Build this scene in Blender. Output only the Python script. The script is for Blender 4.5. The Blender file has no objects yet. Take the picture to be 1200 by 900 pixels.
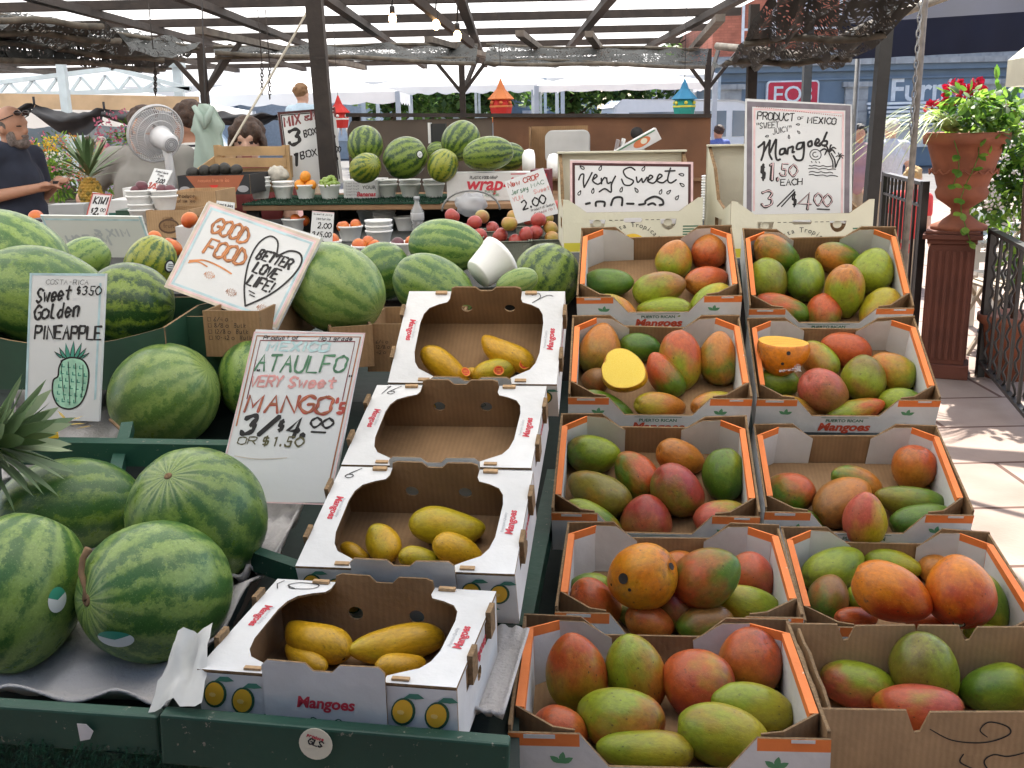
import bpy, bmesh, math, random
from mathutils import Vector, Matrix, noise as mnoise
from mathutils.geometry import tessellate_polygon
random.seed(7)
S = bpy.context.scene
COL = S.collection
R = math.radians
PI = math.pi
# ------------------------------------------------------------------ camera
F, PITCH, ROLL, EYE = 1200.0, R(14.3), R(1.2), 1.62      # focal length in photo pixels (1200 wide)
CAM = Vector((0, 0, EYE))
FW = Vector((0, math.cos(PITCH), -math.sin(PITCH)))
UP = Vector((0, math.sin(PITCH), math.cos(PITCH)))
RT = Vector((1, 0, 0))
cR, sR = math.cos(ROLL), math.sin(ROLL)
CX, CY = RT*cR-UP*sR, RT*sR+UP*cR
cam = bpy.data.objects.new('camera', bpy.data.cameras.new('camera')); COL.objects.link(cam)
cam.data.sensor_width = 36; cam.data.lens = 36; cam.data.clip_start = .05; cam.data.clip_end = 800
cam.matrix_world = Matrix(((CX.x, CY.x, -FW.x, 0), (CX.y, CY.y, -FW.y, 0), (CX.z, CY.z, -FW.z, EYE), (0, 0, 0, 1)))
S.camera = cam
# ------------------------------------------------------------------ world, sun, exposure
SUN_EL, SUN_AZ = R(56), R(8)            # the sun stands beyond the stall, a little right of straight ahead
wd = bpy.data.worlds.new('World'); S.world = wd; wd.use_nodes = True
wn = wd.node_tree.nodes; bg = wn['Background']
sky = wn.new('ShaderNodeTexSky'); sky.sky_type = 'NISHITA'; sky.sun_disc = False
sky.sun_elevation = SUN_EL; sky.sun_rotation = SUN_AZ; sky.air_density = .8; sky.dust_density = 2.2; sky.ozone_density = .4
wd.node_tree.links.new(sky.outputs[0], bg.inputs[0]); bg.inputs[1].default_value = .15
sl = bpy.data.lights.new('sun', 'SUN'); sl.energy = 5.0; sl.angle = R(.6); sl.color = (1, .95, .86)
so = bpy.data.objects.new('sun', sl); COL.objects.link(so)
sd = Vector((math.sin(SUN_AZ)*math.cos(SUN_EL), math.cos(SUN_AZ)*math.cos(SUN_EL), math.sin(SUN_EL)))
so.rotation_euler = sd.to_track_quat('Z', 'Y').to_euler()
S.view_settings.view_transform = 'Standard'; S.view_settings.look = 'None'
S.view_settings.exposure = 1.42; S.view_settings.gamma = 1
S.cycles.max_bounces = 8; S.cycles.diffuse_bounces = 4; S.cycles.transparent_max_bounces = 16
S.cycles.caustics_reflective = False; S.cycles.caustics_refractive = False
S.cycles.sample_clamp_indirect = 6

# ------------------------------------------------------------------ helpers: pixels of the photograph -> rays -> points
def ray(px, py):
    u, v = px-600, 450-py
    a, b = cR*u+sR*v, -sR*u+cR*v
    return RT*(a/F)+UP*(b/F)+FW
def U(px, py, t): return CAM+ray(px, py)*t
def Z(px, py, z):
    d = ray(px, py); return CAM+d*((z-EYE)/d.z)
def PL(px, py, p0, n):
    d = ray(px, py); return CAM+d*((p0-CAM).dot(n)/d.dot(n))
def rotz(a): return Matrix.Rotation(a, 4, 'Z')
def TR(x, y, z): return Matrix.Translation((x, y, z))
def frame(o, x, y, z):
    m = Matrix.Identity(4)
    for i, v in enumerate((x, y, z, o)):
        m[0][i], m[1][i], m[2][i] = v
    return m
def nz(p, s=1, seed=0): return mnoise.noise(Vector(p)*s+Vector((seed*7.3, seed*3.1, seed*1.7)))

# ------------------------------------------------------------------ materials
MATS = {}
def mat(name, col, rough=.6, var=.12, scale=8, bump=0, bscale=60, metal=0, spec=.5, alpha=None, emit=None, col2=None, trans=0, detail=5):
    if name in MATS: return MATS[name]
    m = bpy.data.materials.new(name); m.use_nodes = True; nt = m.node_tree; N = nt.nodes; L = nt.links
    b = N['Principled BSDF']; b.inputs['Roughness'].default_value = rough; b.inputs['Metallic'].default_value = metal
    b.inputs['Specular IOR Level'].default_value = spec
    tc = N.new('ShaderNodeTexCoord')
    no = N.new('ShaderNodeTexNoise'); no.inputs['Scale'].default_value = scale; no.inputs['Detail'].default_value = detail
    L.new(tc.outputs['Object'], no.inputs['Vector'])
    rp = N.new('ShaderNodeValToRGB'); rp.color_ramp.elements[0].position = .3; rp.color_ramp.elements[1].position = .7
    c2 = col2 or tuple(min(1, c*(1+var)) for c in col)
    c1 = col if col2 else tuple(c*(1-var) for c in col)
    rp.color_ramp.elements[0].color = (*c1, 1); rp.color_ramp.elements[1].color = (*c2, 1)
    L.new(no.outputs[0], rp.inputs[0]); L.new(rp.outputs[0], b.inputs['Base Color'])
    if bump:
        n2 = N.new('ShaderNodeTexNoise'); n2.inputs['Scale'].default_value = bscale; n2.inputs['Detail'].default_value = 4
        L.new(tc.outputs['Object'], n2.inputs['Vector'])
        bu = N.new('ShaderNodeBump'); bu.inputs['Strength'].default_value = bump; bu.inputs['Distance'].default_value = .01
        L.new(n2.outputs[0], bu.inputs['Height']); L.new(bu.outputs[0], b.inputs['Normal'])
    if emit:
        b.inputs['Emission Color'].default_value = (*col, 1); b.inputs['Emission Strength'].default_value = emit
    if trans:
        tl = N.new('ShaderNodeBsdfTranslucent'); mx = N.new('ShaderNodeMixShader'); mx.inputs[0].default_value = trans
        L.new(rp.outputs[0], tl.inputs[0]); L.new(b.outputs[0], mx.inputs[1]); L.new(tl.outputs[0], mx.inputs[2])
        L.new(mx.outputs[0], N['Material Output'].inputs[0])
    if alpha is not None: b.inputs['Alpha'].default_value = alpha
    MATS[name] = m; return m
def kraft(name, col):
    """corrugated cardboard: faint flutes, fibre noise, scuffs"""
    m = mat(name, col, .85, .16, 14, .12, 90, spec=.2); N = m.node_tree.nodes; L = m.node_tree.links
    b = N['Principled BSDF']; src = b.inputs['Base Color'].links[0].from_socket
    tc = N.new('ShaderNodeTexCoord'); wv = N.new('ShaderNodeTexWave'); wv.inputs['Scale'].default_value = 38; wv.inputs['Distortion'].default_value = 1.5
    wv.inputs['Detail Scale'].default_value = 2
    L.new(tc.outputs['Object'], wv.inputs['Vector'])
    mx = N.new('ShaderNodeMixRGB'); mx.blend_type = 'MULTIPLY'; mx.inputs[0].default_value = .10
    L.new(src, mx.inputs[1]); L.new(wv.outputs['Color'], mx.inputs[2]); L.new(mx.outputs[0], b.inputs['Base Color'])
    return m
def worn(name, col, chip, amount=.62, scale=22, rough=.5):
    """paint with chips and scratches that show another colour"""
    m = mat(name, col, rough, .2, 5, .15, 40); N = m.node_tree.nodes; L = m.node_tree.links
    b = N['Principled BSDF']; src = b.inputs['Base Color'].links[0].from_socket
    tc = N.new('ShaderNodeTexCoord'); no = N.new('ShaderNodeTexNoise'); no.inputs['Scale'].default_value = scale; no.inputs['Detail'].default_value = 8
    no.inputs['Roughness'].default_value = .7
    L.new(tc.outputs['Object'], no.inputs['Vector'])
    rp = N.new('ShaderNodeValToRGB'); rp.color_ramp.elements[0].position = amount; rp.color_ramp.elements[1].position = amount+.03
    L.new(no.outputs[0], rp.inputs[0])
    mx = N.new('ShaderNodeMixRGB'); L.new(rp.outputs[0], mx.inputs[0]); L.new(src, mx.inputs[1]); mx.inputs[2].default_value = (*chip, 1)
    L.new(mx.outputs[0], b.inputs['Base Color']); return m
def attr(N, name):
    a = N.new('ShaderNodeAttribute'); a.attribute_type = 'OBJECT'; a.attribute_name = name; return a
def math_(N, L, op, a, b=None):
    n = N.new('ShaderNodeMath'); n.operation = op
    for i, v in enumerate((a, b)):
        if v is None: continue
        if isinstance(v, (int, float)): n.inputs[i].default_value = v
        else: L.new(v, n.inputs[i])
    return n.outputs[0]
def mixc(N, L, f, a, b, mode='MIX'):
    n = N.new('ShaderNodeMixRGB'); n.blend_type = mode
    for i, v in enumerate((f, a, b)):
        if isinstance(v, (int, float)): n.inputs[i].default_value = v
        elif isinstance(v, tuple): n.inputs[i].default_value = (*v, 1)
        else: L.new(v, n.inputs[i])
    return n.outputs[0]
def ramp(N, L, src, p0, p1, c0=(0, 0, 0), c1=(1, 1, 1)):
    r = N.new('ShaderNodeValToRGB'); e = r.color_ramp.elements
    e[0].position, e[1].position = p0, p1; e[0].color, e[1].color = (*c0, 1), (*c1, 1)
    L.new(src, r.inputs[0]); return r.outputs[0]
def noisen(N, L, vec, scale, detail=4, w=None, rough=.5):
    n = N.new('ShaderNodeTexNoise'); n.noise_dimensions = '4D' if w is not None else '3D'
    n.inputs['Scale'].default_value = scale; n.inputs['Detail'].default_value = detail; n.inputs['Roughness'].default_value = rough
    L.new(vec, n.inputs['Vector'])
    if w is not None: L.new(w, n.inputs['W'])
    return n.outputs[0]
def mango_mat():
    m = bpy.data.materials.new('mango_skin'); m.use_nodes = True; N = m.node_tree.nodes; L = m.node_tree.links
    b = N['Principled BSDF']; tc = N.new('ShaderNodeTexCoord'); ob = tc.outputs['Object']
    oi = N.new('ShaderNodeObjectInfo'); w = math_(N, L, 'MULTIPLY', oi.outputs['Random'], 40.0)
    ca, cb, cc, gd = attr(N, 'ca'), attr(N, 'cb'), attr(N, 'cc'), attr(N, 'gd')
    dp = N.new('ShaderNodeVectorMath'); dp.operation = 'DOT_PRODUCT'; L.new(ob, dp.inputs[0]); L.new(gd.outputs['Vector'], dp.inputs[1])
    n1 = noisen(N, L, ob, 1.3, 3, w)
    g = math_(N, L, 'ADD', math_(N, L, 'MULTIPLY', dp.outputs['Value'], .42), n1)
    f1 = ramp(N, L, g, .30, .70)
    c = mixc(N, L, f1, ca.outputs['Color'], cb.outputs['Color'])
    n2 = noisen(N, L, ob, .9, 4, math_(N, L, 'ADD', w, 11.0))
    c = mixc(N, L, math_(N, L, 'MULTIPLY', ramp(N, L, n2, .52, .72), .8), c, cc.outputs['Color'])
    # fine mottling, pale lenticels, dark specks and scuffs
    n3 = noisen(N, L, ob, 7, 6, w, .65)
    c = mixc(N, L, 1.0, c, ramp(N, L, n3, .25, .75, (.62, .58, .54), (1.22, 1.20, 1.08)), 'MULTIPLY')
    vo = N.new('ShaderNodeTexVoronoi'); vo.inputs['Scale'].default_value = 15; L.new(ob, vo.inputs['Vector'])
    c = mixc(N, L, math_(N, L, 'MULTIPLY', ramp(N, L, vo.outputs['Distance'], .08, .14, (1, 1, 1), (0, 0, 0)), .42), c, (.55, .47, .16))
    n4 = noisen(N, L, ob, 4.2, 7, math_(N, L, 'ADD', w, 23.0), .7)
    c = mixc(N, L, math_(N, L, 'MULTIPLY', ramp(N, L, n4, .625, .69), .8), c, (.06, .035, .015))
    v2 = N.new('ShaderNodeTexVoronoi'); v2.inputs['Scale'].default_value = 5.0; v2.voronoi_dimensions = '4D'; L.new(ob, v2.inputs['Vector']); L.new(w, v2.inputs['W'])
    c = mixc(N, L, math_(N, L, 'MULTIPLY', ramp(N, L, v2.outputs['Distance'], .13, .17, (1, 1, 1), (0, 0, 0)), .75), c, (.05, .03, .012))
    sx_ = N.new('ShaderNodeSeparateXYZ'); L.new(ob, sx_.inputs[0]); mp_ = N.new('ShaderNodeMapping'); mp_.inputs['Scale'].default_value = (.8, 3.2, 3.2); L.new(ob, mp_.inputs[0])
    n5 = noisen(N, L, mp_.outputs[0], 2.2, 7, w, .7)
    stn = math_(N, L, 'MULTIPLY', ramp(N, L, math_(N, L, 'MULTIPLY', sx_.outputs['X'], -1.0), .45, .95), ramp(N, L, n5, .46, .66))
    c = mixc(N, L, math_(N, L, 'MULTIPLY', stn, .7), c, (.075, .04, .02))
    n6 = noisen(N, L, mp_.outputs[0], 3.4, 8, math_(N, L, 'ADD', w, 51.0), .75)
    c = mixc(N, L, math_(N, L, 'MULTIPLY', ramp(N, L, n6, .57, .68), .55), c, (.10, .05, .02))
    L.new(c, b.inputs['Base Color'])
    L.new(ramp(N, L, n3, .3, .7, (.26,)*3, (.46,)*3), b.inputs['Roughness'])
    b.inputs['Specular IOR Level'].default_value = .42
    b.inputs['Subsurface Weight'].default_value = 0
    bu = N.new('ShaderNodeBump'); bu.inputs['Strength'].default_value = .08; bu.inputs['Distance'].default_value = .02
    L.new(n3, bu.inputs['Height']); L.new(bu.outputs[0], b.inputs['Normal'])
    return m
def melon_mat():
    m = bpy.data.materials.new('watermelon_rind'); m.use_nodes = True; N = m.node_tree.nodes; L = m.node_tree.links
    b = N['Principled BSDF']; tc = N.new('ShaderNodeTexCoord'); ob = tc.outputs['Object']
    oi = N.new('ShaderNodeObjectInfo'); w = math_(N, L, 'MULTIPLY', oi.outputs['Random'], 40.0)
    ca, cb, sw = attr(N, 'ca'), attr(N, 'cb'), attr(N, 'sw')
    sp = N.new('ShaderNodeSeparateXYZ'); L.new(ob, sp.inputs[0])
    th = math_(N, L, 'ARCTAN2', sp.outputs['Y'], sp.outputs['X'])
    nA = noisen(N, L, ob, 2.2, 3, w); nB = noisen(N, L, ob, 8, 8, w, .72); nC = noisen(N, L, ob, 1.1, 2, math_(N, L, 'ADD', w, 9.0))
    ph = math_(N, L, 'ADD', math_(N, L, 'MULTIPLY', th, 14.0), math_(N, L, 'MULTIPLY', nA, 5.5))
    ph = math_(N, L, 'ADD', ph, math_(N, L, 'MULTIPLY', nB, 4.2))
    s = math_(N, L, 'SINE', ph)
    s = math_(N, L, 'ADD', math_(N, L, 'MULTIPLY', s, .19), sw.outputs['Fac'])
    s = math_(N, L, 'ADD', s, math_(N, L, 'MULTIPLY', math_(N, L, 'SUBTRACT', nB, .5), 2.0))
    s = math_(N, L, 'ADD', s, math_(N, L, 'MULTIPLY', math_(N, L, 'SUBTRACT', nC, .5), .9))
    c = mixc(N, L, ramp(N, L, s, .34, .66), ca.outputs['Color'], cb.outputs['Color'])
    nD = noisen(N, L, ob, 30, 4, w, .7)
    c = mixc(N, L, 1.0, c, ramp(N, L, nD, .3, .7, (.78, .80, .74), (1.18, 1.16, 1.12)), 'MULTIPLY')
    fn = noisen(N, L, ob, 60, 2, w)
    c = mixc(N, L, math_(N, L, 'MULTIPLY', ramp(N, L, fn, .62, .72), .35), c, (.45, .52, .2))
    # pale worn streaks towards the ends, dry brown scars
    ends = math_(N, L, 'ABSOLUTE', sp.outputs['Z'])
    st = math_(N, L, 'SINE', math_(N, L, 'MULTIPLY', th, 26.0))
    st = math_(N, L, 'MULTIPLY', math_(N, L, 'ADD', math_(N, L, 'MULTIPLY', st, .35), nB), ramp(N, L, ends, .72, 1.0))
    c = mixc(N, L, math_(N, L, 'MULTIPLY', ramp(N, L, st, .35, .8), .55), c, (.36, .42, .17))
    nE = noisen(N, L, ob, 2.4, 8, math_(N, L, 'ADD', w, 31.0), .75)
    c = mixc(N, L, math_(N, L, 'MULTIPLY', ramp(N, L, nE, .665, .72), .8), c, (.22, .16, .08))
    L.new(c, b.inputs['Base Color']); b.inputs['Specular IOR Level'].default_value = .5
    L.new(ramp(N, L, nB, .3, .7, (.22,)*3, (.42,)*3), b.inputs['Roughness'])
    bu = N.new('ShaderNodeBump'); bu.inputs['Strength'].default_value = .05; bu.inputs['Distance'].default_value = .02
    L.new(nD, bu.inputs['Height']); L.new(bu.outputs[0], b.inputs['Normal'])
    return m
def net_mat():
    m = mat('shade_cloth', (.035, .038, .036), .8); N = m.node_tree.nodes; L = m.node_tree.links
    b = N['Principled BSDF']; tc = N.new('ShaderNodeTexCoord')
    vo = N.new('ShaderNodeTexVoronoi'); vo.feature = 'DISTANCE_TO_EDGE'; vo.inputs['Scale'].default_value = 34; L.new(tc.outputs['Object'], vo.inputs['Vector'])
    n = noisen(N, L, tc.outputs['Object'], 5, 5, None, .7)
    d = math_(N, L, 'SUBTRACT', vo.outputs['Distance'], math_(N, L, 'MULTIPLY', math_(N, L, 'SUBTRACT', .68, n), 1.1))
    al = ramp(N, L, d, .05, .09, (1, 1, 1), (0, 0, 0)); L.new(al, b.inputs['Alpha']); return m

W_ = lambda: mat('white_board', (.80, .80, .76), .7, .05, 6, .05, 150)
M_WHITE = worn('white_card', (.59, .59, .58), (.42, .37, .30), .70, 26, .75)
M_CREAM = mat('cream_card', (.65, .62, .48), .7, .05, 9, .05, 120)
M_KRAFT = kraft('brown_cardboard', (.27, .165, .085))
M_KRAFTL = kraft('pale_cardboard', (.42, .275, .15))
M_KEDGE = mat('cardboard_edge', (.20, .125, .06), .9, .35, 120, .3, 200)
M_ORANGE = worn('orange_card_print', (.72, .19, .04), (.70, .55, .42), .67, 45, .7)
M_BLACK = mat('black_marker', (.018, .016, .016), .7, .3, 30)
M_RED = mat('red_print', (.48, .03, .05), .6)
M_DKGREEN = worn('green_painted_wood', (.007, .05, .031), (.20, .19, .15), .625, 75, .55)
M_TURF = mat('green_turf', (.004, .045, .02), .95, .7, 140, 1, 300)
M_IRON = mat('black_iron', (.014, .013, .013), .45, .3, 20, .1, 60)
M_POST = mat('dark_brown_timber', (.028, .02, .016), .75, .35, 12, .2, 40)
M_FOAM = mat('white_foam', (.88, .88, .86), .6, .03, 10, .04, 200)
M_PULP = mat('grey_pulp', (.43, .41, .40), .95, .12, 6, .35, 160)
M_MANGO, M_MELON, M_NET = mango_mat(), melon_mat(), net_mat()

# ------------------------------------------------------------------ mesh builder
class MB:
    def __init__(s): s.v, s.f, s.m, s.sm, s.mats = [], [], [], [], []
    def mi(s, m):
        if m not in s.mats: s.mats.append(m)
        return s.mats.index(m)
    def add(s, vs, fs, m, T=None, smooth=False):
        o = len(s.v); s.v += [tuple(T @ Vector(v)) if T else tuple(v) for v in vs]
        for k, f in enumerate(fs):
            s.f.append([i+o for i in f]); s.m.append(s.mi(m[k] if isinstance(m, list) else m)); s.sm.append(smooth)
        return s
    def box(s, x0, x1, y0, y1, z0, z1, m, T=None):
        vs = [(x, y, z) for z in (z0, z1) for y in (y0, y1) for x in (x0, x1)]
        return s.add(vs, [(0, 2, 3, 1), (4, 5, 7, 6), (0, 1, 5, 4), (2, 6, 7, 3), (0, 4, 6, 2), (1, 3, 7, 5)], m, T)
    def bar(s, a, b, w, h, m, up=(0, 0, 1)):
        a, b = Vector(a), Vector(b); d = (b-a); l = d.length; d.normalize(); u = Vector(up)
        x = d.cross(u)
        if x.length < 1e-3: x = d.cross(Vector((1, 0, 0)))
        x.normalize(); z = x.cross(d)
        return s.box(-w/2, w/2, 0, l, -h/2, h/2, m, frame(a, x, d, z))
    def tube(s, pts, r, m, seg=8, caps=True, T=None):
        pts = [Vector(p) for p in pts]; n = len(pts); rs = r if isinstance(r, (list, tuple)) else [r]*n
        vs, fs = [], []; ref = None
        for i, p in enumerate(pts):
            d = (pts[min(i+1, n-1)]-pts[max(i-1, 0)]); d = d.normalized() if d.length > 1e-9 else Vector((0, 0, 1))
            if ref is None: ref = d.orthogonal().normalized()
            ref = (ref-d*ref.dot(d)); ref = ref.normalized() if ref.length > 1e-6 else d.orthogonal().normalized()
            q = d.cross(ref)
            vs += [p+(ref*math.cos(2*PI*k/seg)+q*math.sin(2*PI*k/seg))*rs[i] for k in range(seg)]
        for i in range(n-1):
            for k in range(seg):
                a, b = i*seg+k, i*seg+(k+1) % seg
                fs.append((a, b, b+seg, a+seg))
        if caps: fs += [tuple(range(seg-1, -1, -1)), tuple(range((n-1)*seg, n*seg))]
        return s.add(vs, fs, m, T, True)
    def lathe(s, prof, seg, m, T=None, smooth=True):
        vs, fs = [], []; n = len(prof)
        for r, z in prof: vs += [(r*math.cos(2*PI*k/seg), r*math.sin(2*PI*k/seg), z) for k in range(seg)]
        for i in range(n-1):
            for k in range(seg):
                a, b = i*seg+k, i*seg+(k+1) % seg; fs.append((a, b, b+seg, a+seg))
        if prof[0][0] > 1e-6: fs.append(tuple(range(seg-1, -1, -1)))
        if prof[-1][0] > 1e-6: fs.append(tuple(range((n-1)*seg, n*seg)))
        return s.add(vs, fs, m, T, smooth)
    def ell(s, c, r, m, T=None, seg=16, rings=10, fn=None):
        vs, fs = [], []
        for i in range(rings+1):
            ph = PI*i/rings
            for k in range(seg):
                a = 2*PI*k/seg; p = Vector((math.sin(ph)*math.cos(a), math.sin(ph)*math.sin(a), math.cos(ph)))
                if fn: p = fn(p)
                vs.append((c[0]+p.x*r[0], c[1]+p.y*r[1], c[2]+p.z*r[2]))
        for i in range(rings):
            for k in range(seg):
                a, b = i*seg+k, i*seg+(k+1) % seg; fs.append((a, a+seg, b+seg, b))
        return s.add(vs, fs, m, T, True)
    def plate(s, loops, th, T, mf, mb=None, me=None):
        """flat plate (outer loop + holes, in local xy), from z=0 back to z=-th; mf shows on +z"""
        mb, me = mb or mf, me or mf
        flat = [p for l in loops for p in l]
        tri = tessellate_polygon([[Vector((p[0], p[1], 0)) for p in l] for l in loops]); n = len(flat)
        vs = [(p[0], p[1], 0) for p in flat]+[(p[0], p[1], -th) for p in flat]; fs, ms = [], []
        for t in tri:
            a, b, c = [Vector(flat[i]) for i in t]
            if (b-a).cross(c-a) < 0: t = (t[0], t[2], t[1])
            fs.append(tuple(t)); ms.append(mf); fs.append((t[0]+n, t[2]+n, t[1]+n)); ms.append(mb)
        o = 0
        for l in loops:
            k = len(l)
            for i in range(k):
                a, b = o+i, o+(i+1) % k; fs.append((a, a+n, b+n, b)); ms.append(me)
            o += k
        return s.add(vs, fs, ms, T)
    def ribbon(s, pts, w, m, lift=0, T=None, taper=False):
        """brush stroke lying in the local xy plane at z=lift"""
        pts = [Vector((p[0], p[1])) for p in pts]; n = len(pts)
        if n < 2: return s
        vs, fs = [], []
        for i, p in enumerate(pts):
            d = pts[min(i+1, n-1)]-pts[max(i-1, 0)]; d = d.normalized() if d.length > 1e-9 else Vector((1, 0))
            ww = w*(.55+.45*math.sin(PI*min(1, (i+.6)/n))) if taper is True else w*(1+.22*math.sin(i*1.1+taper)) if taper else w
            q = Vector((-d.y, d.x))*ww/2; vs += [(p.x+q.x, p.y+q.y, lift), (p.x-q.x, p.y-q.y, lift)]
        for i in range(n-1): fs.append((2*i, 2*i+1, 2*i+3, 2*i+2))
        d = (pts[0]-pts[1]).normalized()*w*.4; vs.append((pts[0].x+d.x, pts[0].y+d.y, lift)); fs.append((0, len(vs)-1, 1))
        d = (pts[-1]-pts[-2]).normalized()*w*.4; vs.append((pts[-1].x+d.x, pts[-1].y+d.y, lift)); fs.append((2*n-2, 2*n-1, len(vs)-1))
        return s.add(vs, fs, m, T)
    def build(s, name, parent=None, bevel=0, M=None):
        me = bpy.data.meshes.new(name); me.from_pydata(s.v, [], s.f)
        for m in s.mats: me.materials.append(m)
        me.polygons.foreach_set('material_index', s.m); me.polygons.foreach_set('use_smooth', s.sm); me.update()
        o = bpy.data.objects.new(name, me); COL.objects.link(o)
        if parent: o.parent = parent
        if M: o.matrix_local = M
        if bevel:
            b = o.modifiers.new('edge', 'BEVEL'); b.width = bevel; b.segments = 2; b.limit_method = 'ANGLE'; b.angle_limit = R(40)
        return o
def warp(o, amp, sc=9, seed=0):
    """bend and dent card by a smooth noise"""
    for v in o.data.vertices:
        if v.co.y < .03: continue
        p = v.co*sc+Vector((seed*3.7, seed*1.9, seed)); v.co += Vector((mnoise.noise(p), mnoise.noise(p+Vector((31, 7, 3))), mnoise.noise(p+Vector((5, 47, 11)))))*amp
    o.data.update(); return o
def skew(root, seed, a=.02):
    """a carton pushed out of square: the same small shear for all its parts"""
    r = random.Random(seed*17+3); k = [r.uniform(-a, a) for _ in range(4)]
    for o in root.children:
        for v in o.data.vertices: x, y, z = v.co; v.co = (x+k[0]*z+k[1]*.4*y, y+k[2]*z, z+k[3]*.35*x)
        o.data.update()
def tag(o, label=None, cat=None, group=None, kind=None):
    for k, v in (('label', label), ('category', cat), ('group', group), ('kind', kind)):
        if v: o[k] = v
    return o
def thing(name, label, cat, M=None, group=None):
    o = bpy.data.objects.new(name, None); COL.objects.link(o); o.empty_display_size = .05
    if M is not None: o.matrix_world = M if isinstance(M, Matrix) else Matrix.Translation(M)
    return tag(o, label, cat, group)
def copy_tree(o, parent=None):
    c = o.copy(); COL.objects.link(c)
    if parent: c.parent = parent; c.matrix_local = o.matrix_local.copy()
    for ch in list(o.children): copy_tree(ch, c)
    return c
def quad_frame(o, ux, uy):
    return frame(o, ux, uy, ux.cross(uy).normalized())
def arc(cx, cy, rx, ry, a0, a1, n=10):
    return [(cx+rx*math.cos(a0+(a1-a0)*i/n), cy+ry*math.sin(a0+(a1-a0)*i/n)) for i in range(n+1)]
def circ(cx, cy, rx, ry=None, n=18): return arc(cx, cy, rx, ry or rx, 0, 2*PI*(n-1)/n, n-1)
def spline(pts, sub=6):
    P = [Vector(p) for p in pts]; n = len(P)
    if n < 3: return [tuple(p) for p in P]
    out = []
    for i in range(n-1):
        p0, p1, p2, p3 = P[max(i-1, 0)], P[i], P[i+1], P[min(i+2, n-1)]
        for k in range(sub):
            t = k/sub; out.append(tuple(.5*((2*p1)+(p2-p0)*t+(2*p0-5*p1+4*p2-p3)*t*t+(3*p1-p0-3*p2+p3)*t**3)))
    out.append(tuple(P[-1])); return out
# hand lettering: strokes on a 4 x 8 grid (baseline 2, capitals to 8), '~' marks a curved stroke
GL = {'A': '02 28 42|15 35', 'B': '02 08|~08 38 37 25 05|~05 25 34 33 22 02', 'C': '~47 28 06 04 22 43', 'D': '02 08|~08 27 45 43 22 02',
 'E': '48 08 02 42|05 35', 'F': '48 08 02|05 35', 'G': '~47 28 06 04 22 43 45|45 25', 'H': '02 08|42 48|05 45', 'I': '28 22', 'J': '~38 33 22 12 03',
 'K': '02 08|48 05 42', 'L': '08 02 42', 'M': '02 08 24 48 42', 'N': '02 08 42 48', 'O': '~28 07 05 03 22 43 45 47 28', 'P': '02 08|~08 38 47 35 05',
 'Q': '~28 06 04 22 44 46 28|33 42', 'R': '02 08|~08 38 47 35 05|25 42', 'S': '~47 28 07 15 34 33 12 03', 'T': '08 48|28 22', 'U': '~08 04 12 32 44 48',
 'V': '08 22 48', 'W': '08 12 25 32 48', 'X': '08 42|48 02', 'Y': '08 25 48|25 22', 'Z': '08 48 02 42',
 '0': '~28 06 04 22 44 46 28', '1': '17 28 22', '2': '~07 28 37 35 02|02 42', '3': '~07 28 37 25|~25 35 33 12 03', '4': '32 38 04 44', '5': '48 18 15|~15 35 34 32 12 03',
 '6': '~38 15 03 22 33 24 04', '7': '08 48 12', '8': '~25 07 28 37 25 03 22 43 25', '$': '~37 17 15 35 33 13|28 22', '/': '02 48', '.': '22 23', '!': '28 24|22 23',
 "'": '28 26', '"': '18 16|38 36', '&': '~42 06 27 37 04 12 33 44', '-': '15 35', ',': '22 11',
 'a': '~36 15 03 12 33|36 32', 'b': '08 02|~05 25 34 22 02', 'c': '~35 16 04 12 33', 'd': '~35 15 03 12 33|38 32', 'e': '~04 34 35 16 04 12 33', 'f': '~38 17 12|06 26', 'g': '~35 16 04 13 34|~36 32 20 01',
 'i': '26 22|28 29', 'l': '~18 13 32', 'm': '06 02|~04 16 24 22|~24 36 44 42', 'n': '06 02|~04 16 36 32', 'o': '~26 05 03 22 43 45 26', 'r': '06 02|~04 16 36', 's': '~36 16 14 34 32 02',
 't': '28 23 32|06 46', 'u': '~06 03 12 34|36 32', 'v': '06 22 46', 'w': '06 12 25 32 46', 'y': '~06 04 23 36|~36 32 20 00', 'j': '~26 21 10', 'p': '06 00|~06 26 34 23 03', 'h': '08 02|~04 26 34 32', 'k': '08 02|36 04 32'}
def letters(mb, text, x, y, h, m, w=None, sl=.12, adv=None, ratio=.62, T=None, lift=.0006, jit=.02, ang=0, double=None):
    """write text in brush strokes: (x, y) is the start of the baseline, h the capital height"""
    rnd = random.Random(text); w = w or h*.13; sx = h*ratio/4; adv = adv or h*ratio*1.32; ca, sa = math.cos(ang), math.sin(ang); cx = 0; k = 0
    for ch in text:
        if ch == ' ': cx += adv*.6; continue
        if ch in GL:
            dy = rnd.uniform(-jit, jit)*h*2
            for st in GL[ch].split('|'):
                cur = st[0] == '~'; pts = []
                for tok in st.strip('~').split():
                    gx, gy = int(tok[0]), (int(tok[1])-2)/6
                    lx = cx+gx*sx-(1.1*sx if ch in "I.'!1i" else 0)+gy*h*sl+rnd.uniform(-jit, jit)*h; ly = gy*h+dy+rnd.uniform(-jit, jit)*h
                    pts.append((x+lx*ca-ly*sa, y+lx*sa+ly*ca))
                if cur: pts = spline(pts, 5)
                mb.ribbon(pts, w, m, lift+k*.00006, T, rnd.uniform(.5, 6)); k = (k+1) % 10
                if double: mb.ribbon([(p[0]+w*.15, p[1]+w*.1) for p in pts], w*.35, double, lift+.0008+k*.00006, T)
        cx += adv*(.55 if ch in "I.'!1i" else 1.15 if ch in 'MWmw' else 1)
    return cx
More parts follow.
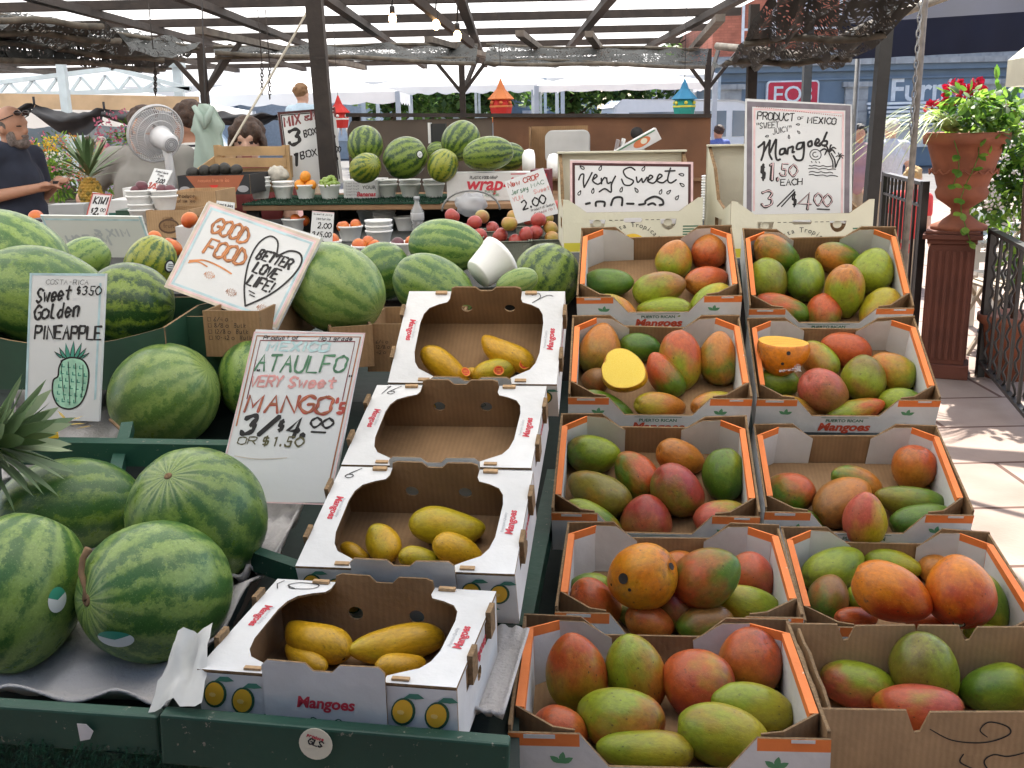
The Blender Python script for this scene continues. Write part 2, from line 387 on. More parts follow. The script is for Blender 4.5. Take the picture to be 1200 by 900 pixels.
def font(mb, text, size, m, T, shear=0, bold=0, align='CENTER'):
    c = bpy.data.curves.new('type', 'FONT'); c.body = text; c.size = size; c.shear = shear; c.offset = bold; c.align_x = align; c.resolution_u = 3
    o = bpy.data.objects.new('type', c); COL.objects.link(o)
    me = o.to_mesh(); mb.add([v.co.copy() for v in me.vertices], [tuple(p.vertices) for p in me.polygons], m, T)
    o.to_mesh_clear(); bpy.data.objects.remove(o); bpy.data.curves.remove(c)
def wb(mb, name, parent=None, bevel=0):
    """build from world coordinates under a thing that stands anywhere"""
    o = mb.build(name, parent, bevel)
    if parent: o.matrix_parent_inverse = parent.matrix_world.inverted()
    return o
# ================================================================== ground and street
g = MB(); g.add([(-400, -60, -.02), (400, -60, -.02), (400, 700, -.02), (-400, 700, -.02)], [(0, 1, 2, 3)], mat('asphalt', (.11, .105, .10), .9, .25, 3, .1, 40))
tag(g.build('ground'), 'grey asphalt of the market street reaching to the buildings', 'ground', kind='structure')
def paving_mat():
    m = mat('brick_paving', (.22, .155, .125), .85, .22, 2.2, .15, 60, col2=(.32, .25, .21)); N = m.node_tree.nodes; L = m.node_tree.links
    b = N['Principled BSDF']; src = b.inputs['Base Color'].links[0].from_socket; tc = N.new('ShaderNodeTexCoord')
    br = N.new('ShaderNodeTexBrick'); br.inputs['Scale'].default_value = 1; br.inputs['Brick Width'].default_value = 1.15; br.inputs['Row Height'].default_value = .58
    br.inputs['Mortar Size'].default_value = .012; br.inputs['Color1'].default_value = (1, 1, 1, 1); br.inputs['Color2'].default_value = (.86, .86, .86, 1); br.inputs['Mortar'].default_value = (.28, .16, .12, 1)
    L.new(tc.outputs['Object'], br.inputs['Vector']); L.new(mixc(N, L, 1.0, src, br.outputs['Color'], 'MULTIPLY'), b.inputs['Base Color']); return m
g = MB(); g.add([(-14, -12, 0), (14, -12, 0), (14, 20, 0), (-14, 20, 0)], [(0, 1, 2, 3)], paving_mat())
tag(g.build('pavement'), 'pinkish stone paving slabs of the market square, sunlit at right', 'pavement', kind='structure')

# added, unseen building behind the camera whose sunlit wall brightens the stall front
fb0 = thing('unseen_bounce_building', 'long pale building added unseen behind the camera to brighten the stall front', 'building', (0, -11, 0)); M_PALE = mat('bounce_wall_pale', (.74, .70, .63), .9, .08, 2)
wb(MB().box(-26, 26, -20, -11, 0, 10.5, M_PALE), 'wall', fb0); wb(MB().box(-26.3, 26.3, -20.2, -10.6, 10.501, 11, M_PALE), 'cornice', fb0)
for r_ in range(3):
    for k in range(12): wb(MB().box(-24.6+4.2*k, -23.1+4.2*k, -10.999, -10.95, 1.0+3.2*r_, 2.9+3.2*r_, mat('dark_window', (.04, .05, .06), .15)), 'window', fb0)

# ================================================================== canopy over the stall
RZ = 2.45
M_SHEET = mat('roof_sheet', (.86, .86, .84), .6, .08, 1.2, trans=.6)
cn = thing('market_canopy', 'flat canopy of translucent white sheets on dark timber beams above the stalls', 'canopy', (0, 7, RZ))
ys = [.55, 1.75, 2.8, 3.9, 5.4, 6.7, 8.0, 9.4, 10.9, 12.6, 14.4, 15.9]
XL, XR = -9.0, 2.05
s = MB(); s.add([(XL, ys[0], RZ+.105), (XR, ys[0], RZ+.105), (XR, ys[-1], RZ+.105), (XL, ys[-1], RZ+.105)], [(0, 1, 2, 3)], M_SHEET); wb(s, 'roof_sheet', cn)
for y in ys: wb(MB().box(XL, XR, y-.035, y+.035, RZ+.035, RZ+.10, M_POST), 'beam', cn)
for x in (-8.2, -6.6, -5.2, -4.0, -3.0, -2.1, -1.2, -.3, .75, 1.7):
    wb(MB().box(x-.035, x+.035, ys[0]-.1, ys[-1]+.1, RZ-.02, RZ+.033, M_POST), 'rafter', cn)
for a, b in ((U(500, -2, 8.6), U(606, 37, 12.5)), (U(690, -5, 8.4), U(713, 44, 12.2)), (U(608, -4, 8.2), U(640, 30, 10.8)), (U(230, -3, 7.4), U(425, 76, 12.6)), (U(845, -2, 7.3), U(806, 62, 11.4))):
    a.z = b.z = RZ-.13; wb(MB().bar(a, b, .07, .05, mat('grey_timber', (.14, .12, .10), .8, .35, 10, .2, 50)), 'brace', cn)
M_WHITET = mat('white_tarpaulin', (.83, .83, .82), .6, .05, 2, trans=.45)
def post(px, t, w, label, top=RZ-.1, br=True, mt=None, lean=0, name='canopy_post'):
    p = U(px, 144, t); x, y = p.x, p.y
    o = thing(name, label, 'post', (x, y, 0), 'posts carrying the market canopy')
    m = mt or M_POST
    wb(MB().bar((x, y, 0), (x+lean, y, top), w, w, m, (0, 1, 0)), 'shaft', o)
    if br:
        for sx, sy in ((1, 0), (-1, 0), (.5, 1)):
            wb(MB().bar((x+lean, y, top-.42), (x+lean+.36*sx, y+.36*sy, top+.02), w*.6, w*.6, m), 'brace', o)
    return o
post(389, 4.75, .072, 'thick dark post standing right beside the MIX & MATCH board', br=False, lean=-.05)
post(243, 9.3, .065, 'dark post with forked braces behind the hanging pale green shirt')
post(543, 10.9, .062, 'dark braced post rising behind the wooden panel beside the red paper lantern')
post(828, 11.2, .062, 'slim dark braced post at the right end of the wooden panel')
post(879, 7.0, .062, 'dark post rising just behind the PRODUCT OF MEXICO board', br=False)
post(1021, 5.6, .066, 'heavy black post between the mango board and the flower urn', br=False, lean=.05, mt=M_IRON)
post(943, 7.6, .058, 'grey painted post crossing the red storefront sign', br=False, mt=mat('grey_paint', (.07, .08, .09), .5))
M_STEEL = mat('galvanised_steel', (.30, .30, .30), .45, .2, 20, metal=.6)
p = U(1001, 144, 6.6); o = thing('steel_pole', 'thin galvanised steel pole between grey post and black post', 'pole', (p.x, p.y, 0))
wb(MB().tube([(p.x, p.y, 0), (p.x, p.y, 2.2)], .017, M_STEEL), 'shaft', o); wb(MB().tube([(p.x, p.y, 2.2), (p.x, p.y, 2.23)], .03, M_STEEL), 'cap', o)
p = U(1071, 144, 4.9); o = thing('steel_pole', 'weathered steel pole with hanging chain in front of the flower urn', 'pole', (p.x, p.y, 0))
wb(MB().tube([(p.x, p.y, 0), (p.x+.01, p.y, 2.25)], .016, mat('rusty_steel', (.20, .17, .14), .6, .3, 25, metal=.3)), 'shaft', o)
ch = MB()
for k in range(18):
    z = 2.12-k*.034; ch.tube([(p.x-.022+.009*math.cos(a)*(k % 2 == 0), p.y-.03+.009*math.cos(a)*(k % 2), z+.022*math.sin(a)) for a in [i*PI/5 for i in range(11)]], .0035, M_STEEL, 5, False)
wb(ch, 'chain', o)

# shade cloth bundles hung under the beams, each on its poles
def net(label, corners, sag, poles, seed, ripple=.05, nu=26, nv=10):
    """corners: near-left, near-right, far-right, far-left as (px, py, t)"""
    c = [U(*q) for q in corners]
    o = thing('shade_net', label, 'shade net', (sum(c, Vector())/4), 'rolled shade nets under the canopy')
    vs = []; fs = []
    for j in range(nv+1):
        for i in range(nu+1):
            a, b = i/nu, j/nv
            p = (c[0]*(1-a)+c[1]*a)*(1-b)+(c[3]*(1-a)+c[2]*a)*b
            p = p-Vector((0, 0, sag*4*b*(1-b)*(.8+.4*nz((i*.3, j*.3, seed)))))+Vector((0, 0, ripple*nz((i*.45, j*.6, seed), 1, 3)))
            vs.append(p)
    for j in range(nv):
        for i in range(nu): a = j*(nu+1)+i; fs.append((a, a+1, a+nu+2, a+nu+1))
    wb(MB().add(vs, fs, M_NET, None, True), 'mesh_cloth', o)
    for b in poles:
        q = [((c[0]*(1-a)+c[1]*a)*(1-b)+(c[3]*(1-a)+c[2]*a)*b)-Vector((0, 0, sag*4*b*(1-b)-.0+.01*math.sin(a*9+b*5))) for a in [k/8 for k in range(9)]]
        wb(MB().tube(q, .017, mat('weathered_pole', (.10, .085, .065), .8, .5, 14, .2, 40), 7), 'pole', o)
    return o
net('long sagging black shade net tied to poles at upper left', [(-40, 20, 4.9), (120, 30, 5.6), (236, 52, 8.2), (-30, 8, 6.8)], .16, (0, .12, .5, .95), 1, .07)
net('second layer of dark shade net hanging lower at upper left edge', [(-40, 66, 5.2), (190, 82, 7.8), (232, 56, 8.3), (-40, 28, 5.4)], .03, (.05, .6), 2, .08)
net('narrow rolled shade net hung across behind the thick post', [(252, 62, 7.6), (556, 74, 8.2), (560, 52, 9.8), (250, 56, 9.4)], .05, (0, .45, 1), 3, .05)
net('narrow rolled shade net above the green paper lantern', [(568, 74, 8.2), (826, 78, 8.8), (830, 58, 9.9), (570, 54, 9.6)], .05, (0, .45, 1), 4, .05)
net('big ragged shade net with light patches at upper right', [(905, -12, 3.9), (1095, -18, 3.9), (962, 74, 6.4), (834, 76, 7.4)], .10, (0, .3, .62), 5, .09)
o = thing('bent_pipe', 'bent silver pipe along the edge of the right shade net', 'pipe', U(960, 72, 6.0))
wb(MB().tube([tuple(U(*q)) for q in spline([(1180, -30, 5.0), (1075, 8, 5.3), (1000, 38, 5.6), (962, 60, 5.9), (935, 64, 6.0), (905, 60, 6.2), (840, 54, 6.6)], 5)], .024, mat('silver_pipe', (.34, .31, .27), .5, .3, 20, metal=.4), 9), 'pipe', o)
o.children[0].name = 'tube'
aw = thing('awning', 'dark navy fabric awning at the upper right corner', 'awning', U(1130, 20, 6.2))
a0, a1, a2, a3 = U(985, 28, 6.0), U(1290, 8, 5.4), U(1290, -110, 5.8), U(1010, -90, 6.4)
NAVY = mat('navy_canvas', (.006, .010, .032), .85, .2, 4)
vs = []; fs = []
for j in range(9):
    for i in range(17):
        u, v = i/16, j/8; q = (a0*(1-u)+a1*u)*(1-v)+(a3*(1-u)+a2*u)*v; vs.append(q+Vector((0, 0, .04*math.sin(u*9)*v)))
for j in range(8):
    for i in range(16): k = j*17+i; fs.append((k, k+1, k+18, k+17))
wb(MB().add(vs, fs, NAVY, None, True), 'canvas', aw)
vs = []; fs = []
for i in range(33):
    u = i/32; q = a0*(1-u)+a1*u; vs += [q+Vector((0, -.004, 0)), q+Vector((0, .03+.015*math.sin(u*40), -.20))]
    if i: fs.append((2*i-2, 2*i, 2*i+1, 2*i-1))
wb(MB().add(vs, fs, NAVY, None, True), 'valance', aw)
# lamps on a slanting bar
lb = thing('lamp_bar', 'slanting dark bar with wires that carries the bare bulbs', 'lamp bar', U(520, 15, 6.0))
wb(MB().bar(U(478, -8, 5.6), U(553, 52, 6.6), .03, .05, M_POST), 'bar', lb)
for px, py, lab in ((460, 22, 'lit bare bulb nearest the thick dark post'), (511, 29, 'lit bare bulb hanging between two others under the bar'), (536, 42, 'lit bare bulb nearest the braced post, lowest of three')):
    c = U(px, py, 6.0); o = thing('light_bulb', lab, 'bulb', c, 'bare bulbs under the canopy')
    wb(MB().tube([c+Vector((0, 0, .03)), c+Vector((0, 0, .07))], .016, M_BLACK), 'socket', o)
    wb(MB().tube([c+Vector((0, 0, .07)), Vector((c.x+.02, c.y, RZ))], .005, M_BLACK, 5), 'cord', o)
    wb(MB().ell(c, (.023, .023, .031), mat('bulb_glow', (1, .62, .30), .3, 0, emit=7)), 'glass', o)
# rope slung from the beam to the crates
o = thing('rope', 'thin pale rope slung diagonally from beam to wooden crate', 'rope', U(320, 100, 4.9))
wb(MB().tube([tuple(U(*q)) for q in spline([(373, -12, 4.9), (352, 28, 4.9), (318, 88, 4.9), (282, 150, 4.85), (248, 208, 4.8)], 5)], .006, mat('pale_rope', (.5, .46, .38), .9), 6), 'strand', o)
for px, py0, py1, t, lab in ((307, 76, 112, 7.5, 'short rusty chain hanging left of two under the rolled net'), (316, 76, 118, 7.5, 'short rusty chain hanging right of two under the rolled net'), (182, 82, 112, 7.0, 'thin chain hanging below the upper left net above the fan')):
    o = thing('hanging_chain', lab, 'chain', U(px, py0, t)); m = MB(); a, b = U(px, py0, t), U(px, py1, t); n = 9
    for k in range(n):
        q = a.lerp(b, k/n); m.tube([(q.x+.010*math.cos(an)*(k % 2), q.y+.010*math.cos(an)*(1-k % 2), q.z+.018*math.sin(an)) for an in [i*PI/4 for i in range(9)]], .004, M_POST, 5, False)
    m.tube([a, Vector((a.x, a.y, RZ))], .004, M_POST, 5)
    wb(m, 'links', o)
# ================================================================== the sloping display
rack = thing('display_rack', 'low sloping green painted wooden display rack under the fruit', 'display rack', (-.1, 1.0, 0))
YW = R(-8)
A = (-.006, 1.119)
def yawed(x, y, z): c, s = math.cos(YW), math.sin(YW); return Vector((c*x-s*y, s*x+c*y, z))
def board(p0, p1, h, th, m=M_DKGREEN, name='front_board'):
    """plank whose top front edge runs p0-p1"""
    p0, p1 = Vector(p0), Vector(p1); x = (p1-p0).normalized(); y = Vector((-x.y, x.x, 0)).normalized(); z = x.cross(y)
    return wb(MB().box(0, (p1-p0).length, 0, th, -h, 0, m, frame(p0, x, y, z)), name, rack, .003)
board(U(186, 838, 1.122), U(597, 873, 1.094), .062, .02)
board(U(-90, 822, 1.165), U(184, 841, 1.140), .05, .02)
# turf skirt hanging under the boards
tf = thing('turf_skirt', 'dark green artificial turf hanging below the front boards', 'turf', (-.3, 1.05, .8))
a, b = U(-120, 866, 1.17), U(640, 925, 1.11); vs, fs = [], []
for i in range(61):
    u = i/60; q = a.lerp(b, u)
    for j in range(7): vs.append((q.x, q.y+.012+.008*math.sin(u*50+j), q.z-.1*j))
    if i:
        for j in range(6): k = (i-1)*7+j; fs.append((k, k+7, k+8, k+1))
wb(MB().add(vs, fs, M_TURF, None, True), 'cloth', tf)
tb = MB(); rnd = random.Random(5)
for _ in range(3200):
    u, v = rnd.random(), rnd.random()*.14; q = a.lerp(b, u); x, y, z = q.x, q.y+.008, q.z-v+.01
    w = .0016; tb.add([(x-w, y, z), (x+w, y, z), (x+rnd.uniform(-.006, .006), y-rnd.uniform(.004, .012), z+rnd.uniform(-.012, .004))], [(0, 1, 2)], M_TURF)
wb(tb, 'blades', tf)
# deck planks and rails stepping up the slope
dk = mat('dark_deck', (.004, .015, .011), .7, .4, 6, .1, 40)
def deck(px0, px1, prof, name, m=dk):
    vs, fs = [], []
    for y, z in prof: vs += [(px0, y+.10-px0*.14, z), (px1, y+.10-px1*.14, z), (px1, y+.10-px1*.14, z-.02), (px0, y+.10-px0*.14, z-.02)]
    for i in range(len(prof)-1):
        o = 4*i; fs += [(o, o+1, o+5, o+4), (o+3, o+7, o+6, o+2), (o, o+4, o+7, o+3), (o+1, o+2, o+6, o+5)]
    return wb(MB().add(vs, fs, m), name, rack)
deck(-.42, .0, [(.93, .90), (1.12, .90), (1.45, .90), (1.72, .96), (2.0, 1.04), (2.6, 1.05)], 'deck')
deck(.004, .95, [(.98, .70), (1.70, .70), (2.1, .80), (2.4, .9), (2.95, .95)], 'deck')  # dark base panel kept low beneath the mango cartons to block light
deck(-1.5, -.425, [(.93, .905), (1.3, .925), (1.62, .985), (1.64, 1.03), (1.95, 1.06), (2.0, 1.15), (2.6, 1.18)], 'deck')
for x0, x1 in ((-1.45, -.42), (-.40, .0), (.02, .88)):
    for y, z in ((1.35, .0), (2.2, .0)):
        for x in (x0+.05, x1-.05): wb(MB().box(x-.03, x+.03, y-.03-x*.14, y+.03-x*.14, 0, .76 if x > 0 else .9, M_DKGREEN), 'leg', rack)
# green rails seen between and behind the fruit
def rail(pts, w=.03, h=.035): return wb(MB().bar(pts[0], pts[1], w, h, M_DKGREEN), 'rail', rack)
rail((U(28, 528, 1.72), U(282, 532, 1.72)), .03, .04)
rail((U(135, 560, 1.66), U(150, 500, 1.80)), .02, .02)
rail((Z(612, 745, .84), Z(650, 560, .90)), .03, .04)
rail((Z(560, 742, .83), Z(680, 752, .83)), .02, .03)
rail((U(430, 700, 1.40), U(300, 655, 1.50)), .02, .03)
# pulp tray liners under the melons
def pulp(label, pts, th=.004, amp=.012, n=26, seed=0, cup=.0):
    """wavy moulded tray from four corners"""
    c = [Vector(p) for p in pts]; o = thing('pulp_tray', label, 'pulp tray', sum(c, Vector())/4, 'grey moulded pulp trays under the melons'); vs, fs = [], []
    for j in range(n+1):
        for i in range(n+1):
            a, b = i/n, j/n; p = (c[0]*(1-a)+c[1]*a)*(1-b)+(c[3]*(1-a)+c[2]*a)*b
            z = amp*(math.sin(a*17+seed)*math.sin(b*14+seed*2)+.9*nz((a*7, b*7, seed), 1, seed))
            e = min(a, b, 1-a, 1-b); z += .018*max(0, 1-e*14)
            vs.append((p.x, p.y, p.z+z))
    for j in range(n):
        for i in range(n): k = j*(n+1)+i; fs.append((k, k+1, k+n+2, k+n+1))
    ob = wb(MB().add(vs, fs, M_PULP, None, True), 'sheet', o); sd = ob.modifiers.new('thick', 'SOLIDIFY'); sd.thickness = th
    return o
pulp('grey pulp tray under the two nearest watermelons behind the left board', [Z(-80, 818, .93), Z(195, 834, .93), Z(330, 655, .985), Z(-20, 640, .985)], seed=1)
pulp('pale pulp sheet curling out beside the third row melon below the ataulfo sign', [Z(262, 690, .985), Z(318, 668, .985), Z(362, 585, 1.02), Z(300, 580, 1.02)], amp=.006, seed=2, n=14)
pulp('flat pulp tray under the pineapple sign', [Z(20, 530, 1.055), Z(140, 522, 1.055), Z(160, 440, 1.085), Z(20, 440, 1.085)], amp=.006, seed=3, n=14)
pulp('dusty pulp tray behind the striped melon at the left', [Z(5, 570, 1.0), Z(70, 545, 1.0), Z(100, 530, 1.03), Z(10, 530, 1.03)], amp=.004, seed=4, n=10)
pulp('bare grey tray beside the frontmost white carton', [Z(548, 842, .935), Z(588, 850, .935), Z(618, 750, .945), Z(575, 745, .945)], amp=.003, seed=5, n=10)
# crumpled paper edge left of the frontmost white carton
pp = thing('crumpled_paper', 'crumpled white paper sheet tucked beside the frontmost white carton', 'paper', U(210, 790, 1.16)); vs, fs = [], []
for j in range(9):
    for i in range(9):
        a, b = i/8, j/8; q = (U(172, 822, 1.145)*(1-a)+U(236, 818, 1.115)*a)*(1-b)+(U(205, 752, 1.20)*(1-a)+U(250, 738, 1.22)*a)*b
        vs.append((q.x+.004*nz((i*.5, j*.5, 1)), q.y+.005*nz((i*.5, j*.5, 5)), q.z+.014*nz((i*.35, j*.5, 9))+.012*abs(math.sin(a*PI*1.6))-.014*(1-b)))
for j in range(8):
    for i in range(8): k = j*9+i; fs.append((k, k+1, k+10, k+9))
wb(MB().add(vs, fs, mat('thin_paper', (.66, .66, .63), .8, trans=.3), None, True), 'sheet', pp)
# stickers and paper scraps on the boards
def sticker(c, nrm, up, r, label, text=None, ell=1.0, m2=None, cut=False):
    n = Vector(nrm).normalized(); u = Vector(up); u = (u-n*u.dot(n)).normalized(); x = u.cross(n); T = frame(c, x, u, n)
    mb = MB(); mb.plate([circ(0, 0, r*ell, r, 24)], .0006, T, M_CREAM)
    if text:
        letters(mb, text, -r*.45, -r*.1, r*.38, M_BLACK, w=r*.09, T=T, lift=.0004)
        letters(mb, 'produce', -r*.6, r*.35, r*.18, M_RED, w=r*.05, T=T, lift=.0004)
    return tag(mb.build('round_sticker'), label, 'sticker')
n0 = Vector((-.12, -1, .05)).normalized()
sticker(U(371, 870, 1.1055)+n0*.0035, n0, (.3, 0, 1), .0185, 'round cream sticker with upside down letters on the green front board', 'GLS')
sc = MB(); sc.plate([[(-.007, -.012), (.004, -.010), (.009, .0), (.002, .009), (-.008, .010)]], .0006, frame(U(102, 855, 1.150)+n0*.004, RT, Vector((0, 0, 1)), -FW), M_WHITE); tag(sc.build('paper_scrap'), 'torn white paper scrap stuck on the left green board', 'paper scrap')

# ================================================================== printed mango cartons
def strip(mb, P, th, zb, zt, mi_, mo, mt, band=0, mbi=None, mbo=None, T=None, caps=True):
    """standing card along the open 2-D path P; interior on the left; per-point bottoms and tops"""
    n = len(P); P = [Vector(p) for p in P]; I = []
    for i in range(n):
        d0 = (P[i]-P[i-1]).normalized() if i else (P[1]-P[0]).normalized(); d1 = (P[i+1]-P[i]).normalized() if i < n-1 else d0
        n0_, n1_ = Vector((-d0.y, d0.x)), Vector((-d1.y, d1.x)); m = (n0_+n1_)
        m = m.normalized() if m.length > .01 else n0_; I.append(P[i]+m*th/max(.4, m.dot(n0_)))
    for i in range(n-1):
        bd = band[i] if isinstance(band, (list, tuple)) else band
        for Q, mm, mbb, fl in ((I, mi_, mbi, 0), (P, mo, mbo, 1)):
            q0, q1 = Q[i], Q[i+1]; b = bd if mbb else 0
            v = [(q0.x, q0.y, zb[i]), (q1.x, q1.y, zb[i+1]), (q1.x, q1.y, zt[i+1]-b), (q0.x, q0.y, zt[i]-b)]
            f = (3, 2, 1, 0) if fl == 0 else (0, 1, 2, 3)
            mb.add(v, [f], mm, T)
            if b:
                v = [(q0.x, q0.y, zt[i]-b), (q1.x, q1.y, zt[i+1]-b), (q1.x, q1.y, zt[i+1]), (q0.x, q0.y, zt[i])]; mb.add(v, [f], mbb, T)
        mtt = mt[i] if isinstance(mt, (list, tuple)) else mt
        mb.add([(P[i].x, P[i].y, zt[i]), (P[i+1].x, P[i+1].y, zt[i+1]), (I[i+1].x, I[i+1].y, zt[i+1]), (I[i].x, I[i].y, zt[i])], [(0, 1, 2, 3)], mtt, T)
    if caps:
        for k in (0, n-1):
            mb.add([(P[k].x, P[k].y, zb[k]), (I[k].x, I[k].y, zb[k]), (I[k].x, I[k].y, zt[k]), (P[k].x, P[k].y, zt[k])], [(0, 1, 2, 3)], mt[0] if isinstance(mt, (list, tuple)) else mt, T)
CW, CD, CH = .37, .288, .100
def leafspr(mb, x, z, T, k=.018):
    gm = mat('leaf_print', (.10, .28, .13), .7)
    for a in (.5, 1.4, 2.5): mb.plate([[(x+k*.9*t*math.cos(a)+k*.22*math.sin(PI*t)*s_*math.sin(a), z+k*.9*t*math.sin(a)-k*.22*math.sin(PI*t)*s_*math.cos(a)) for s_, ts in ((1, (0, .25, .5, .75, 1)), (-1, (.75, .5, .25))) for t in ts]], .0002, T, gm)
def tray_carton(T, label, group, seed=0):
    o = thing('mango_carton', label, 'carton', T, group); rnd = random.Random(seed)
    w, d, h = CW, CD, CH; e = .004; x1, x2, x3, x4 = w*.225, w*.315, w*.685, w*.775; lo, lr, fh = -.054, -.030, -.010
    b = MB(); b.box(e, w-e, e, d-e, -h, -h+.004, M_KRAFT)
    P = [(0, 0), (x1, 0), (x2, 0), (x3, 0), (x4, 0), (w, 0)]; zt = [fh, fh, lo, lo, fh, fh]; zr = [0, 0, lr, lr, 0, 0]; nb = [-h]*6
    strip(b, P, e, nb, zt, M_KRAFT, M_WHITE, M_KEDGE, [.017, 0, 0, 0, .017], None, M_ORANGE)
    Q = [(w-p[0], d) for p in P]; strip(b, Q, e, nb, zr, M_KRAFT, M_WHITE, M_KEDGE)
    jit = lambda: rnd.uniform(-.004, .002)
    strip(b, [(w, e+.0004), (w, d-e-.0004)], e, [-h]*2, [-.002+jit()]*2, M_KRAFT, M_WHITE, M_KEDGE); strip(b, [(0, d-e-.0004), (0, e+.0004)], e, [-h]*2, [-.002+jit()]*2, M_KRAFT, M_WHITE, M_KEDGE)
    b.build('tray', o)
    for sgn in (0, 1):                                  # folded liner: rear flap, hollow corner posts, double side wall
        l = MB(); c1, c2 = .052, .042; i0 = e+.0015; f1, f2 = .088, .128
        P = [(f2, d-i0), (f1, d-i0), (c1, d-i0), (i0, d-c2), (i0, c2), (c1, i0), (f1-.01, i0)]
        z = [lr-.004, -.006, -.004, -.001, -.001, -.004, -.008]; zb = [-h+.005]*7
        P2 = P
        if sgn: P2 = [(w-p[0], p[1]) for p in P][::-1]; z = z[::-1]
        bd = [0, 0, .014, .014, 0, 0]; tp = [M_KEDGE, M_KEDGE, M_ORANGE, M_ORANGE, M_KEDGE, M_KEDGE]; 
        if sgn: bd, tp = bd[::-1], tp[::-1]
        mats_i = M_WHITE
        n = len(P2)
        for i in range(n-1):
            th = .0110 if bd[i] and abs(P2[i][0]-P2[i+1][0]) < 1e-6 else .003
            outer = M_KRAFT
            strip(l, [P2[i], P2[i+1]], th, [zb[i], zb[i+1]], [z[i], z[i+1]], mats_i, outer, tp[i], bd[i], M_ORANGE if bd[i] else None, None)
        l.build('liner', o)
    # print on the front: two sprigs, the heading and the word below it
    pf = MB(); TF = frame((0, -.0004, 0), Vector((1, 0, 0)), Vector((0, 0, 1)), Vector((0, -1, 0)))
    for x in (w*.165, w*.835): leafspr(pf, x, -.050, TF)
    font(pf, 'PUERTO RICAN', .011, mat('green_print', (.03, .13, .07), .7), frame((w/2, -.0006, -.070), Vector((1, 0, 0)), Vector((0, 0, 1)), Vector((0, -1, 0))), 0, .0003)
    pf.plate([[(w*.37, -.0575), (w*.63, -.0575), (w*.63, -.0587), (w*.37, -.0587)]], .0002, TF, mat('green_print', (.03, .13, .07), .7))
    font(pf, 'Mangoes', .030, mat('mango_print', (.52, .07, .03), .7), frame((w/2, -.0006, -.094), Vector((1, 0, 0)), Vector((0, 0, 1)), Vector((0, -1, 0))), .2, .0012)
    pf.plate([[(.018, -.0105), (.055, -.0105), (.055, -.016), (.018, -.016)]], .0003, frame((0, -.0012, 0), Vector((1, 0, 0)), Vector((0, 0, 1)), Vector((0, -1, 0))), M_WHITE)
    pf.plate([[(w-.045, -.0105), (w-.018, -.0105), (w-.018, -.015), (w-.045, -.015)]], .0003, frame((0, -.0012, 0), Vector((1, 0, 0)), Vector((0, 0, 1)), Vector((0, -1, 0))), M_WHITE)
    pf.build('print', o)
    skew(o, seed, .035)
    for c_ in o.children:
        if c_.name.split('.')[0] in ('tray', 'liner'): warp(c_, .006, 8, seed+1)
    return o
def cart_frame(x, y, z, yaw, pt):
    yaw, pt = R(yaw), R(pt); c, s = math.cos(yaw), math.sin(yaw)
    u = Vector((c, s, 0)); v = Vector((-s*math.cos(pt), c*math.cos(pt), math.sin(pt)))
    return frame(Vector((x, y, z)), u, v, u.cross(v))
CART = {
 'A1': ((-.014, 1.095, .916, -4.5, 0), 'frontmost orange-edged carton', 'frontmost orange-edged carton on the display, with nine mangoes'),
 'A2': ((.058, 1.426, .905, -6.6, 5), 'second carton of left column', 'orange-edged mango carton second from the front, holding a ripe orange mango with black spots'),
 'A3': ((.066, 1.736, .943, -7.6, 20.8), 'third carton of left column', 'orange-edged mango carton third from the front, beside the empty white carton'),
 'A4': ((.114, 2.018, 1.082, -6.5, 23.6), 'fourth carton of left column', 'orange-edged mango carton holding the cut yellow mango half'),
 'A5': ((.150, 2.301, 1.240, -6.4, 25.7), 'rearmost carton of left column', 'orange-edged mango carton right below the VERY SWEET sign carton'),
 'B2': ((.455, 1.475, .847, -6.8, 9), 'second carton of right column', 'orange-edged mango carton behind the plain brown one, two ripe orange mangoes on top'),
 'B3': ((.464, 1.777, .920, -7.3, 16.5), 'third carton of right column', 'orange-edged mango carton half empty, right side against the sunlit paving'),
 'B4': ((.514, 2.072, 1.054, -7.4, 24.5), 'fourth carton of right column', 'orange-edged mango carton holding the plastic wrapped cut mango'),
 'B5': ((.556, 2.351, 1.195, -7.3, 33), 'rearmost carton of right column', 'orange-edged mango carton right below the PRODUCT OF MEXICO sign carton')}
CT = {}
for i, (k, (q, sh, lab)) in enumerate(CART.items()):
    CT[k] = cart_frame(*q)
    if k == 'A1': CT[k] = CT[k] @ Matrix.Diagonal((1.035, 1, 1, 1))
    tray_carton(CT[k], lab, 'orange-edged mango cartons', i)
    for yy in (.03, .22): wb(MB().box(.004, CW-.004, yy, yy+.05, -CH-.020, -CH-.002, M_DKGREEN, CT[k]), 'slat', rack)
# plain brown carton at the lower right
CT['B1'] = cart_frame(.385, 1.165, .889, -4, 2)
o = thing('brown_carton', 'plain brown corrugated carton with pen scribbles at the lower right', 'carton', CT['B1'])
w, d, h = .37, .205, .12; b = MB(); b.box(.004, w-.004, .004, d-.004, -h, -h+.004, M_KRAFTL); X, Zv = Vector((1, 0, 0)), Vector((0, 0, 1))
def notch(x, wd, dp): return [(x-wd, 0), (x-wd*.3, -dp), (x+wd*.15, -dp*.95), (x+wd*.75, -.002)]
top = notch(w*.34, .017, .032)+[(w*.72, .001)]+notch(w*.86, .014, .02)
b.plate([[(0, -h), (w, -h), (w, 0)]+top[::-1]+[(0, 0)]], .004, frame((0, 0, -.004), X, Zv, Vector((0, -1, 0))), M_KRAFTL, M_KRAFTL, M_KEDGE)
top = notch(w*.23, .015, .026)+[(w*.49, 0), (w*.49+.003, -.012), (w*.49+.006, 0)]+notch(w*.70, .015, .024)
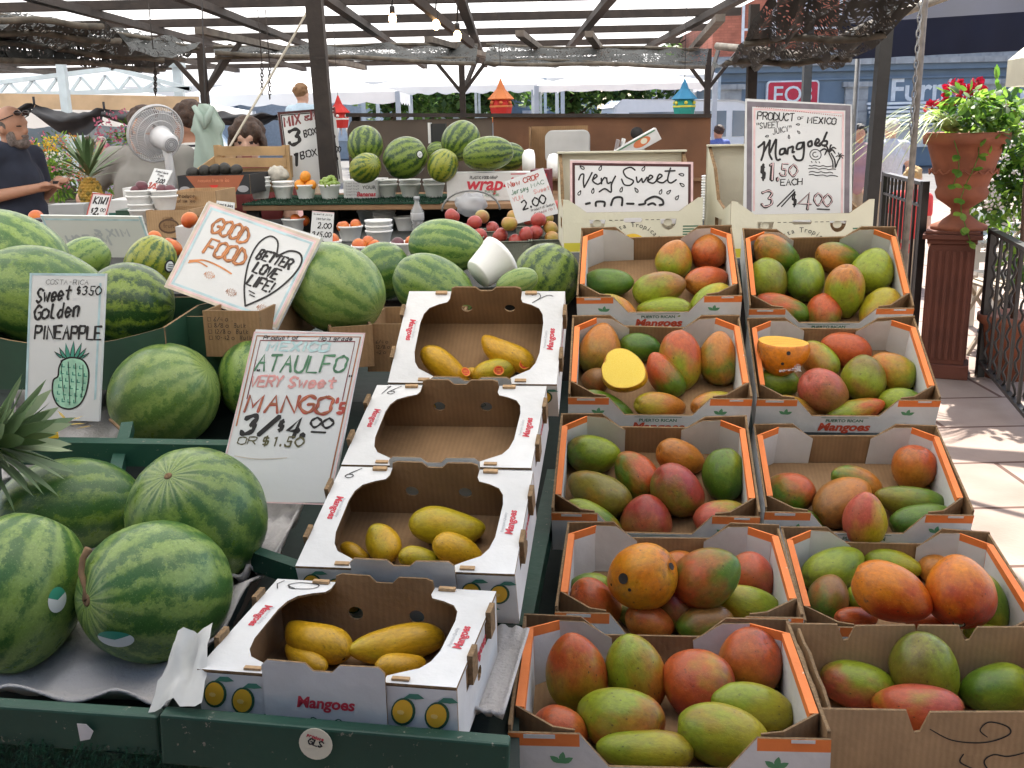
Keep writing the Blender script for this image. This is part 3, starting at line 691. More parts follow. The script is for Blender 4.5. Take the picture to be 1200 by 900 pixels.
b.plate([[(0, -h), (w, -h), (w, 0)]+top[::-1]+[(0, 0)]], .004, frame((0, d, .002), X, Zv, Vector((0, -1, 0))), M_KRAFTL, M_KRAFTL, M_KEDGE)
b.build('tray', o)
for x in (.0, w-.018):
    s = MB(); lo_ = [[(.0045, -h), (d-.0045, -h), (d-.0045, -.002), (d*.8, -.004), (d*.62, .002), (d*.4, -.003), (d*.2, 0), (.0045, -.006)]]
    lo_ += [[(yy, -.04), (yy+.022, -.04), (yy+.022, -.018), (yy, -.018)] for yy in (d*.2, d*.48, d*.76)]
    s.plate(lo_, .004, frame((x+.004, 0, 0), Vector((0, 1, 0)), Zv, X), M_KRAFTL, M_KRAFTL, M_KEDGE); s.plate(lo_, .004, frame((x+.016, 0, 0), Vector((0, 1, 0)), Zv, X), M_KRAFTL, M_KRAFTL, M_KEDGE)
    s.build('side_wall', o)
pf = MB(); TF = frame((-.05, -.0008, -.000), X, Zv, Vector((0, -1, 0)))
for st in ([(.19, -.03), (.22, -.046), (.26, -.048), (.288, -.036), (.285, -.024), (.262, -.018), (.252, -.03), (.262, -.04)], [(.33, -.05), (.31, -.062), (.29, -.068), (.272, -.066), (.262, -.078), (.28, -.1), (.31, -.115)], [(.235, -.066), (.232, -.078), (.25, -.088)]):
    pf.ribbon(spline(st, 6), .0022, M_BLACK, 0, TF, True)
pf.build('scribble', o)

# ================================================================== white ataulfo cartons
WW, WD, WH = .30, .235, .088
M_YEL = mat('mango_art', (.78, .44, .03), .6); M_DG = mat('dark_green_print', (.02, .09, .05), .6)
def mango_art(mb, x, y, k, T):
    a = .25
    o_ = [(x+k*(1.05*math.cos(t)*.8+.16*math.sin(t)), y+k*(1.05*math.sin(t))) for t in [i*PI/10 for i in range(20)]]
    i_ = [(x+k*(.86*math.cos(t)*.8+.12*math.sin(t))-k*.03, y+k*.88*math.sin(t)+k*.03) for t in [i*PI/10 for i in range(20)]]
    mb.plate([o_], .0002, T @ TR(0, 0, .0003), M_DG); mb.plate([i_], .0002, T @ TR(0, 0, .0007), M_YEL)
    mb.plate([[(x-k*.2+k*c, y-k*.1+k*.30*q) for c, q in ((-.2, .6), (0, .8), (.2, .7), (.28, .3), (.2, -.2), (0, -.3), (-.2, 0))]], .0002, T @ TR(0, 0, .0011), mat('mango_gloss', (.80, .55, .16), .5))
    lf = [(x+k*.1, y+k*1.05), (x+k*.5, y+k*1.38), (x+k*1.1, y+k*1.40), (x+k*1.5, y+k*1.1), (x+k*.9, y+k*1.0)]
    mb.plate([lf], .0002, T @ TR(0, 0, .0005), mat('leaf_print2', (.05, .20, .14), .6))
def lid_carton(T, label, num, seed):
    o = thing('white_carton', label, 'carton', T, 'white lidded ataulfo mango cartons'); w, d, h, e = WW, WD, WH, .0035; rnd = random.Random(seed)
    b = MB(); b.plate([[(.004, .004), (w-.004, .004), (w-.004, d-.004), (.004, d-.004)]]+[circ(x, y, .013, .011, 12) for x in (.075, .15, .225) for y in (.10,)], .0035, TR(0, 0, -h+.0035), M_KRAFT)
    xa, xb = .082, w-.082; nt = [(w/2-.020, .013), (w/2-.011, .004), (w/2+.011, .004), (w/2+.020, .013)]
    rp = [(0, -h), (w, -h), (w, -.004), (xb, -.004), (xb-.002, .010), (xb-.010, .0135)]+nt[::-1]+[(xa+.010, .0135), (xa+.002, .010), (xa, -.004), (0, -.004)]
    b.plate([rp]+[circ(x, -.042, .0105, .0095, 14) for x in (w*.36, w*.64)], e, frame((0, d-e, 0), X, Zv, Vector((0, -1, 0))), M_KRAFT, M_WHITE, M_KEDGE)
    fp = [(0, -h), (xa, -h), (xa, -.004), (0, -.004)]
    b.plate([fp], e, frame((0, 0, 0), X, Zv, Vector((0, -1, 0))), M_WHITE, M_KRAFT, M_KEDGE)
    b.plate([[(xb, -h), (w, -h), (w, -.004), (xb, -.004)]], e, frame((0, 0, 0), X, Zv, Vector((0, -1, 0))), M_WHITE, M_KRAFT, M_KEDGE)
    b.build('tray', o)
    f = MB(); fr = [(xa-.003, -h), (xb+.003, -h), (xb+.003, .012), (xb-.004, .019)]+[(p[0], p[1]+.005) for p in nt[::-1]]+[(xa+.004, .019), (xa-.003, .012)]
    TFp = frame((0, -.003, 0), X, Zv, Vector((0, -1, 0))); f.plate([fr]+[circ(x, -.073, .0115, .0085, 14) for x in (w*.375, w*.63)], .0028, TFp, M_WHITE, M_KRAFT, M_KEDGE)
    font(f, 'Mangoes', .019, M_RED, frame((w*.5, -.0034, -.036), X, Zv, Vector((0, -1, 0))), .2, .0006)
    bt = MB
    for sx, sy, k in ((-1, 1, .016), (1, 1, .016), (-1, -1, .009), (1, -1, .009)):    # butterfly
        f.ribbon(spline([(w*.5, -.060), (w*.5+sx*k*.9, -.060+sy*k*.75), (w*.5+sx*k*1.25, -.060+sy*k*.2), (w*.5, -.061)], 5), .0014, M_DG, .0004, TFp)
    f.build('front_panel', o)
    for sgn in (0, 1):                                  # punched side wall and the lid strip above it
        x = 0 if sgn == 0 else w; s = MB(); lo_ = [[(e, -h), (d-e, -h), (d-e, -.004), (e, -.004)]]
        for y0 in (d*.2, d*.66): lo_.append([(y0, -.034), (y0+.03, -.034), (y0+.03, -.006), (y0, -.006)])
        lo_ += [circ(d*.5, -.05, .011, .009, 10)]
        nrm = Vector((-1, 0, 0)) if sgn == 0 else X
        Ts = frame((0, 0, 0), Vector((0, 1, 0)), Zv, X) if sgn else frame((0, d, 0), Vector((0, -1, 0)), Zv, Vector((-1, 0, 0)))
        s.plate(lo_, e, TR(x, 0, 0) @ Ts, M_WHITE, M_KRAFT, M_KEDGE)
        font(s, 'Mangoes', .022, M_RED, TR(x, 0, 0) @ Ts @ TR(d*.5, -.03, .0006), .2, .0006); s.build('side_wall', o)
        L_ = MB(); pts = [(0, 0), (xa, 0), (xa, .014), (.070, .022), (.050, .034), (.041, .050), (.036, .075), (.035, d-.085), (.038, d-.062), (.046, d-.046), (.062, d-.036), (.078, d-.03), (xa, d-.02), (xa, d), (0, d)]
        if sgn: pts = [(w-p[0], p[1]) for p in pts][::-1]
        holes = []
        for y0 in (.02, d-.028):
            hx = .062 if sgn == 0 else w-.062; holes.append([(hx-.011, y0-.0035 if y0 > .1 else y0-.014), (hx+.011, y0-.0035 if y0 > .1 else y0-.014), (hx+.011, y0+.004 if y0 > .1 else y0-.008), (hx-.011, y0+.004 if y0 > .1 else y0-.008)])
        L_.plate([pts], .003, TR(0, 0, 0), M_WHITE, M_KRAFT, M_KEDGE)
        tx = .015 if sgn == 0 else w-.013; ty, tdir = (d*.56, Vector((0, -1, 0))) if sgn == 0 else (d*.46, Vector((0, 1, 0)))
        font(L_, 'Mangoes', .0155, M_RED, frame((tx, ty, .0006), tdir, Vector((0, 0, 1)).cross(tdir), Zv), .2, .0005)
        font(L_, 'Premium Quality', .0065, mat('grey_print', (.35, .35, .37), .7), frame((tx+(.010 if sgn == 0 else -.013), ty, .0006), tdir, Vector((0, 0, 1)).cross(tdir), Zv), .15)
        for y0 in (d*.24, d*.7):                        # torn brown tabs standing at the outer edge
            L_.box(x-.006 if sgn == 0 else x-.0005, x+.0005 if sgn == 0 else x+.006, y0, y0+.028, -.030, .004+rnd.uniform(0, .005), M_KEDGE)
        hx = xa-.018 if sgn == 0 else xb+.018
        L_.box(hx-.011, hx+.011, d-.010, d-.003, .0005, .0045, M_KRAFTL); L_.box(hx-.010, hx+.010, .004, .010, .0004, .003, M_KRAFTL)
        L_.build('lid_strip', o)
    pr = MB(); TA = frame((0, -.0006, 0), X, Zv, Vector((0, -1, 0)))
    for x, y, k in ((.019, -.030, .0165), (.052, -.036, .0165), (.070, -.068, .0130), (.032, -.074, .012), (w-.061, -.034, .0165), (w-.023, -.036, .0165), (w-.074, -.070, .0130), (w-.042, -.076, .012)): mango_art(pr, x, y, k, TA)
    pr.build('print', o)
    if num:
        q = MB(); letters(q, num, .012, d-.030, .026, M_BLACK, w=.0017, T=TR(0, 0, 0), lift=.0008, ratio=.6, sl=.4)
        if num == '0': q = MB(); q.ribbon(spline([(.034, d-.026), (.022, d-.018), (.035, d-.009), (.062, d-.012), (.058, d-.024), (.030, d-.027), (.024, d-.019)], 6), .0015, M_BLACK, .0008); q.ribbon([(.012, d-.03), (.006, d-.016), (.012, d-.006)], .0015, M_BLACK, .0009)
        if num == '2': q = MB(); q.ribbon(spline([(w-.062, d-.012), (w-.05, d-.006), (w-.046, d-.018), (w-.06, d-.032), (w-.034, d-.012), (w-.022, d-.014)], 6), .0015, M_BLACK, .0008)
        q.build('pen_number', o)
    skew(o, seed+50, .03)
    return o
WC = {'W1': ((-.363, 1.045, 1.029, -9.6, .3), 'frontmost white lidded carton with printed mangoes and four yellow mangoes', '0'),
      'W2': ((-.299, 1.286, 1.044, -8.0, 16), 'second white lidded carton marked 6 with yellow mangoes inside', '6'),
      'W3': ((-.270, 1.525, 1.107, -8.4, 17.6), 'empty white lidded carton marked 16 in pen', '16'),
      'W4': ((-.220, 1.760, 1.179, -7.1, 34), 'rearmost white lidded carton tilted up, leaning on the watermelons', '2')}
for i, (k, (q, lab, num)) in enumerate(WC.items()):
    CT[k] = cart_frame(*q); lid_carton(CT[k], lab, num, i)
    for yy in (.02, .17): wb(MB().box(.01, WW-.01, yy, yy+.045, -WH-.020, -WH-.002, M_DKGREEN, CT[k]), 'slat', rack)
# ================================================================== mangoes
def mango_mesh(seed, slim=0):
    b = MB(); rnd = random.Random(seed); bk = rnd.uniform(.05, .17); eg = rnd.uniform(.03, .15); fl = rnd.uniform(.0, .05)
    def fn(p):                                           # stem end at -x, beak at +x
        x, y, z = p.z, p.x, p.y
        k = 1-eg*x-.10*max(0, x)**3
        n = .030*nz((x, y, z), 1.5, seed)
        y, z = y*k*(1+n), z*k*(1-fl+n)
        z += bk*(x*x-.3)-slim*.22*math.sin(x*2.2); y += .05*x*x*math.copysign(1, x)
        x = x*(1+n*.5)
        r = math.hypot(y, z)
        if x < -.85: x += .10*max(0, 1-r/.30)
        return Vector((x, y, z))
    b.ell((0, 0, 0), (1, 1, 1), M_MANGO, None, 32, 22, fn)
    b.lathe([(0, .02), (.05, .035), (.085, -.0), (.10, -.03)], 8, mat('stem_scar', (.035, .024, .014), .9), Matrix.Rotation(-PI/2, 4, 'Y') @ TR(0, 0, .885))
    me = b.build('mango'); d = me.data; bpy.data.objects.remove(me); return d
MM = [mango_mesh(s) for s in range(7)]; MS = [mango_mesh(s+20, 1) for s in range(3)]
PAL = {'g': (.085, .165, .014), 'G': (.040, .115, .012), 'y': (.33, .29, .016), 'l': (.22, .285, .018), 'o': (.42, .155, .022), 'r': (.42, .082, .020), 'c': (.29, .040, .030), 'p': (.43, .090, .060),
       'b': (.23, .110, .030), 'v': (.175, .155, .020), 'O': (.56, .175, .004), 'Y': (.50, .27, .008), 'A': (.55, .32, .012), 'e': (.42, .33, .012), 'd': (.14, .07, .03), 'R': (.36, .035, .008)}
def floor_of(T, h):
    n = T.to_3x3() @ Vector((0, 0, 1)); n.normalize(); return T @ Vector((0, 0, -h+.004)), n
def place(T, h, px, py, a, b, ang, lift=0, tilt=0):
    """ellipsoid resting on the carton floor whose outline in the photo is a x b pixels, long axis at ang"""
    p0, n = floor_of(T, h); ang = R(ang); d = (CX*math.cos(ang)+CY*math.sin(ang)).normalized()
    if tilt: d = (d*math.cos(R(tilt))+FW*math.sin(R(tilt))).normalized()
    dn = abs(d.dot(n)); sup = math.sqrt((a*dn)**2+b*b*(1-dn*dn))/F; D = ray(px, py)
    t = ((CAM-p0).dot(n)-lift)/(sup-n.dot(D)); c = CAM+D*t
    if not lift:                                          # keep the fruit behind the front wall and before the rear one
        Ti = T.inverted(); vy = (T.to_3x3() @ Vector((0, 1, 0))).normalized(); q = abs(d.dot(vy)); ext = math.sqrt((a*q)**2+b*b*(1-q*q))/F
        for _ in range(40):
            if (Ti @ c).y-ext*t > .004: break
            t += .004; c = CAM+D*t
        ux = (T.to_3x3() @ Vector((1, 0, 0))).normalized(); q = abs(d.dot(ux)); ext = math.sqrt((a*q)**2+b*b*(1-q*q))/F*t; lx = (Ti @ c).x; wx = .37 if h > .09 else WW
        if lx-ext < .013: c = c+ux*(.013-lx+ext)
        elif lx+ext > wx-.013: c = c-ux*(lx+ext-wx+.013)
    y = (n-d*n.dot(d)).normalized(); x = d; z = x.cross(y)
    return c, t, x, z, y
def put_mango(T, h, zo, q, group, carton, meshes=MM, cat='mango'):
    ox, oy, sc = zo; cx, cy, a, b, ang, lift, cols, grad, look, where = q
    px, py, a, b = ox+cx/sc, oy+cy/sc, a/sc, b/sc
    hs = int(cx*13+cy*7); tl = (26, -22, 14, 30, -8, 24, 0)[hs % 7]
    if hs % 3 == 0: ang += 180
    c, t, x, y, z = place(T, h, px, py, a, b, ang, lift, tl)
    k = t/F; o = bpy.data.objects.new('mango', meshes[hs % len(meshes)]); COL.objects.link(o)
    rl = Matrix.Rotation(((cx*7+cy*3) % 17-8)*.16, 4, 'X')
    o.matrix_world = frame(c, x, y, z) @ rl @ Matrix.Diagonal((a*k*1.08, b*k*1.09, b*k*1.09, 1))
    o['ca'], o['cb'], o['cc'] = PAL[cols[0]], PAL[cols[1]], PAL[cols[2]]
    g = (CX*math.cos(R(grad))+CY*math.sin(R(grad))); m3 = (frame(c, x, y, z) @ rl).to_3x3().transposed(); o['gd'] = tuple((m3 @ g).normalized())
    tag(o, f'{look} {where} {carton}', cat, group); return o
ZO = {'A1': (580, 700, 3.0769), 'A2': (640, 600, 4), 'A3': (640, 460, 4), 'A4': (650, 350, 5), 'A5': (640, 240, 5), 'B1': (900, 580, 2.8133), 'B2': (900, 600, 4), 'B3': (880, 480, 4.4444), 'B4': (870, 360, 5), 'B5': (860, 240, 5.4545),
      'W1': (200, 640, 2.857), 'W2': (320, 520, 3.3333), 'W4': (330, 310, 3.3333)}
# x, y, half length, half width (zoom pixels), angle, lift (m), colours (from, to, patch), direction of the colour change, look, place
MG = {
'A1': [(293, 270, 148, 102, 97, .0, 'yro', 80, 'upright orange-red mango with green base', 'at left rear of'), (507, 272, 136, 100, 112, .0, 'lor', -30, 'egg-shaped yellow-green mango with orange flank', 'at rear middle of'),
 (730, 312, 124, 118, 160, .0, 'rcy', -60, 'round crimson mango with yellowish top', 'in middle of'), (966, 240, 116, 108, 60, .0, 'orc', 60, 'dusky red mango with dark stem scar', 'at right rear of'),
 (962, 400, 148, 84, -14, .0, 'lye', -40, 'pale yellow-green mango with creased end', 'lying at right side of'), (822, 497, 158, 102, -8, .0, 'lyo', 10, 'large yellow-green mango with orange right end', 'at front right of'),
 (448, 440, 154, 108, -6, .0, 'lro', -50, 'large scuffed orange and green mango', 'left of center in'), (540, 555, 165, 76, -3, .0, 'lyb', 0, 'long yellow-green mango', 'against front edge of'), (240, 482, 102, 80, -30, .0, 'rro', 40, 'small plain red mango', 'in front left corner of')],
'A2': [(445, 305, 162, 143, 24, .052, 'OOA', 60, 'very ripe orange mango with black spots', 'lying on top in'), (755, 303, 160, 130, 35, .048, 'rgG', 10, 'large half red half green mango', 'lying on top in'),
 (625, 250, 82, 70, 10, 0, 'oor', 0, 'orange mango hidden behind two top ones', 'at rear of'), (972, 305, 106, 102, -30, 0, 'rpb', 0, 'dull red mango', 'at right rear of'), (948, 432, 152, 80, -16, 0, 'ylo', 0, 'long yellow-green mango', 'at right side of'),
 (205, 352, 96, 66, 8, 0, 'glg', 0, 'small green mango', 'at left side behind red one of'), (236, 428, 128, 92, -38, .0, 'oro', 90, 'red-orange mango with pointed top', 'at front left of'), (490, 520, 122, 82, -20, 0, 'oro', 60, 'plain orange mango', 'at front middle of'),
 (745, 527, 130, 86, 8, 0, 'gbo', 60, 'brownish mango with green belly', 'at front right of'), (612, 455, 118, 92, -50, 0, 'vcc', 90, 'dark dull crimson mango squeezed low', 'in middle of'), (390, 480, 60, 48, 0, 0, 'vgg', 0, 'green mango almost hidden under orange one', 'in')],
'A3': [(218, 290, 120, 86, -6, 0, 'glb', 20, 'green mango', 'at left rear of'), (245, 472, 156, 92, -24, 0, 'vvo', 0, 'olive mango with brown blush', 'at left middle of'), (218, 605, 142, 80, -26, 0, 'glo', 150, 'green-orange mango', 'in front left corner of'),
 (420, 384, 118, 86, -52, 0, 'grr', 30, 'orange-red mango with shiny streak', 'left of center in'), (630, 305, 124, 76, -18, 0, 'ooy', 90, 'orange mango with brown stem end', 'at rear middle of'), (836, 388, 120, 94, 92, 0, 'Ggl', 70, 'upright bright green mango', 'at right rear of'),
 (618, 464, 138, 108, -38, .0, 'vcp', 60, 'large rosy crimson mango', 'in middle of'), (468, 605, 126, 112, 100, 0, 'bcr', 70, 'dark red mango', 'at front middle of'), (820, 588, 122, 82, 14, 0, 'plr', 20, 'pink-red mango with green right end', 'at front right of')],
'A4': [(264, 295, 146, 112, 72, 0, 'voo', 80, 'orange-topped olive mango', 'at left rear of'), (500, 285, 116, 78, -4, 0, 'gGg', 0, 'green mango with dark scars', 'at rear middle of'), (738, 360, 165, 116, 100, 0, 'lrr', 75, 'large mango red above green below', 'at center right of'),
 (960, 350, 150, 106, 93, 0, 'goo', 85, 'upright mango orange above green below', 'at right rear of'), (645, 450, 142, 88, -56, 0, 'grp', 120, 'red mango with green tip', 'beside cut half in'),
 (240, 480, 80, 72, 0, 0, 'bbr', 0, 'dull brownish mango under cut half', 'in'), (318, 645, 168, 74, -30, 0, 'Ggo', 60, 'long dark green mango', 'in front left corner of'), (620, 632, 166, 80, -6, 0, 'yor', 0, 'orange-red mango', 'at front middle of'), (942, 622, 158, 76, 8, 0, 'oyo', 20, 'orange-olive mango', 'in front right corner of')],
'A5': [(367, 456, 137, 80, -2, 0, 'Ggg', 60, 'plain green mango', 'alone at left of'), (750, 320, 108, 98, 80, 0, 'loo', 80, 'round orange mango with green belly', 'at rear middle of'), (956, 272, 104, 96, 70, 0, 'ror', 60, 'red mango with stem facing out', 'in right rear corner of'),
 (664, 492, 150, 94, 14, 0, 'lbo', 30, 'olive-orange mango', 'in middle of'), (942, 446, 140, 82, 14, 0, 'orr', 60, 'orange-red mango', 'at right side of'), (962, 565, 132, 82, 36, 0, 'ley', 0, 'yellow-green mango', 'in front right corner of'), (690, 615, 160, 70, 0, 0, 'llo', 40, 'long yellow-green mango', 'at front middle of'), (412, 612, 126, 74, -26, 0, 'yoo', -10, 'orange mango with green side', 'in front left corner of')],
'B1': [(297, 625, 116, 72, -8, 0, 'plb', 60, 'mango half green half dull red', 'at left of'), (520, 585, 128, 102, -62, .0, 'vlg', -20, 'large yellow-green mango standing at rear', 'of'), (490, 704, 136, 76, 0, 0, 'rpl', 40, 'red mango', 'behind the notched front of'), (750, 642, 108, 80, 10, 0, 'glg', 0, 'green mango', 'at right of')],
'B2': [(310, 267, 162, 96, 16, 0, 'llg', 0, 'big pale green mango', 'at left rear of'), (580, 243, 128, 68, -12, 0, 'lye', 0, 'pale green mango', 'at rear middle of'), (580, 378, 176, 126, -24, .05, 'ROR', 120, 'ripe orange mango with red belly', 'lying on top, left, of'), (900, 372, 164, 146, -82, .045, 'ROR', 90, 'ripe orange mango with fruit sticker', 'lying on top, right, of'),
 (284, 398, 104, 88, 70, 0, 'gbr', 70, 'small olive mango with red-brown crown', 'at left of'), (790, 268, 78, 66, 0, 0, 'oob', 0, 'dull orange mango behind two ripe ones', 'in'), (1095, 430, 142, 96, -68, 0, 'lge', 30, 'green mango with dark blotch', 'at right side of'), (415, 502, 112, 56, -4, 0, 'rro', 0, 'red mango', 'low at front left of'), (742, 524, 96, 52, -8, 0, 'rrc', 0, 'red mango', 'low at front middle of'), (1030, 570, 106, 46, -4, 0, 'lyl', 0, 'green mango tip', 'low at front right of'), (412, 408, 44, 60, 0, 0, 'lgg', 0, 'green mango mostly hidden under orange one', 'in')],
'B3': [(200, 430, 126, 98, -10, 0, 'grr', 50, 'orange-red mango with green left cheek', 'at left of'), (545, 388, 152, 84, -22, 0, 'goo', -20, 'orange mango with green left end', 'at rear middle of'), (478, 478, 168, 112, 28, .0, 'boo', 30, 'large orange-brown mango', 'in middle of'), (594, 572, 144, 104, 100, .01, 'epb', 150, 'pinkish mango with yellow patch', 'at front middle of'),
 (856, 305, 116, 106, 90, 0, 'oro', 60, 'round bright orange-red mango', 'in right rear corner of'), (862, 482, 178, 80, -10, 0, 'vgy', 30, 'long olive green mango', 'at right of'), (890, 578, 158, 84, 12, 0, 'GgG', 60, 'plain green mango', 'in front right corner of'), (278, 572, 118, 50, -14, 0, 'ggl', 0, 'small green mango', 'in front left corner of')],
'B4': [(605, 250, 142, 98, -14, 0, 'rrc', 30, 'red mango', 'at rear middle of'), (450, 312, 126, 92, -55, 0, 'olb', 20, 'orange and green mango', 'beside the wrapped cut mango in'), (206, 442, 122, 84, -4, 0, 'glg', 60, 'green mango under the wrapped cut mango', 'in'), (480, 500, 162, 118, -34, .0, 'bpp', 120, 'bright rosy mango', 'in middle of'),
 (710, 418, 130, 120, -78, 0, 'lvb', 60, 'round olive mango with stem scar on top', 'in'), (911, 376, 134, 104, -26, 0, 'oly', -20, 'yellow-green mango with orange edge', 'at right rear of'), (930, 556, 122, 78, 4, 0, 'lgl', 0, 'green mango', 'in front right corner of'), (666, 608, 162, 68, 14, 0, 'lrl', 10, 'green mango with red right end', 'at front middle of'), (338, 602, 164, 62, -20, 0, 'oby', 0, 'olive-orange mango', 'in front left corner of'), (128, 525, 56, 42, 0, 0, 'vbb', 0, 'dull mango peeking out at left edge', 'of')],
'B5': [(275, 318, 166, 102, -24, 0, 'ogg', -30, 'orange mango with green right end', 'at left rear of'), (220, 480, 134, 112, -62, 0, 'vlg', 150, 'olive-green mango', 'at left of'), (462, 475, 144, 114, 74, 0, 'glg', 30, 'green mango with one black dot', 'in middle of'), (670, 342, 152, 90, -8, 0, 'ogg', 20, 'green mango with orange left end', 'at rear middle of'),
 (711, 555, 168, 116, 102, .0, 'loy', 90, 'upright yellow-green mango with orange top', 'in'), (918, 424, 142, 128, 60, 0, 'lly', 0, 'round yellow-green mango with black scratches', 'at right of'), (934, 668, 144, 108, 50, 0, 'oyo', 120, 'plain orange mango', 'in front right corner of'), (318, 662, 172, 80, -18, 0, 'rgp', -30, 'red mango with green right end', 'in front left corner of'), (580, 692, 122, 104, 80, 0, 'vrc', 90, 'dark red mango', 'at front middle of')],
}
for k, L_ in MG.items():
    for q in L_: put_mango(CT[k], CH if k != 'B1' else .12, ZO[k], q, 'loose red and green mangoes', CART[k][1] if k in CART else 'plain brown carton')
WM = {'W1': [(490, 320, 124, 66, -24, 0, 'AAe', 0, 'plump speckled yellow mango', 'at left in'), (755, 328, 152, 58, 3, 0, 'eAA', 60, 'long curved yellow-green mango', 'at right in'), (452, 376, 90, 38, -24, 0, 'AAA', 0, 'yellow mango half hidden at front left', 'of'), (770, 405, 82, 46, 10, 0, 'AYA', 0, 'yellow mango half hidden at front right', 'of')],
      'W2': [(680, 326, 138, 74, 4, 0, 'eeA', 0, 'large yellow-green mango', 'at rear right of'), (428, 388, 76, 62, -55, 0, 'eAA', 0, 'round yellow mango', 'at left of'), (724, 420, 98, 58, -18, 0, 'AAe', 0, 'ochre mango with brown speck', 'at front right of'), (574, 450, 80, 46, 0, 0, 'eyA', 0, 'pale green-yellow mango', 'at front middle of'), (318, 424, 58, 30, -14, 0, 'AAA', 0, 'yellow mango peeking out at left', 'of')],
      'W4': [(640, 402, 108, 50, -33, 0, 'AAY', 0, 'yellow mango with black specks', 'at left in'), (880, 350, 114, 52, -38, 0, 'YAA', 0, 'long bright yellow mango with bruise', 'at right in'), (838, 412, 88, 46, 30, 0, 'eyA', 0, 'greenish yellow mango with red sticker', 'in'), (760, 430, 40, 22, -10, 0, 'AAA', 0, 'small yellow mango tip', 'in')]}
WN = {'W1': 'frontmost white carton', 'W2': 'white carton marked 6', 'W4': 'rearmost white carton'}
WO = {}
for k, L_ in WM.items():
    for i, q in enumerate(L_): WO[k, i] = put_mango(CT[k], WH, ZO[k], q, 'yellow ataulfo mangoes', WN[k], MS)
def on_sticker(o, px, py, r, col, name='sticker', inner=None, ell=1, ink=None):
    """small printed label lying on a fruit, along the ray through the photo pixel"""
    D = ray(px, py).normalized(); inv = o.matrix_world.inverted(); p = inv @ CAM; d = (inv.to_3x3() @ D)
    A_, B_, C_ = d.dot(d), 2*p.dot(d), p.dot(p)-1.0; disc = B_*B_-4*A_*C_
    t = (-B_-math.sqrt(max(disc, 0)))/(2*A_); hp = p+d*t; n = (o.matrix_world.to_3x3().inverted().transposed() @ hp).normalized(); wp = o.matrix_world @ hp
    u = (CY-n*CY.dot(n)).normalized(); x = u.cross(n); T = frame(wp+n*.0012, x, u, n)
    m = MB(); nn = 24; vs = []; fs = []; Rc = sum(o.matrix_world.to_scale())/3
    for j in range(5):
        rr = r*j/4
        for i in range(nn):
            a = 2*PI*i/nn; X_, Y_ = rr*ell*math.cos(a), rr*math.sin(a); vs.append((X_, Y_, -(X_*X_+Y_*Y_)/(2*Rc)))
    for j in range(4):
        for i in range(nn): a, b_ = j*nn+i, j*nn+(i+1) % nn; fs.append((a, b_, b_+nn, a+nn))
    def mm(k):
        j = k//nn; i = k % nn
        return col if inner is None else (inner if inner_rule(i/nn*2*PI, j) else col)
    inner_rule = (lambda a, j: math.sin(a) > .35) if inner and not ink else (lambda a, j: j == 3)
    m.add(vs, fs, [mm(k) for k in range(len(fs))], T, True)
    if ink:
        for yy in (-.35, 0, .3): m.plate([[(-r*.5*ell, yy*r-.0006), (r*.5*ell, yy*r-.0006), (r*.5*ell, yy*r+.0008), (-r*.5*ell, yy*r+.0008)]], .0002, T @ TR(0, 0, .0008), ink)
    s = m.build(name, o); s.matrix_parent_inverse = o.matrix_world.inverted(); return s
M_SRED = mat('red_sticker', (.62, .03, .02), .5)
for k, px, py in ((('W4', 2), 584, 434), (('W4', 1), 614, 427), (('W4', 0), 545, 436)):
    on_sticker(WO[k], px, py, .009, M_SRED, inner=mat('orange_sticker', (.75, .25, .03), .5), ink=mat('orange_sticker', (.75, .25, .03), .5), ell=1.15)
on_sticker([o for o in COL.objects if o.get('label', '').startswith('ripe orange mango with fruit')][0], 1124, 730, .009, M_WHITE, ell=1.1, inner=M_BLACK, ink=mat('leaf_print', (.1, .28, .13)))
spo = [o for o in COL.objects if o.get('label', '').startswith('very ripe orange')][0]
for px, py, r in ((731, 678, .0085), (717, 685, .0022), (738, 691, .0028), (786, 664, .006)): on_sticker(spo, px, py, r, mat('rot_spot', (.025, .018, .014), .8), 'rot_spot')
# cut fruit
def cut_mango(T, zo, q, nrm, off, label, face, face2, wrap=None):
    ox, oy, sc = zo; cx, cy, a, b, ang, lift, cols = q; px, py, a, b = ox+cx/sc, oy+cy/sc, a/sc, b/sc
    c, t, x, y, z = place(T, CH, px, py, a, b, ang, lift); k = t/F
    bm = bmesh.new(); bm.from_mesh(MM[2]); M_ = frame(c, x, y, z) @ Matrix.Diagonal((a*k, b*k, b*k, 1)); bm.transform(M_)
    n = nrm.normalized(); co = c+n*off*b*k
    r_ = bmesh.ops.bisect_plane(bm, geom=bm.verts[:]+bm.edges[:]+bm.faces[:], plane_co=co, plane_no=n, clear_outer=True)
    ed = [e for e in r_['geom_cut'] if isinstance(e, bmesh.types.BMEdge)]; fl = bmesh.ops.contextual_create(bm, geom=ed)['faces']
    me = bpy.data.meshes.new('mango'); mi = len(MM[2].materials)
    for f in fl: f.material_index = mi; f.smooth = False
    rim = bmesh.ops.inset_region(bm, faces=fl, thickness=.0012, depth=0)['faces']
    for f in rim: f.material_index = mi+1; f.smooth = False
    bm.transform(M_.inverted()); bm.to_mesh(me); bm.free()
    for m in list(MM[2].materials)+[face, face2]: me.materials.append(m)
    o = bpy.data.objects.new('cut_mango', me); COL.objects.link(o); o.matrix_world = M_
    o['ca'], o['cb'], o['cc'] = PAL[cols[0]], PAL[cols[1]], PAL[cols[2]]; o['gd'] = (0, 1, 0); tag(o, label, 'mango'); return o, c, n, b*k
FL = mat('mango_flesh', (.80, .55, .03), .32, .3, 30, .25, 160, col2=(.86, .66, .10)); FL2 = mat('mango_flesh_rim', (.66, .40, .03), .4); FL3 = mat('ripe_flesh', (.78, .42, .05), .35, .3, 40, .1, 60)
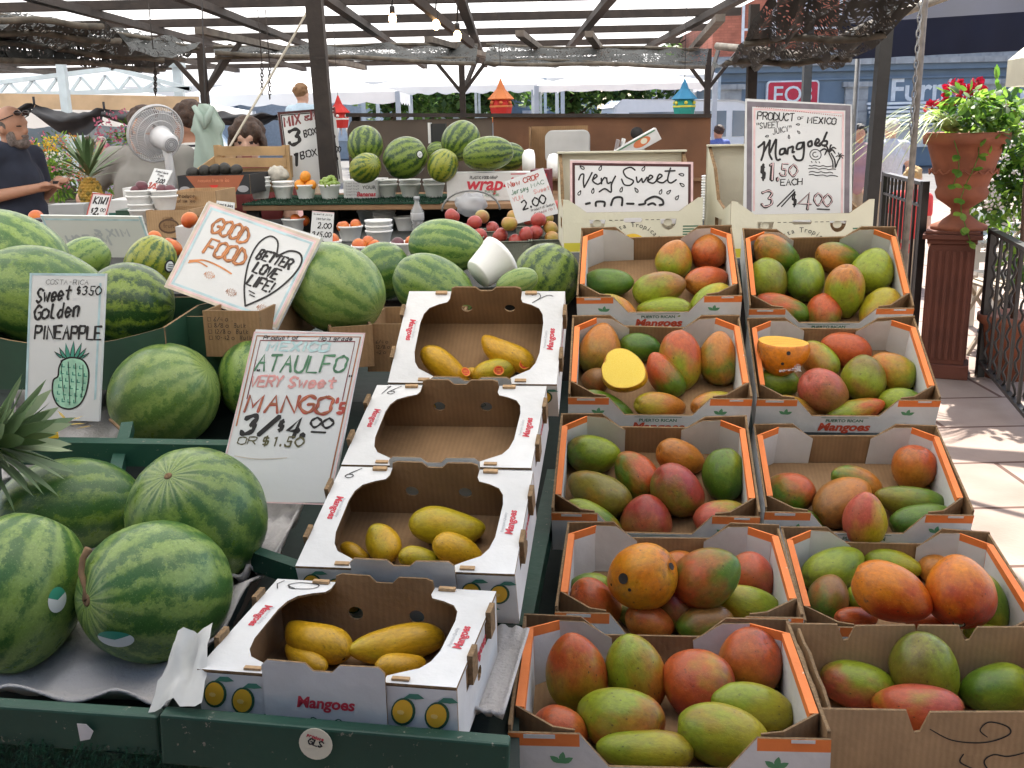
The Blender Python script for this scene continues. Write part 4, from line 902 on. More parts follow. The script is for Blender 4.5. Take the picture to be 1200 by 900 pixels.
cut_mango(CT['A4'], ZO['A4'], (408, 428, 142, 126, -30, .045, 'OYr'), -FW*.93+CY*.36-CX*.10, .30, 'halved mango with flat bright yellow flesh lying on top in fourth carton', FL, FL2)
o, c, n, rr = cut_mango(CT['B4'], ZO['B4'], (240, 258, 152, 140, 0, .05, 'OOO'), -FW*.30+CY*.95+CX*.03, .42, 'ripe orange mango with sliced top, wrapped in clear plastic', FL3, FL2)
sl = MB(); u_ = (CX-n*CX.dot(n)).normalized(); v_ = n.cross(u_); Tn = frame(c+n*(rr*.42+.0006), u_, v_, n); rk = rr
for yy in (-.45, -.1, .28): sl.ribbon(spline([(-rk*.75, (yy-.12)*rk), (-rk*.2, (yy+.08)*rk), (rk*.3, yy*rk), (rk*.75, (yy+.16)*rk)], 5), .0012, mat('slice_line', (.42, .17, .02), .5), 0, Tn)
wb(sl, 'slice_marks', o)
for px, py, r in ((909, 419, .0042), (924, 414, .0045), (917, 426, .0035)): on_sticker(o, px, py, r, mat('rot_spot', (.025, .018, .014), .8), 'rot_spot')
wr = MB(); rnd = random.Random(3); cc = U(926, 430, (c-CAM).dot(FW)-.034); vs = []
for j in range(6):
    for i in range(10): vs.append(cc+CX*((i-4.5)*.0052)+CY*((j-2.5)*.0032-.0004*(i-4.5)**2*.5)+FW*rnd.uniform(-.005, .004)+CY*rnd.uniform(-.002, .002))
M_FILM = mat('clear_film', (.85, .85, .86), .15, .02, spec=.9, alpha=.45)
wr.add(vs, [(j*10+i, j*10+i+1, j*10+i+11, j*10+i+10) for j in range(5) for i in range(9)], M_FILM); wb(wr, 'plastic_wrap', o)

# ================================================================== watermelons
def melon_mesh(seed):
    b = MB()
    def fn(p):
        k = 1+.012*nz(p, 1.5, seed); q = p*k; a = math.atan2(p.y, p.x); q += Vector((p.x, p.y, 0))*.006*math.sin(9*a+seed)
        if abs(q.z) > .9: q.z -= math.copysign(.035*((abs(q.z)-.9)/.1), q.z)
        return q
    b.ell((0, 0, 0), (1, 1, 1), M_MELON, None, 44, 28, fn); o = b.build('watermelon'); d = o.data; bpy.data.objects.remove(o); return d
ME = [melon_mesh(s) for s in range(4)]
MC = {'a': ((.19, .285, .065), (.045, .122, .024)), 'b': ((.14, .22, .042), (.034, .098, .019)), 'c': ((.19, .27, .07), (.085, .165, .035)), 'd': ((.15, .22, .03), (.013, .048, .010)), 'e': ((.26, .28, .03), (.03, .085, .014))}
def melon(px, py, a, b, t, ang, tilt, pal, sw, label, group='watermelons heaped on the display', ax=None):
    """a, b: half length and half width in photo pixels; ang, tilt: direction of the stem axis in the picture and away from it"""
    c = U(px, py, t); k = t/F; d = CX*math.cos(R(ang))*math.cos(R(tilt))+CY*math.sin(R(ang))*math.cos(R(tilt))+FW*math.sin(R(tilt)); d.normalize()
    x = d.orthogonal().normalized(); y = d.cross(x)
    o = bpy.data.objects.new('watermelon', ME[int(px+py) % 4]); COL.objects.link(o)
    o.matrix_world = frame(c, x, y, d) @ Matrix.Rotation(px*.7, 4, 'Z') @ Matrix.Diagonal((b*k, b*k, a*k, 1))
    o['ca'], o['cb'] = MC[pal]; o['sw'] = float(sw); return tag(o, label, 'watermelon', group)
def stem(o, end, pts, r=.004):
    m = MB(); p = o.matrix_world @ Vector((0, 0, .965*end)); m.tube([p]+[tuple(Vector(q)) for q in pts], [r*1.3]+[r]*(len(pts)-1)+[r*1.4], mat('dry_stem', (.20, .12, .06), .9, .3, 60), 7)
    n = (o.matrix_world.to_3x3() @ Vector((0, 0, end))).normalized(); m.lathe([(0, .0), (r*1.6, .0005), (r*2.2, -.002)], 10, mat('dry_stem', (.20, .12, .06)), frame(p+n*.001, n.orthogonal().normalized(), n.cross(n.orthogonal().normalized()), n)); s = m.build('stem', o); s.matrix_parent_inverse = o.matrix_world.inverted()
m1 = melon(17, 694, 95, 80, 1.36, 75, 20, 'a', .46, 'big watermelon with an oval sticker, cut off by the left edge of the view')
m2 = melon(183, 693, 90, 82, 1.37, 176, -52, 'a', .52, 'striped watermelon with dry curly stem and sticker, nearest the white cartons')
m3 = melon(82, 596, 82, 60, 1.62, 184, -25, 'b', .60, 'watermelon with pale streaked left end lying behind the two nearest ones')
m4 = melon(232, 606, 86, 80, 1.50, 105, -48, 'b', .50, 'watermelon with stem scar facing up, leaning below the ataulfo sign')
m5 = melon(193, 464, 65, 61, 1.92, 30, -10, 'c', .52, 'pale smooth watermelon with dry patch, sitting right of the pineapple sign')
melon(303, 442, 52, 46, 2.0, 80, 10, 'a', .5, 'watermelon mostly hidden behind the left edge of the ataulfo sign')
m7 = melon(12, 296, 78, 48, 2.25, 160, 10, 'a', .5, 'watermelon at the far left edge below the man in navy')
melon(52, 348, 80, 58, 2.08, 165, -10, 'b', .48, 'large watermelon behind the top of the pineapple sign')
melon(97, 306, 34, 26, 2.5, 40, 20, 'a', .40, 'small streaked watermelon squeezed in front of the faded reversed board')
m10 = melon(152, 356, 52, 48, 2.12, 175, -10, 'd', .55, 'dark banded watermelon right of the pineapple sign, in the green carton')
m11 = melon(176, 310, 36, 29, 2.45, 60, -10, 'e', .40, 'yellowish small watermelon with round sticker, left of the GOOD FOOD sign')
melon(393, 338, 62, 52, 2.12, 150, 10, 'c', .50, 'pale blotchy watermelon right of the GOOD FOOD sign')
melon(447, 318, 36, 34, 2.5, 30, 10, 'b', .55, 'dull green watermelon behind the pale blotchy one')
melon(523, 288, 47, 31, 2.55, 172, 15, 'a', .52, 'oblong boldly striped watermelon nearest the soda bottle')
melon(508, 338, 52, 38, 2.35, 150, 10, 'b', .42, 'striped watermelon behind the rearmost white carton')
melon(640, 326, 42, 40, 2.6, 60, 10, 'd', .45, 'dark striped watermelon between tipped white bowl and orange carton')
melon(606, 331, 26, 16, 2.3, 20, 0, 'c', .4, 'watermelon top peeking out below the tipped white bowl')
BK = 'watermelons on the back shelf'
melon(428, 170, 23, 21, 4.42, 85, 15, 'd', .46, 'upright watermelon on the back shelf right of the thick post', BK)
melon(428, 197, 25, 17, 4.22, 12, -55, 'e', .42, 'yellow bellied watermelon low on the back shelf by the thick post', BK)
m20 = melon(475, 185, 27, 24, 4.25, 25, -10, 'd', .44, 'dark watermelon with white round sticker on the back shelf', BK)
melon(540, 165, 25, 22, 4.35, 55, 15, 'd', .44, 'topmost watermelon of the heap on the back shelf', BK)
melon(519, 194, 20, 18, 4.22, 60, -20, 'e', .42, 'yellow-green watermelon under the topmost one on the back shelf', BK)
melon(572, 180, 31, 20, 4.20, 10, 10, 'd', .44, 'oblong watermelon above the plastic wrap box', BK)
melon(596, 184, 20, 17, 4.5, 10, 10, 'd', .5, 'watermelon half hidden behind the oblong one on the back shelf', BK)
melon(512, 177, 12, 11, 4.6, 10, 10, 'd', .5, 'watermelon tucked at the back under the topmost one', BK)
M_SWH = mat('sticker_white', (.80, .82, .80), .4); M_SGR = mat('sticker_green', (.05, .33, .22), .4)
for o, px, py, r, e in ((m1, 67, 703, .0165, .8), (m2, 135, 749, .013, 1.9)):
    on_sticker(o, px, py, r, M_SWH, inner=M_SGR, ell=e)
for o, px, py, r in ((m11, 199, 312, .016), (m20, 492, 181, .017)): on_sticker(o, px, py, r, M_SWH, inner=M_BLACK, ink=M_BLACK)
q = m2.matrix_world @ Vector((0, 0, -1)); 
stem(m2, 1, [U(101, 690, 1.30), U(95, 672, 1.30), U(97, 655, 1.31), U(104, 643, 1.31)])
stem(m4, 1, [U(205, 556, 1.475), U(203, 552, 1.47)], .003)
c5 = MB(); c5.tube([tuple(U(*q)) for q in spline([(129, 492, 1.83), (140, 502, 1.80), (155, 520, 1.76), (168, 528, 1.74), (175, 528, 1.73)], 4)], .003, mat('dry_stem', (.20, .12, .06)), 6); wb(c5, 'stem', m5)
# ================================================================== hand painted signs
INK = {'k': M_BLACK, 'r': mat('red_marker', (.40, .07, .05), .7, .3, 40), 'p': mat('faded_pink_marker', (.62, .30, .28), .7, .25, 60), 'g': mat('green_marker', (.08, .20, .11), .7, .35, 40), 't': mat('faded_teal_marker', (.42, .60, .60), .7, .2, 60),
       'b': mat('brown_marker', (.36, .15, .07), .7, .4, 40), 'o': mat('orange_marker', (.55, .22, .08), .7, .3, 40), 'v': mat('olive_marker', (.10, .09, .04), .7), 'm': mat('maroon_marker', (.22, .05, .05), .7, .3, 40), 'l': mat('light_blue_border', (.42, .58, .62), .7, .2, 30), 'n': mat('sand_border', (.54, .46, .37), .7, .25, 30), 'x': mat('grey_border', (.17, .15, .17), .7, .2, 30), 'd': mat('dark_maroon_border', (.06, .015, .015), .7), 'q': mat('pale_pink_border', (.68, .48, .48), .7, .15, 30)}
M_BOARD = mat('sign_board', (.63, .64, .635), .6, .04, 5, .03, 100)
class Sign:
    def __init__(s, name, label, cat, quad, t, lean, yaw, th=.006, m=None):
        """quad: photo pixels TL TR BR BL; t: depth of the middle; lean: degrees the top leans away; yaw: turn about the vertical"""
        c = U(sum(q[0] for q in quad)/4, sum(q[1] for q in quad)/4, t); a, l = R(yaw), R(lean)
        n = Vector((math.sin(a)*math.cos(l), -math.cos(a)*math.cos(l), math.sin(l)))
        P = [PL(q[0], q[1], c, n) for q in quad]; x = ((P[1]+P[2])-(P[0]+P[3]))/2; y = ((P[0]+P[1])-(P[2]+P[3]))/2
        s.W, s.H = x.length, y.length; x.normalize(); y.normalize(); o = c-x*s.W/2-y*s.H/2
        s.T = frame(o, x, y, x.cross(y).normalized()); yy = (y-x*y.dot(x)).normalized(); s.F0 = frame(o, x, yy, x.cross(yy)); inv = s.F0.inverted()
        s.o = thing(name, label, cat, s.F0)
        b = MB(); b.plate([[tuple((inv @ p)[:2]) for p in (P[3], P[2], P[1], P[0])]], th, Matrix.Identity(4), m or M_BOARD); b.build('board', s.o)
        s.mb = MB(); s.L = inv @ s.T; s.k = 0
    def t(s, text, u0, u1, v, h, ink, w=.13, sl=.1, ang=0, dbl=None, jit=.02):
        nf = sum(.6 if c == ' ' else .55 if c in "I.'!1i" else 1.15 if c in 'MWmw' else 1 for c in text); hh = h*s.H; w *= 1.2; adv = (u1-u0)*s.W/max(.5, nf-.22)
        letters(s.mb, text, u0*s.W, v*s.H, hh, INK[ink], hh*w, sl, adv, adv/(1.28*hh), s.L, .0007, jit, R(ang), INK[dbl] if dbl else None)
    def st(s, pts, w, ink, sm=True, taper=False):
        p = [(u*s.W, v*s.H) for u, v in pts]; s.k = (s.k+1) % 8
        s.mb.ribbon(spline(p, 6) if sm and len(p) > 2 else p, w*s.W, INK[ink], .0005+.00012*s.k, s.L, taper)
    def fill(s, pts, ink, z=.0004): s.mb.plate([[(u*s.W, v*s.H) for u, v in pts]], .0002, s.L @ TR(0, 0, z), INK[ink] if isinstance(ink, str) else ink)
    def edge(s, a, w, ink, sides='tlbr', hi=1-.0, lo=0, z=.0004):
        A_ = a*s.W; W_, H_ = s.W, s.H; Wd = w*s.W
        for sd, q in (('t', [(A_, H_-A_-Wd), (W_-A_, H_-A_-Wd), (W_-A_, H_-A_), (A_, H_-A_)]), ('b', [(A_, A_), (W_-A_, A_), (W_-A_, A_+Wd), (A_, A_+Wd)]), ('l', [(A_, A_+lo*H_), (A_+Wd, A_+lo*H_), (A_+Wd, hi*H_-A_), (A_, hi*H_-A_)]), ('r', [(W_-A_-Wd, A_+lo*H_), (W_-A_, A_+lo*H_), (W_-A_, hi*H_-A_), (W_-A_-Wd, hi*H_-A_)])):
            if sd in sides: s.mb.plate([q], .0002, s.L @ TR(0, 0, z+.0001*'tbrl'.index(sd)), INK[ink])
    def drop(s, u, v, r, a, fill=False):
        c, n = math.cos(a), math.sin(a); asp = s.W/s.H
        pts = [(0, 1.3), (.45, .2), (.4, -.5), (0, -.8), (-.4, -.5), (-.45, .2), (0, 1.3)]
        s.st([(u+r*(x*c-y*n), v+r*(x*n+y*c)*asp) for x, y in pts], r*.38, 'k')
    def done(s): s.mb.build('lettering', s.o); return s.o
# GOOD FOOD BETTER LOVE LIFE
s = Sign('price_board', 'tilted white GOOD FOOD BETTER LOVE LIFE board with painted heart', 'sign', [(242.5, 237), (376.5, 277.5), (322.5, 386.5), (193.5, 333)], 2.05, 30, -6, .012)
s.edge(.0, .022, 'n'); s.edge(.022, .014, 'q'); s.edge(.045, .016, 'l')
s.t('GOOD', .13, .44, .70, .17, 'b', .16, dbl='o'); s.t('FOOD', .16, .50, .47, .17, 'b', .17, dbl='o')
s.st([(.09, .34), (.2, .395), (.34, .39), (.46, .36)], .014, 'o'); s.st([(.09, .32), (.16, .36), (.25, .345)], .012, 'o')
s.st([(.685, .10), (.60, .30), (.545, .55), (.55, .75), (.61, .86), (.69, .83), (.735, .68)], .014, 'k'); s.st([(.735, .68), (.81, .78), (.90, .79), (.945, .70), (.92, .52), (.83, .30), (.685, .10)], .016, 'k')
s.t('BETTER', .585, .87, .60, .105, 'k', .19, .15); s.t('LOVE', .61, .81, .455, .11, 'k', .19, .15); s.t('LIFE!', .61, .82, .315, .11, 'k', .19, .15)
s.st([(.655, .26), (.71, .25)], .009, 'k'); s.st([(.675, .225), (.72, .22)], .009, 'k')
for u, v in ((.30, .265), (.53, .175), (.82, .13)):
    for k in range(3): s.st([(u-.045+.009*j, v-.035+.03*k+(.022 if j % 2 else 0)-.03*((j-5)/5)**2*(k-1)) for j in range(11)], .005, 'o' if (u < .5) else 'b', False)
s.done()
# ATAULFO MANGO'S
s = Sign('price_board', "tall white ATAULFO MANGO'S price board with brown double border", 'sign', [(299.7, 386), (426, 390.5), (387, 589), (250, 588)], 1.66, 24, -7, .010)
s.st([(.035, .44), (.035, .975), (.965, .975), (.965, .10)], .014, 'b', False); s.st([(.075, .60), (.075, .948), (.925, .948), (.925, .60)], .010, 'm', False)
s.edge(0, .012, 'q')
s.t('Product of', .10, .42, .955, .022, 'k', .16); s.t('No 1 grade', .60, .90, .953, .022, 'k', .16)
s.t('MEXICO', .15, .70, .888, .052, 't', .22); s.t('ATAULFO', .08, .88, .765, .095, 'g', .12); s.t('VERY', .07, .35, .672, .062, 'p', .20); s.t('Sweet', .42, .83, .672, .062, 'p', .20)
s.t('"', .10, .13, .745, .03, 'k', .2); s.t('"', .93, .965, .72, .03, 'k', .2)
s.t('MANGO', .08, .83, .522, .098, 'r', .16, dbl='b'); s.t("'s", .86, .96, .53, .08, 'r', .2)
s.t('3/', .085, .38, .395, .108, 'k', .20, .16); s.t('$', .40, .46, .41, .07, 'k', .18); s.t('4.', .49, .66, .385, .112, 'k', .22, .16); s.t('00', .69, .88, .44, .058, 'k', .19); s.st([(.71, .415), (.84, .413)], .016, 'k', False)
s.t('OR', .08, .24, .335, .042, 'v', .14); s.t('$', .29, .36, .325, .058, 'v', .16); s.t('1.50', .40, .66, .328, .054, 'v', .16)
s.st([(.08, .265), (.3, .25), (.55, .262)], .006, 'n'); s.done()
# PINEAPPLE
s = Sign('price_board', 'narrow white SWEET GOLDEN PINEAPPLE board with drawn pineapple', 'sign', [(35, 321.5), (123.5, 320.5), (115.5, 494), (28.5, 491)], 1.78, 8, -3, .008)
s.edge(.0, .03, 'l', 'tl'); s.edge(.045, .028, 'l', 'r', .96, .12)
s.t('COSTA-RICA', .22, .78, .925, .032, 'k', .07); s.t('Sweet', .10, .55, .80, .092, 'k', .14, .25, 6); s.t('$350', .62, .95, .855, .058, 'k', .13)
s.t('Golden', .08, .68, .685, .095, 'k', .14, .2, 5); s.t('PINEAPPLE', .10, .98, .555, .088, 'k', .15, .05)
gl, gd_ = mat('pine_wash', (.34, .60, .44), .7, .25, 50), mat('pine_green', (.06, .28, .20), .7)
body = [(.48, .41), (.60, .43), (.76, .41), (.84, .33), (.82, .20), (.74, .11), (.60, .075), (.45, .10), (.37, .18), (.37, .27), (.43, .30), (.44, .36)]
sb = [tuple(p) for p in spline([(u*s.W, v*s.H) for u, v in body+body[:1]], 4)][:-1]; s.mb.plate([sb], .0002, s.L @ TR(0, 0, .0003), gl)
s.st(body+body[:1], .022, 'k')
for k in range(4): s.st([(.46+.10*k, .41-.01*k), (.50+.09*k, .24), (.53+.075*k, .10+.03*abs(k-1.2))], .009, 'k')
for j in range(6):
    for k in range(5):
        u, v = .44+.078*k+.012*j, .135+.047*j-.004*k
        if (j < 1 and k > 3) or u > .80: continue
        s.fill([(u-.024, v-.008), (u+.018, v-.008), (u+.018, v-.002), (u-.012, v-.002), (u-.012, v+.016), (u-.024, v+.016)], gd_, .0008)
for a0, l0 in ((-62, .13), (-40, .13), (-18, .15), (4, .165), (26, .16), (46, .14), (66, .13)):
    a = R(a0); bx, by = .60+.13*math.sin(a), .425; tx, ty = bx+l0*1.0*math.sin(a), by+l0*math.cos(a)*.72; s.fill([(bx-.03, by), (bx+.03, by), ((bx+tx)/2+.022, (by+ty)/2), (tx, ty), ((bx+tx)/2-.022, (by+ty)/2)], gd_, .0006); s.st([(bx-.03, by), ((bx+tx)/2-.022, (by+ty)/2), (tx, ty), ((bx+tx)/2+.022, (by+ty)/2), (bx+.03, by)], .010, 'k', False)
s.st([(.10, .03), (.14, .05), (.17, .02), (.12, .01), (.10, .04)], .006, 'x'); s.done()
# MIX & MATCH
s = Sign('price_board', 'white MIX & MATCH board half behind the thick dark post', 'sign', [(325, 133), (392, 125), (402, 214), (336.5, 217)], 4.85, 6, 6, .01)
s.edge(.0, .045, 'd', 'tl', z=.0004); s.edge(.05, .02, 'k', 'tlr')
s.t('MIX', .10, .38, .80, .125, 'm', .18, .1, 6); s.t('&', .46, .56, .86, .07, 'm', .2); s.t('MATCH', .58, 1.0, .86, .12, 'm', .18, .1, 4)
s.t('3', .13, .37, .545, .205, 'k', .18); s.t('BOX', .42, .64, .64, .085, 'k', .16, .1, 10); s.t('$', .67, .74, .66, .10, 'k', .16); s.t('5.', .77, .96, .60, .17, 'k', .2); 
s.t('1', .20, .26, .27, .17, 'k', .22); s.t('BOX', .31, .60, .35, .09, 'k', .16, .1, 8); s.t('$', .66, .72, .36, .10, 'k', .16); s.t('2.', .76, .95, .30, .17, 'k', .2); s.t('00', .93, 1.02, .40, .08, 'k', .14); s.done()
# KIWI
s = Sign('price_card', 'small white KIWI 2.00 card with red border', 'price card', [(108.5, 225), (131.5, 228.5), (124, 256), (100, 256)], 3.35, 20, 0, .004)
s.edge(0, .06, 'r'); s.edge(.08, .03, 'q'); s.t('KIWI', .18, .86, .58, .27, 'k', .17); s.t('$', .16, .28, .20, .2, 'k', .14); s.t('2.', .32, .58, .16, .26, 'k', .19); s.t('00', .62, .86, .28, .14, 'k', .15); s.done()
# tall narrow card
s = Sign('price_card', 'tall narrow white card 3 for 5.00 leaning on fruit bowls', 'price card', [(181, 197), (202.5, 200), (178.5, 247), (162, 240)], 3.55, 30, 0, .004)
s.t('Sweet Dark', .12, .88, .90, .05, 'k', .14); s.t('Plums', .3, .7, .82, .05, 'k', .14); s.t('2.00', .4, .85, .66, .11, 'k', .16); s.t('3/', .08, .36, .47, .15, 'r', .15); s.t('5.00', .40, .88, .50, .13, 'r', .16); s.t('Nectarine', .3, .9, .38, .045, 'k', .14)
s.st([(.35, .27), (.32, .16), (.42, .10), (.58, .15), (.66, .24)], .05, 'k'); s.done()
# reversed board seen from its back
s = Sign('price_board', 'faded pale board with reversed bluish lettering behind the left watermelons', 'sign', [(46.7, 252.5), (165.5, 254), (181, 302), (68, 301)], 2.75, -14, -4, .008, mat('pale_back_board', (.60, .62, .58), .6, .06, 3))
s.edge(0, .02, 'l', 'lr'); s.edge(.03, .018, 'l', 't')
fb = mat('show_through', (.42, .45, .46), .7); INK['f'] = fb; sv = s.L.copy(); s.L = s.L @ TR(s.W, 0, 0) @ Matrix.Diagonal((-1, 1, 1, 1)) @ TR(0, 0, 0)
s.t('MIX &', .18, .52, .52, .17, 'f', .2, .1); s.t('MATCH', .40, .82, .30, .22, 'f', .2, .1); s.L = sv; s.done()
# nectarine card
s = Sign('price_card', 'small white card 2.00 and 3/5.00 in front of nectarine bowls', 'price card', [(366, 247), (391.5, 249.5), (389, 289), (362.5, 288)], 3.25, 12, 0, .004)
s.edge(0, .04, 'q', 't'); s.t('Sweet & Juicy', .08, .92, .90, .045, 'k', .14); s.t('Nectarine', .22, .86, .76, .07, 'k', .11); s.t('2.00', .30, .90, .52, .16, 'k', .15); s.t('3/', .08, .36, .24, .17, 'k', .15); s.t('5.00', .42, .92, .27, .15, 'k', .15); s.st([(.3, .06), (.5, .16), (.8, .08)], .03, 'k'); s.done()
# NEW CROP
s = Sign('price_card', 'tilted white NEW CROP apple card above the red apples', 'price card', [(591, 213), (636.5, 196.5), (655, 250), (606, 262)], 3.4, 14, 0, .004)
s.t('New CROP', .06, .82, .82, .11, 'r', .16, .1); s.t('Jersey', .08, .50, .65, .10, 'g', .11); s.t('MAC', .58, .9, .68, .09, 'g', .11); s.t('Sweet', .60, .98, .53, .09, 'p', .14); s.t('YUM', .06, .32, .50, .09, 'p', .14)
s.t('2.00', .22, .80, .27, .19, 'k', .14); s.t('Product of Quebec', .40, .98, .18, .055, 'k', .1); s.t('Canada No 1', .45, .95, .09, .055, 'm', .12); s.done()
s = Sign('price_card', 'tiny white paper card peeping above the GOOD FOOD board', 'price card', [(254, 235), (275, 237.5), (274, 252), (252, 249)], 2.9, 20, 0, .003); s.t('Sweet & Juicy', .08, .92, .62, .2, 'k', .14); s.done()
# ------------------------------------------------------------------ cream cartons that hold two signs
def cream_carton(px0, px1, pyf, pyb, pyr, tf, tr, label):
    """front bottom edge pyb, front top corners pyf, rear top pyr"""
    a, b = U(px0, pyf, tf), U(px1, pyf-2, tf); x = (b-a); w = x.length; x.normalize(); bz = U(px0, pyb, tf).z; T = frame(a, x, Vector((-x.y, x.x, 0)).normalized(), Vector((0, 0, 1))); hF = a.z-bz; d = (tr-tf)*.97; hR = U((px0+px1)/2, pyr, tr).z-a.z
    o = thing('cream_carton', label, 'carton', T, 'cream cartons with tropical fruit print'); m = MB()
    f = [(0, -hF), (w, -hF), (w, 0), (w*.965, .0), (w*.83, -.036), (w*.17, -.036), (w*.035, 0), (0, 0)]
    slot = arc(w/2+.02, -.058, .006, .006, -PI/2, PI/2, 5)+arc(w/2-.02, -.058, .006, .006, PI/2, 1.5*PI, 5)
    hs = [[(cx_-.022, -.056), (cx_+.022, -.056)]+arc(cx_, -.058, .022, .028, 0, -PI, 8)[1:-1] for cx_ in (w*.245, w*.755)]
    m.plate([f, slot]+[h_[:1]+h_[1:] for h_ in hs], .005, frame((0, 0, 0), X, Zv, Vector((0, -1, 0))), M_CREAM, M_KRAFT, M_KEDGE)
    for cx_ in (w*.245, w*.755): m.plate([circ(cx_, -.066, .012, .010, 12)], .004, frame((0, .006, 0), X, Zv, Vector((0, -1, 0))), M_CREAM)
    m.plate([[(0, -hF), (w, -hF), (w, hR), (0, hR)]], .006, frame((0, d, 0), X, Zv, Vector((0, -1, 0))), M_CREAM, M_CREAM, M_KEDGE)
    m.box(-.001, w+.001, d-.026, d+.002, hR-.001, hR+.004, M_CREAM); m.box(.002, w-.002, .006, d-.002, -hF, -hF+.004, M_KRAFT); m.build('tray', o)
    for sgn in (0, 1):
        sd_ = MB(); L_ = [[(.006, -hF), (d-.007, -hF), (d-.007, hR-.002), (d*.72, hR*.55), (d*.55, -.01), (d*.30, -.03), (.006, -.004)], [(d*.35, -.09), (d*.6, -.09), (d*.6, -.06), (d*.35, -.06)]]
        sd_.plate(L_, .010, frame((.012 if sgn == 0 else w-.002, 0, 0), Vector((0, 1, 0)), Zv, X), M_CREAM if sgn else M_KRAFT, M_KRAFT if sgn else M_CREAM, M_KEDGE); sd_.build('side_wall', o)
    p = MB(); TF = frame((0, -.0006, 0), X, Zv, Vector((0, -1, 0)))
    p.plate([arc(w/2, -hF*.96, .042, hF*.30, 0, PI, 18)], .0002, TF, mat('sun_print', (.74, .48, .04), .7)); p.plate([[(w/2-.002, -hF*.94), (w/2+.030, -hF*.94), (w/2+.026, -hF*.84), (w/2+.008, -hF*.80)]], .0002, TF @ TR(0, 0, .0004), mat('fruit_print', (.55, .12, .05), .7))
    p.ribbon(arc(w/2-.005, -hF*.95, .03, .03, .5, PI, 10), .003, M_BLACK, .0008, TF)
    for k, ch_ in enumerate('Frutta Tropical'):
        a_ = PI*.86-PI*.72*k/14; font(p, ch_, .019, M_BLACK, TF @ TR(w/2+.068*math.cos(a_), -hF*1.0+.055*math.sin(a_)+.012, .0004) @ Matrix.Rotation(a_-PI/2, 4, 'Z')) if ch_ != ' ' else None
    for k, yy in enumerate((-.075, -.083, -.090, -.097, -.104, -.112)): p.plate([[(w*.86, yy), (w*(.985-.02*(k % 3)), yy), (w*(.985-.02*(k % 3)), yy-.0035), (w*.86, yy-.0035)]], .0002, TF, mat('green_print', (.03, .13, .07)))
    for x_ in (.33, .37, .41, .59, .63, .67): p.plate([[(w*x_, -.057), (w*(x_+.022), -.057), (w*(x_+.022), -.0585), (w*x_, -.0585)]], .0002, TF, M_BLACK)
    p.plate([[(.002, -hF+.002), (w*.98, -hF+.002), (w*.98, -hF+.026), (.002, -hF+.026)]], .0002, TF @ TR(0, 0, -.0003), mat('yellow_band', (.55, .48, .04), .7)); p.build('print', o); return o
cream_carton(660, 824, 234, 298, 177, 2.78, 3.10, 'cream carton holding the VERY SWEET sign')
cream_carton(857, 1025, 236, 305, 168, 2.72, 3.10, 'cream carton holding the PRODUCT OF MEXICO sign')
s = Sign('price_board', 'white VERY SWEET MANGOES board with juice drops in the cream carton', 'sign', [(668, 187), (812, 191), (812, 262), (668, 262)], 2.87, 10, -2, .006, mat('grey_white_board', (.66, .66, .66), .6, .04, 5))
s.edge(0, .018, 'q', 'tlr'); s.edge(.018, .022, 'd', 'tlr')
f_ = lambda pts: s.st([((x-62)/1016, 1-(y-110)/560) for x, y in pts], .013, 'k')
for q in ([(133, 285), (150, 240), (175, 235), (172, 300), (178, 352)], [(178, 352), (215, 280), (245, 215)], [(245, 285), (285, 250), (268, 235), (250, 290), (290, 320), (325, 300)], [(320, 265), (322, 318)], [(322, 300), (345, 262), (365, 268)], [(365, 262), (372, 310), (400, 300)], [(438, 245), (405, 320), (400, 390), (350, 360), (302, 390)],
          [(600, 190), (560, 165), (505, 195), (525, 250), (585, 285), (560, 325), (510, 320), (488, 270)], [(610, 250), (622, 300), (655, 262)], [(655, 262), (665, 300), (700, 250)], [(700, 285), (745, 250), (722, 235), (705, 285), (745, 305), (775, 285)], [(772, 280), (822, 240), (798, 225), (780, 280), (825, 300), (860, 275)], [(892, 165), (868, 270), (895, 300), (940, 270)], [(845, 195), (930, 190)]): f_(q)
for x, y, a in ((165, 175, 1.0), (312, 180, -.4), (668, 180, -.5), (985, 225, 1.4), (990, 318, 1.0), (138, 405, -.5), (250, 385, -.2), (485, 370, -.3), (612, 372, .6), (810, 385, -.4), (875, 385, -.8), (945, 435, -.6)): s.drop((x-62)/1016, 1-(y-110)/560, .020, a)
for q in ([(190, 500), (228, 490)], [(275, 520), (280, 480), (345, 480), (345, 520)], [(400, 510), (425, 445), (490, 440), (490, 510)], [(530, 492), (590, 492)], [(630, 500), (680, 490), (690, 460), (760, 425), (820, 450), (832, 490), (800, 500)], [(705, 500), (745, 485), (770, 500)]): s.st([((x-62)/1016, 1-(y-110)/560) for x, y in q], .018, 'k')
s.done()
s = Sign('price_board', 'large PRODUCT OF MEXICO mangoes board with grey border and palm drawing', 'sign', [(874, 115.5), (998, 122.5), (998.5, 262), (871, 258)], 2.84, 9, -3, .008)
s.edge(.02, .048, 'x', 'tlr'); s.edge(.08, .018, 'q', 'tlr'); 
for k in range(40): s.fill([(.105+.02*k, .942-.0012*k), (.113+.02*k, .942-.0012*k), (.113+.02*k, .936-.0012*k), (.105+.02*k, .936-.0012*k)], 'r', .0009)
g_ = lambda x, y: ((x-70)/765, 1-(y-35)/885)
def gt(txt, x0, x1, y, h, ink='k', w=.13, sl=.1, ang=0, dbl=None): s.t(txt, g_(x0, 0)[0], g_(x1, 0)[0], g_(0, y)[1], h/885, ink, w, sl, ang, dbl)
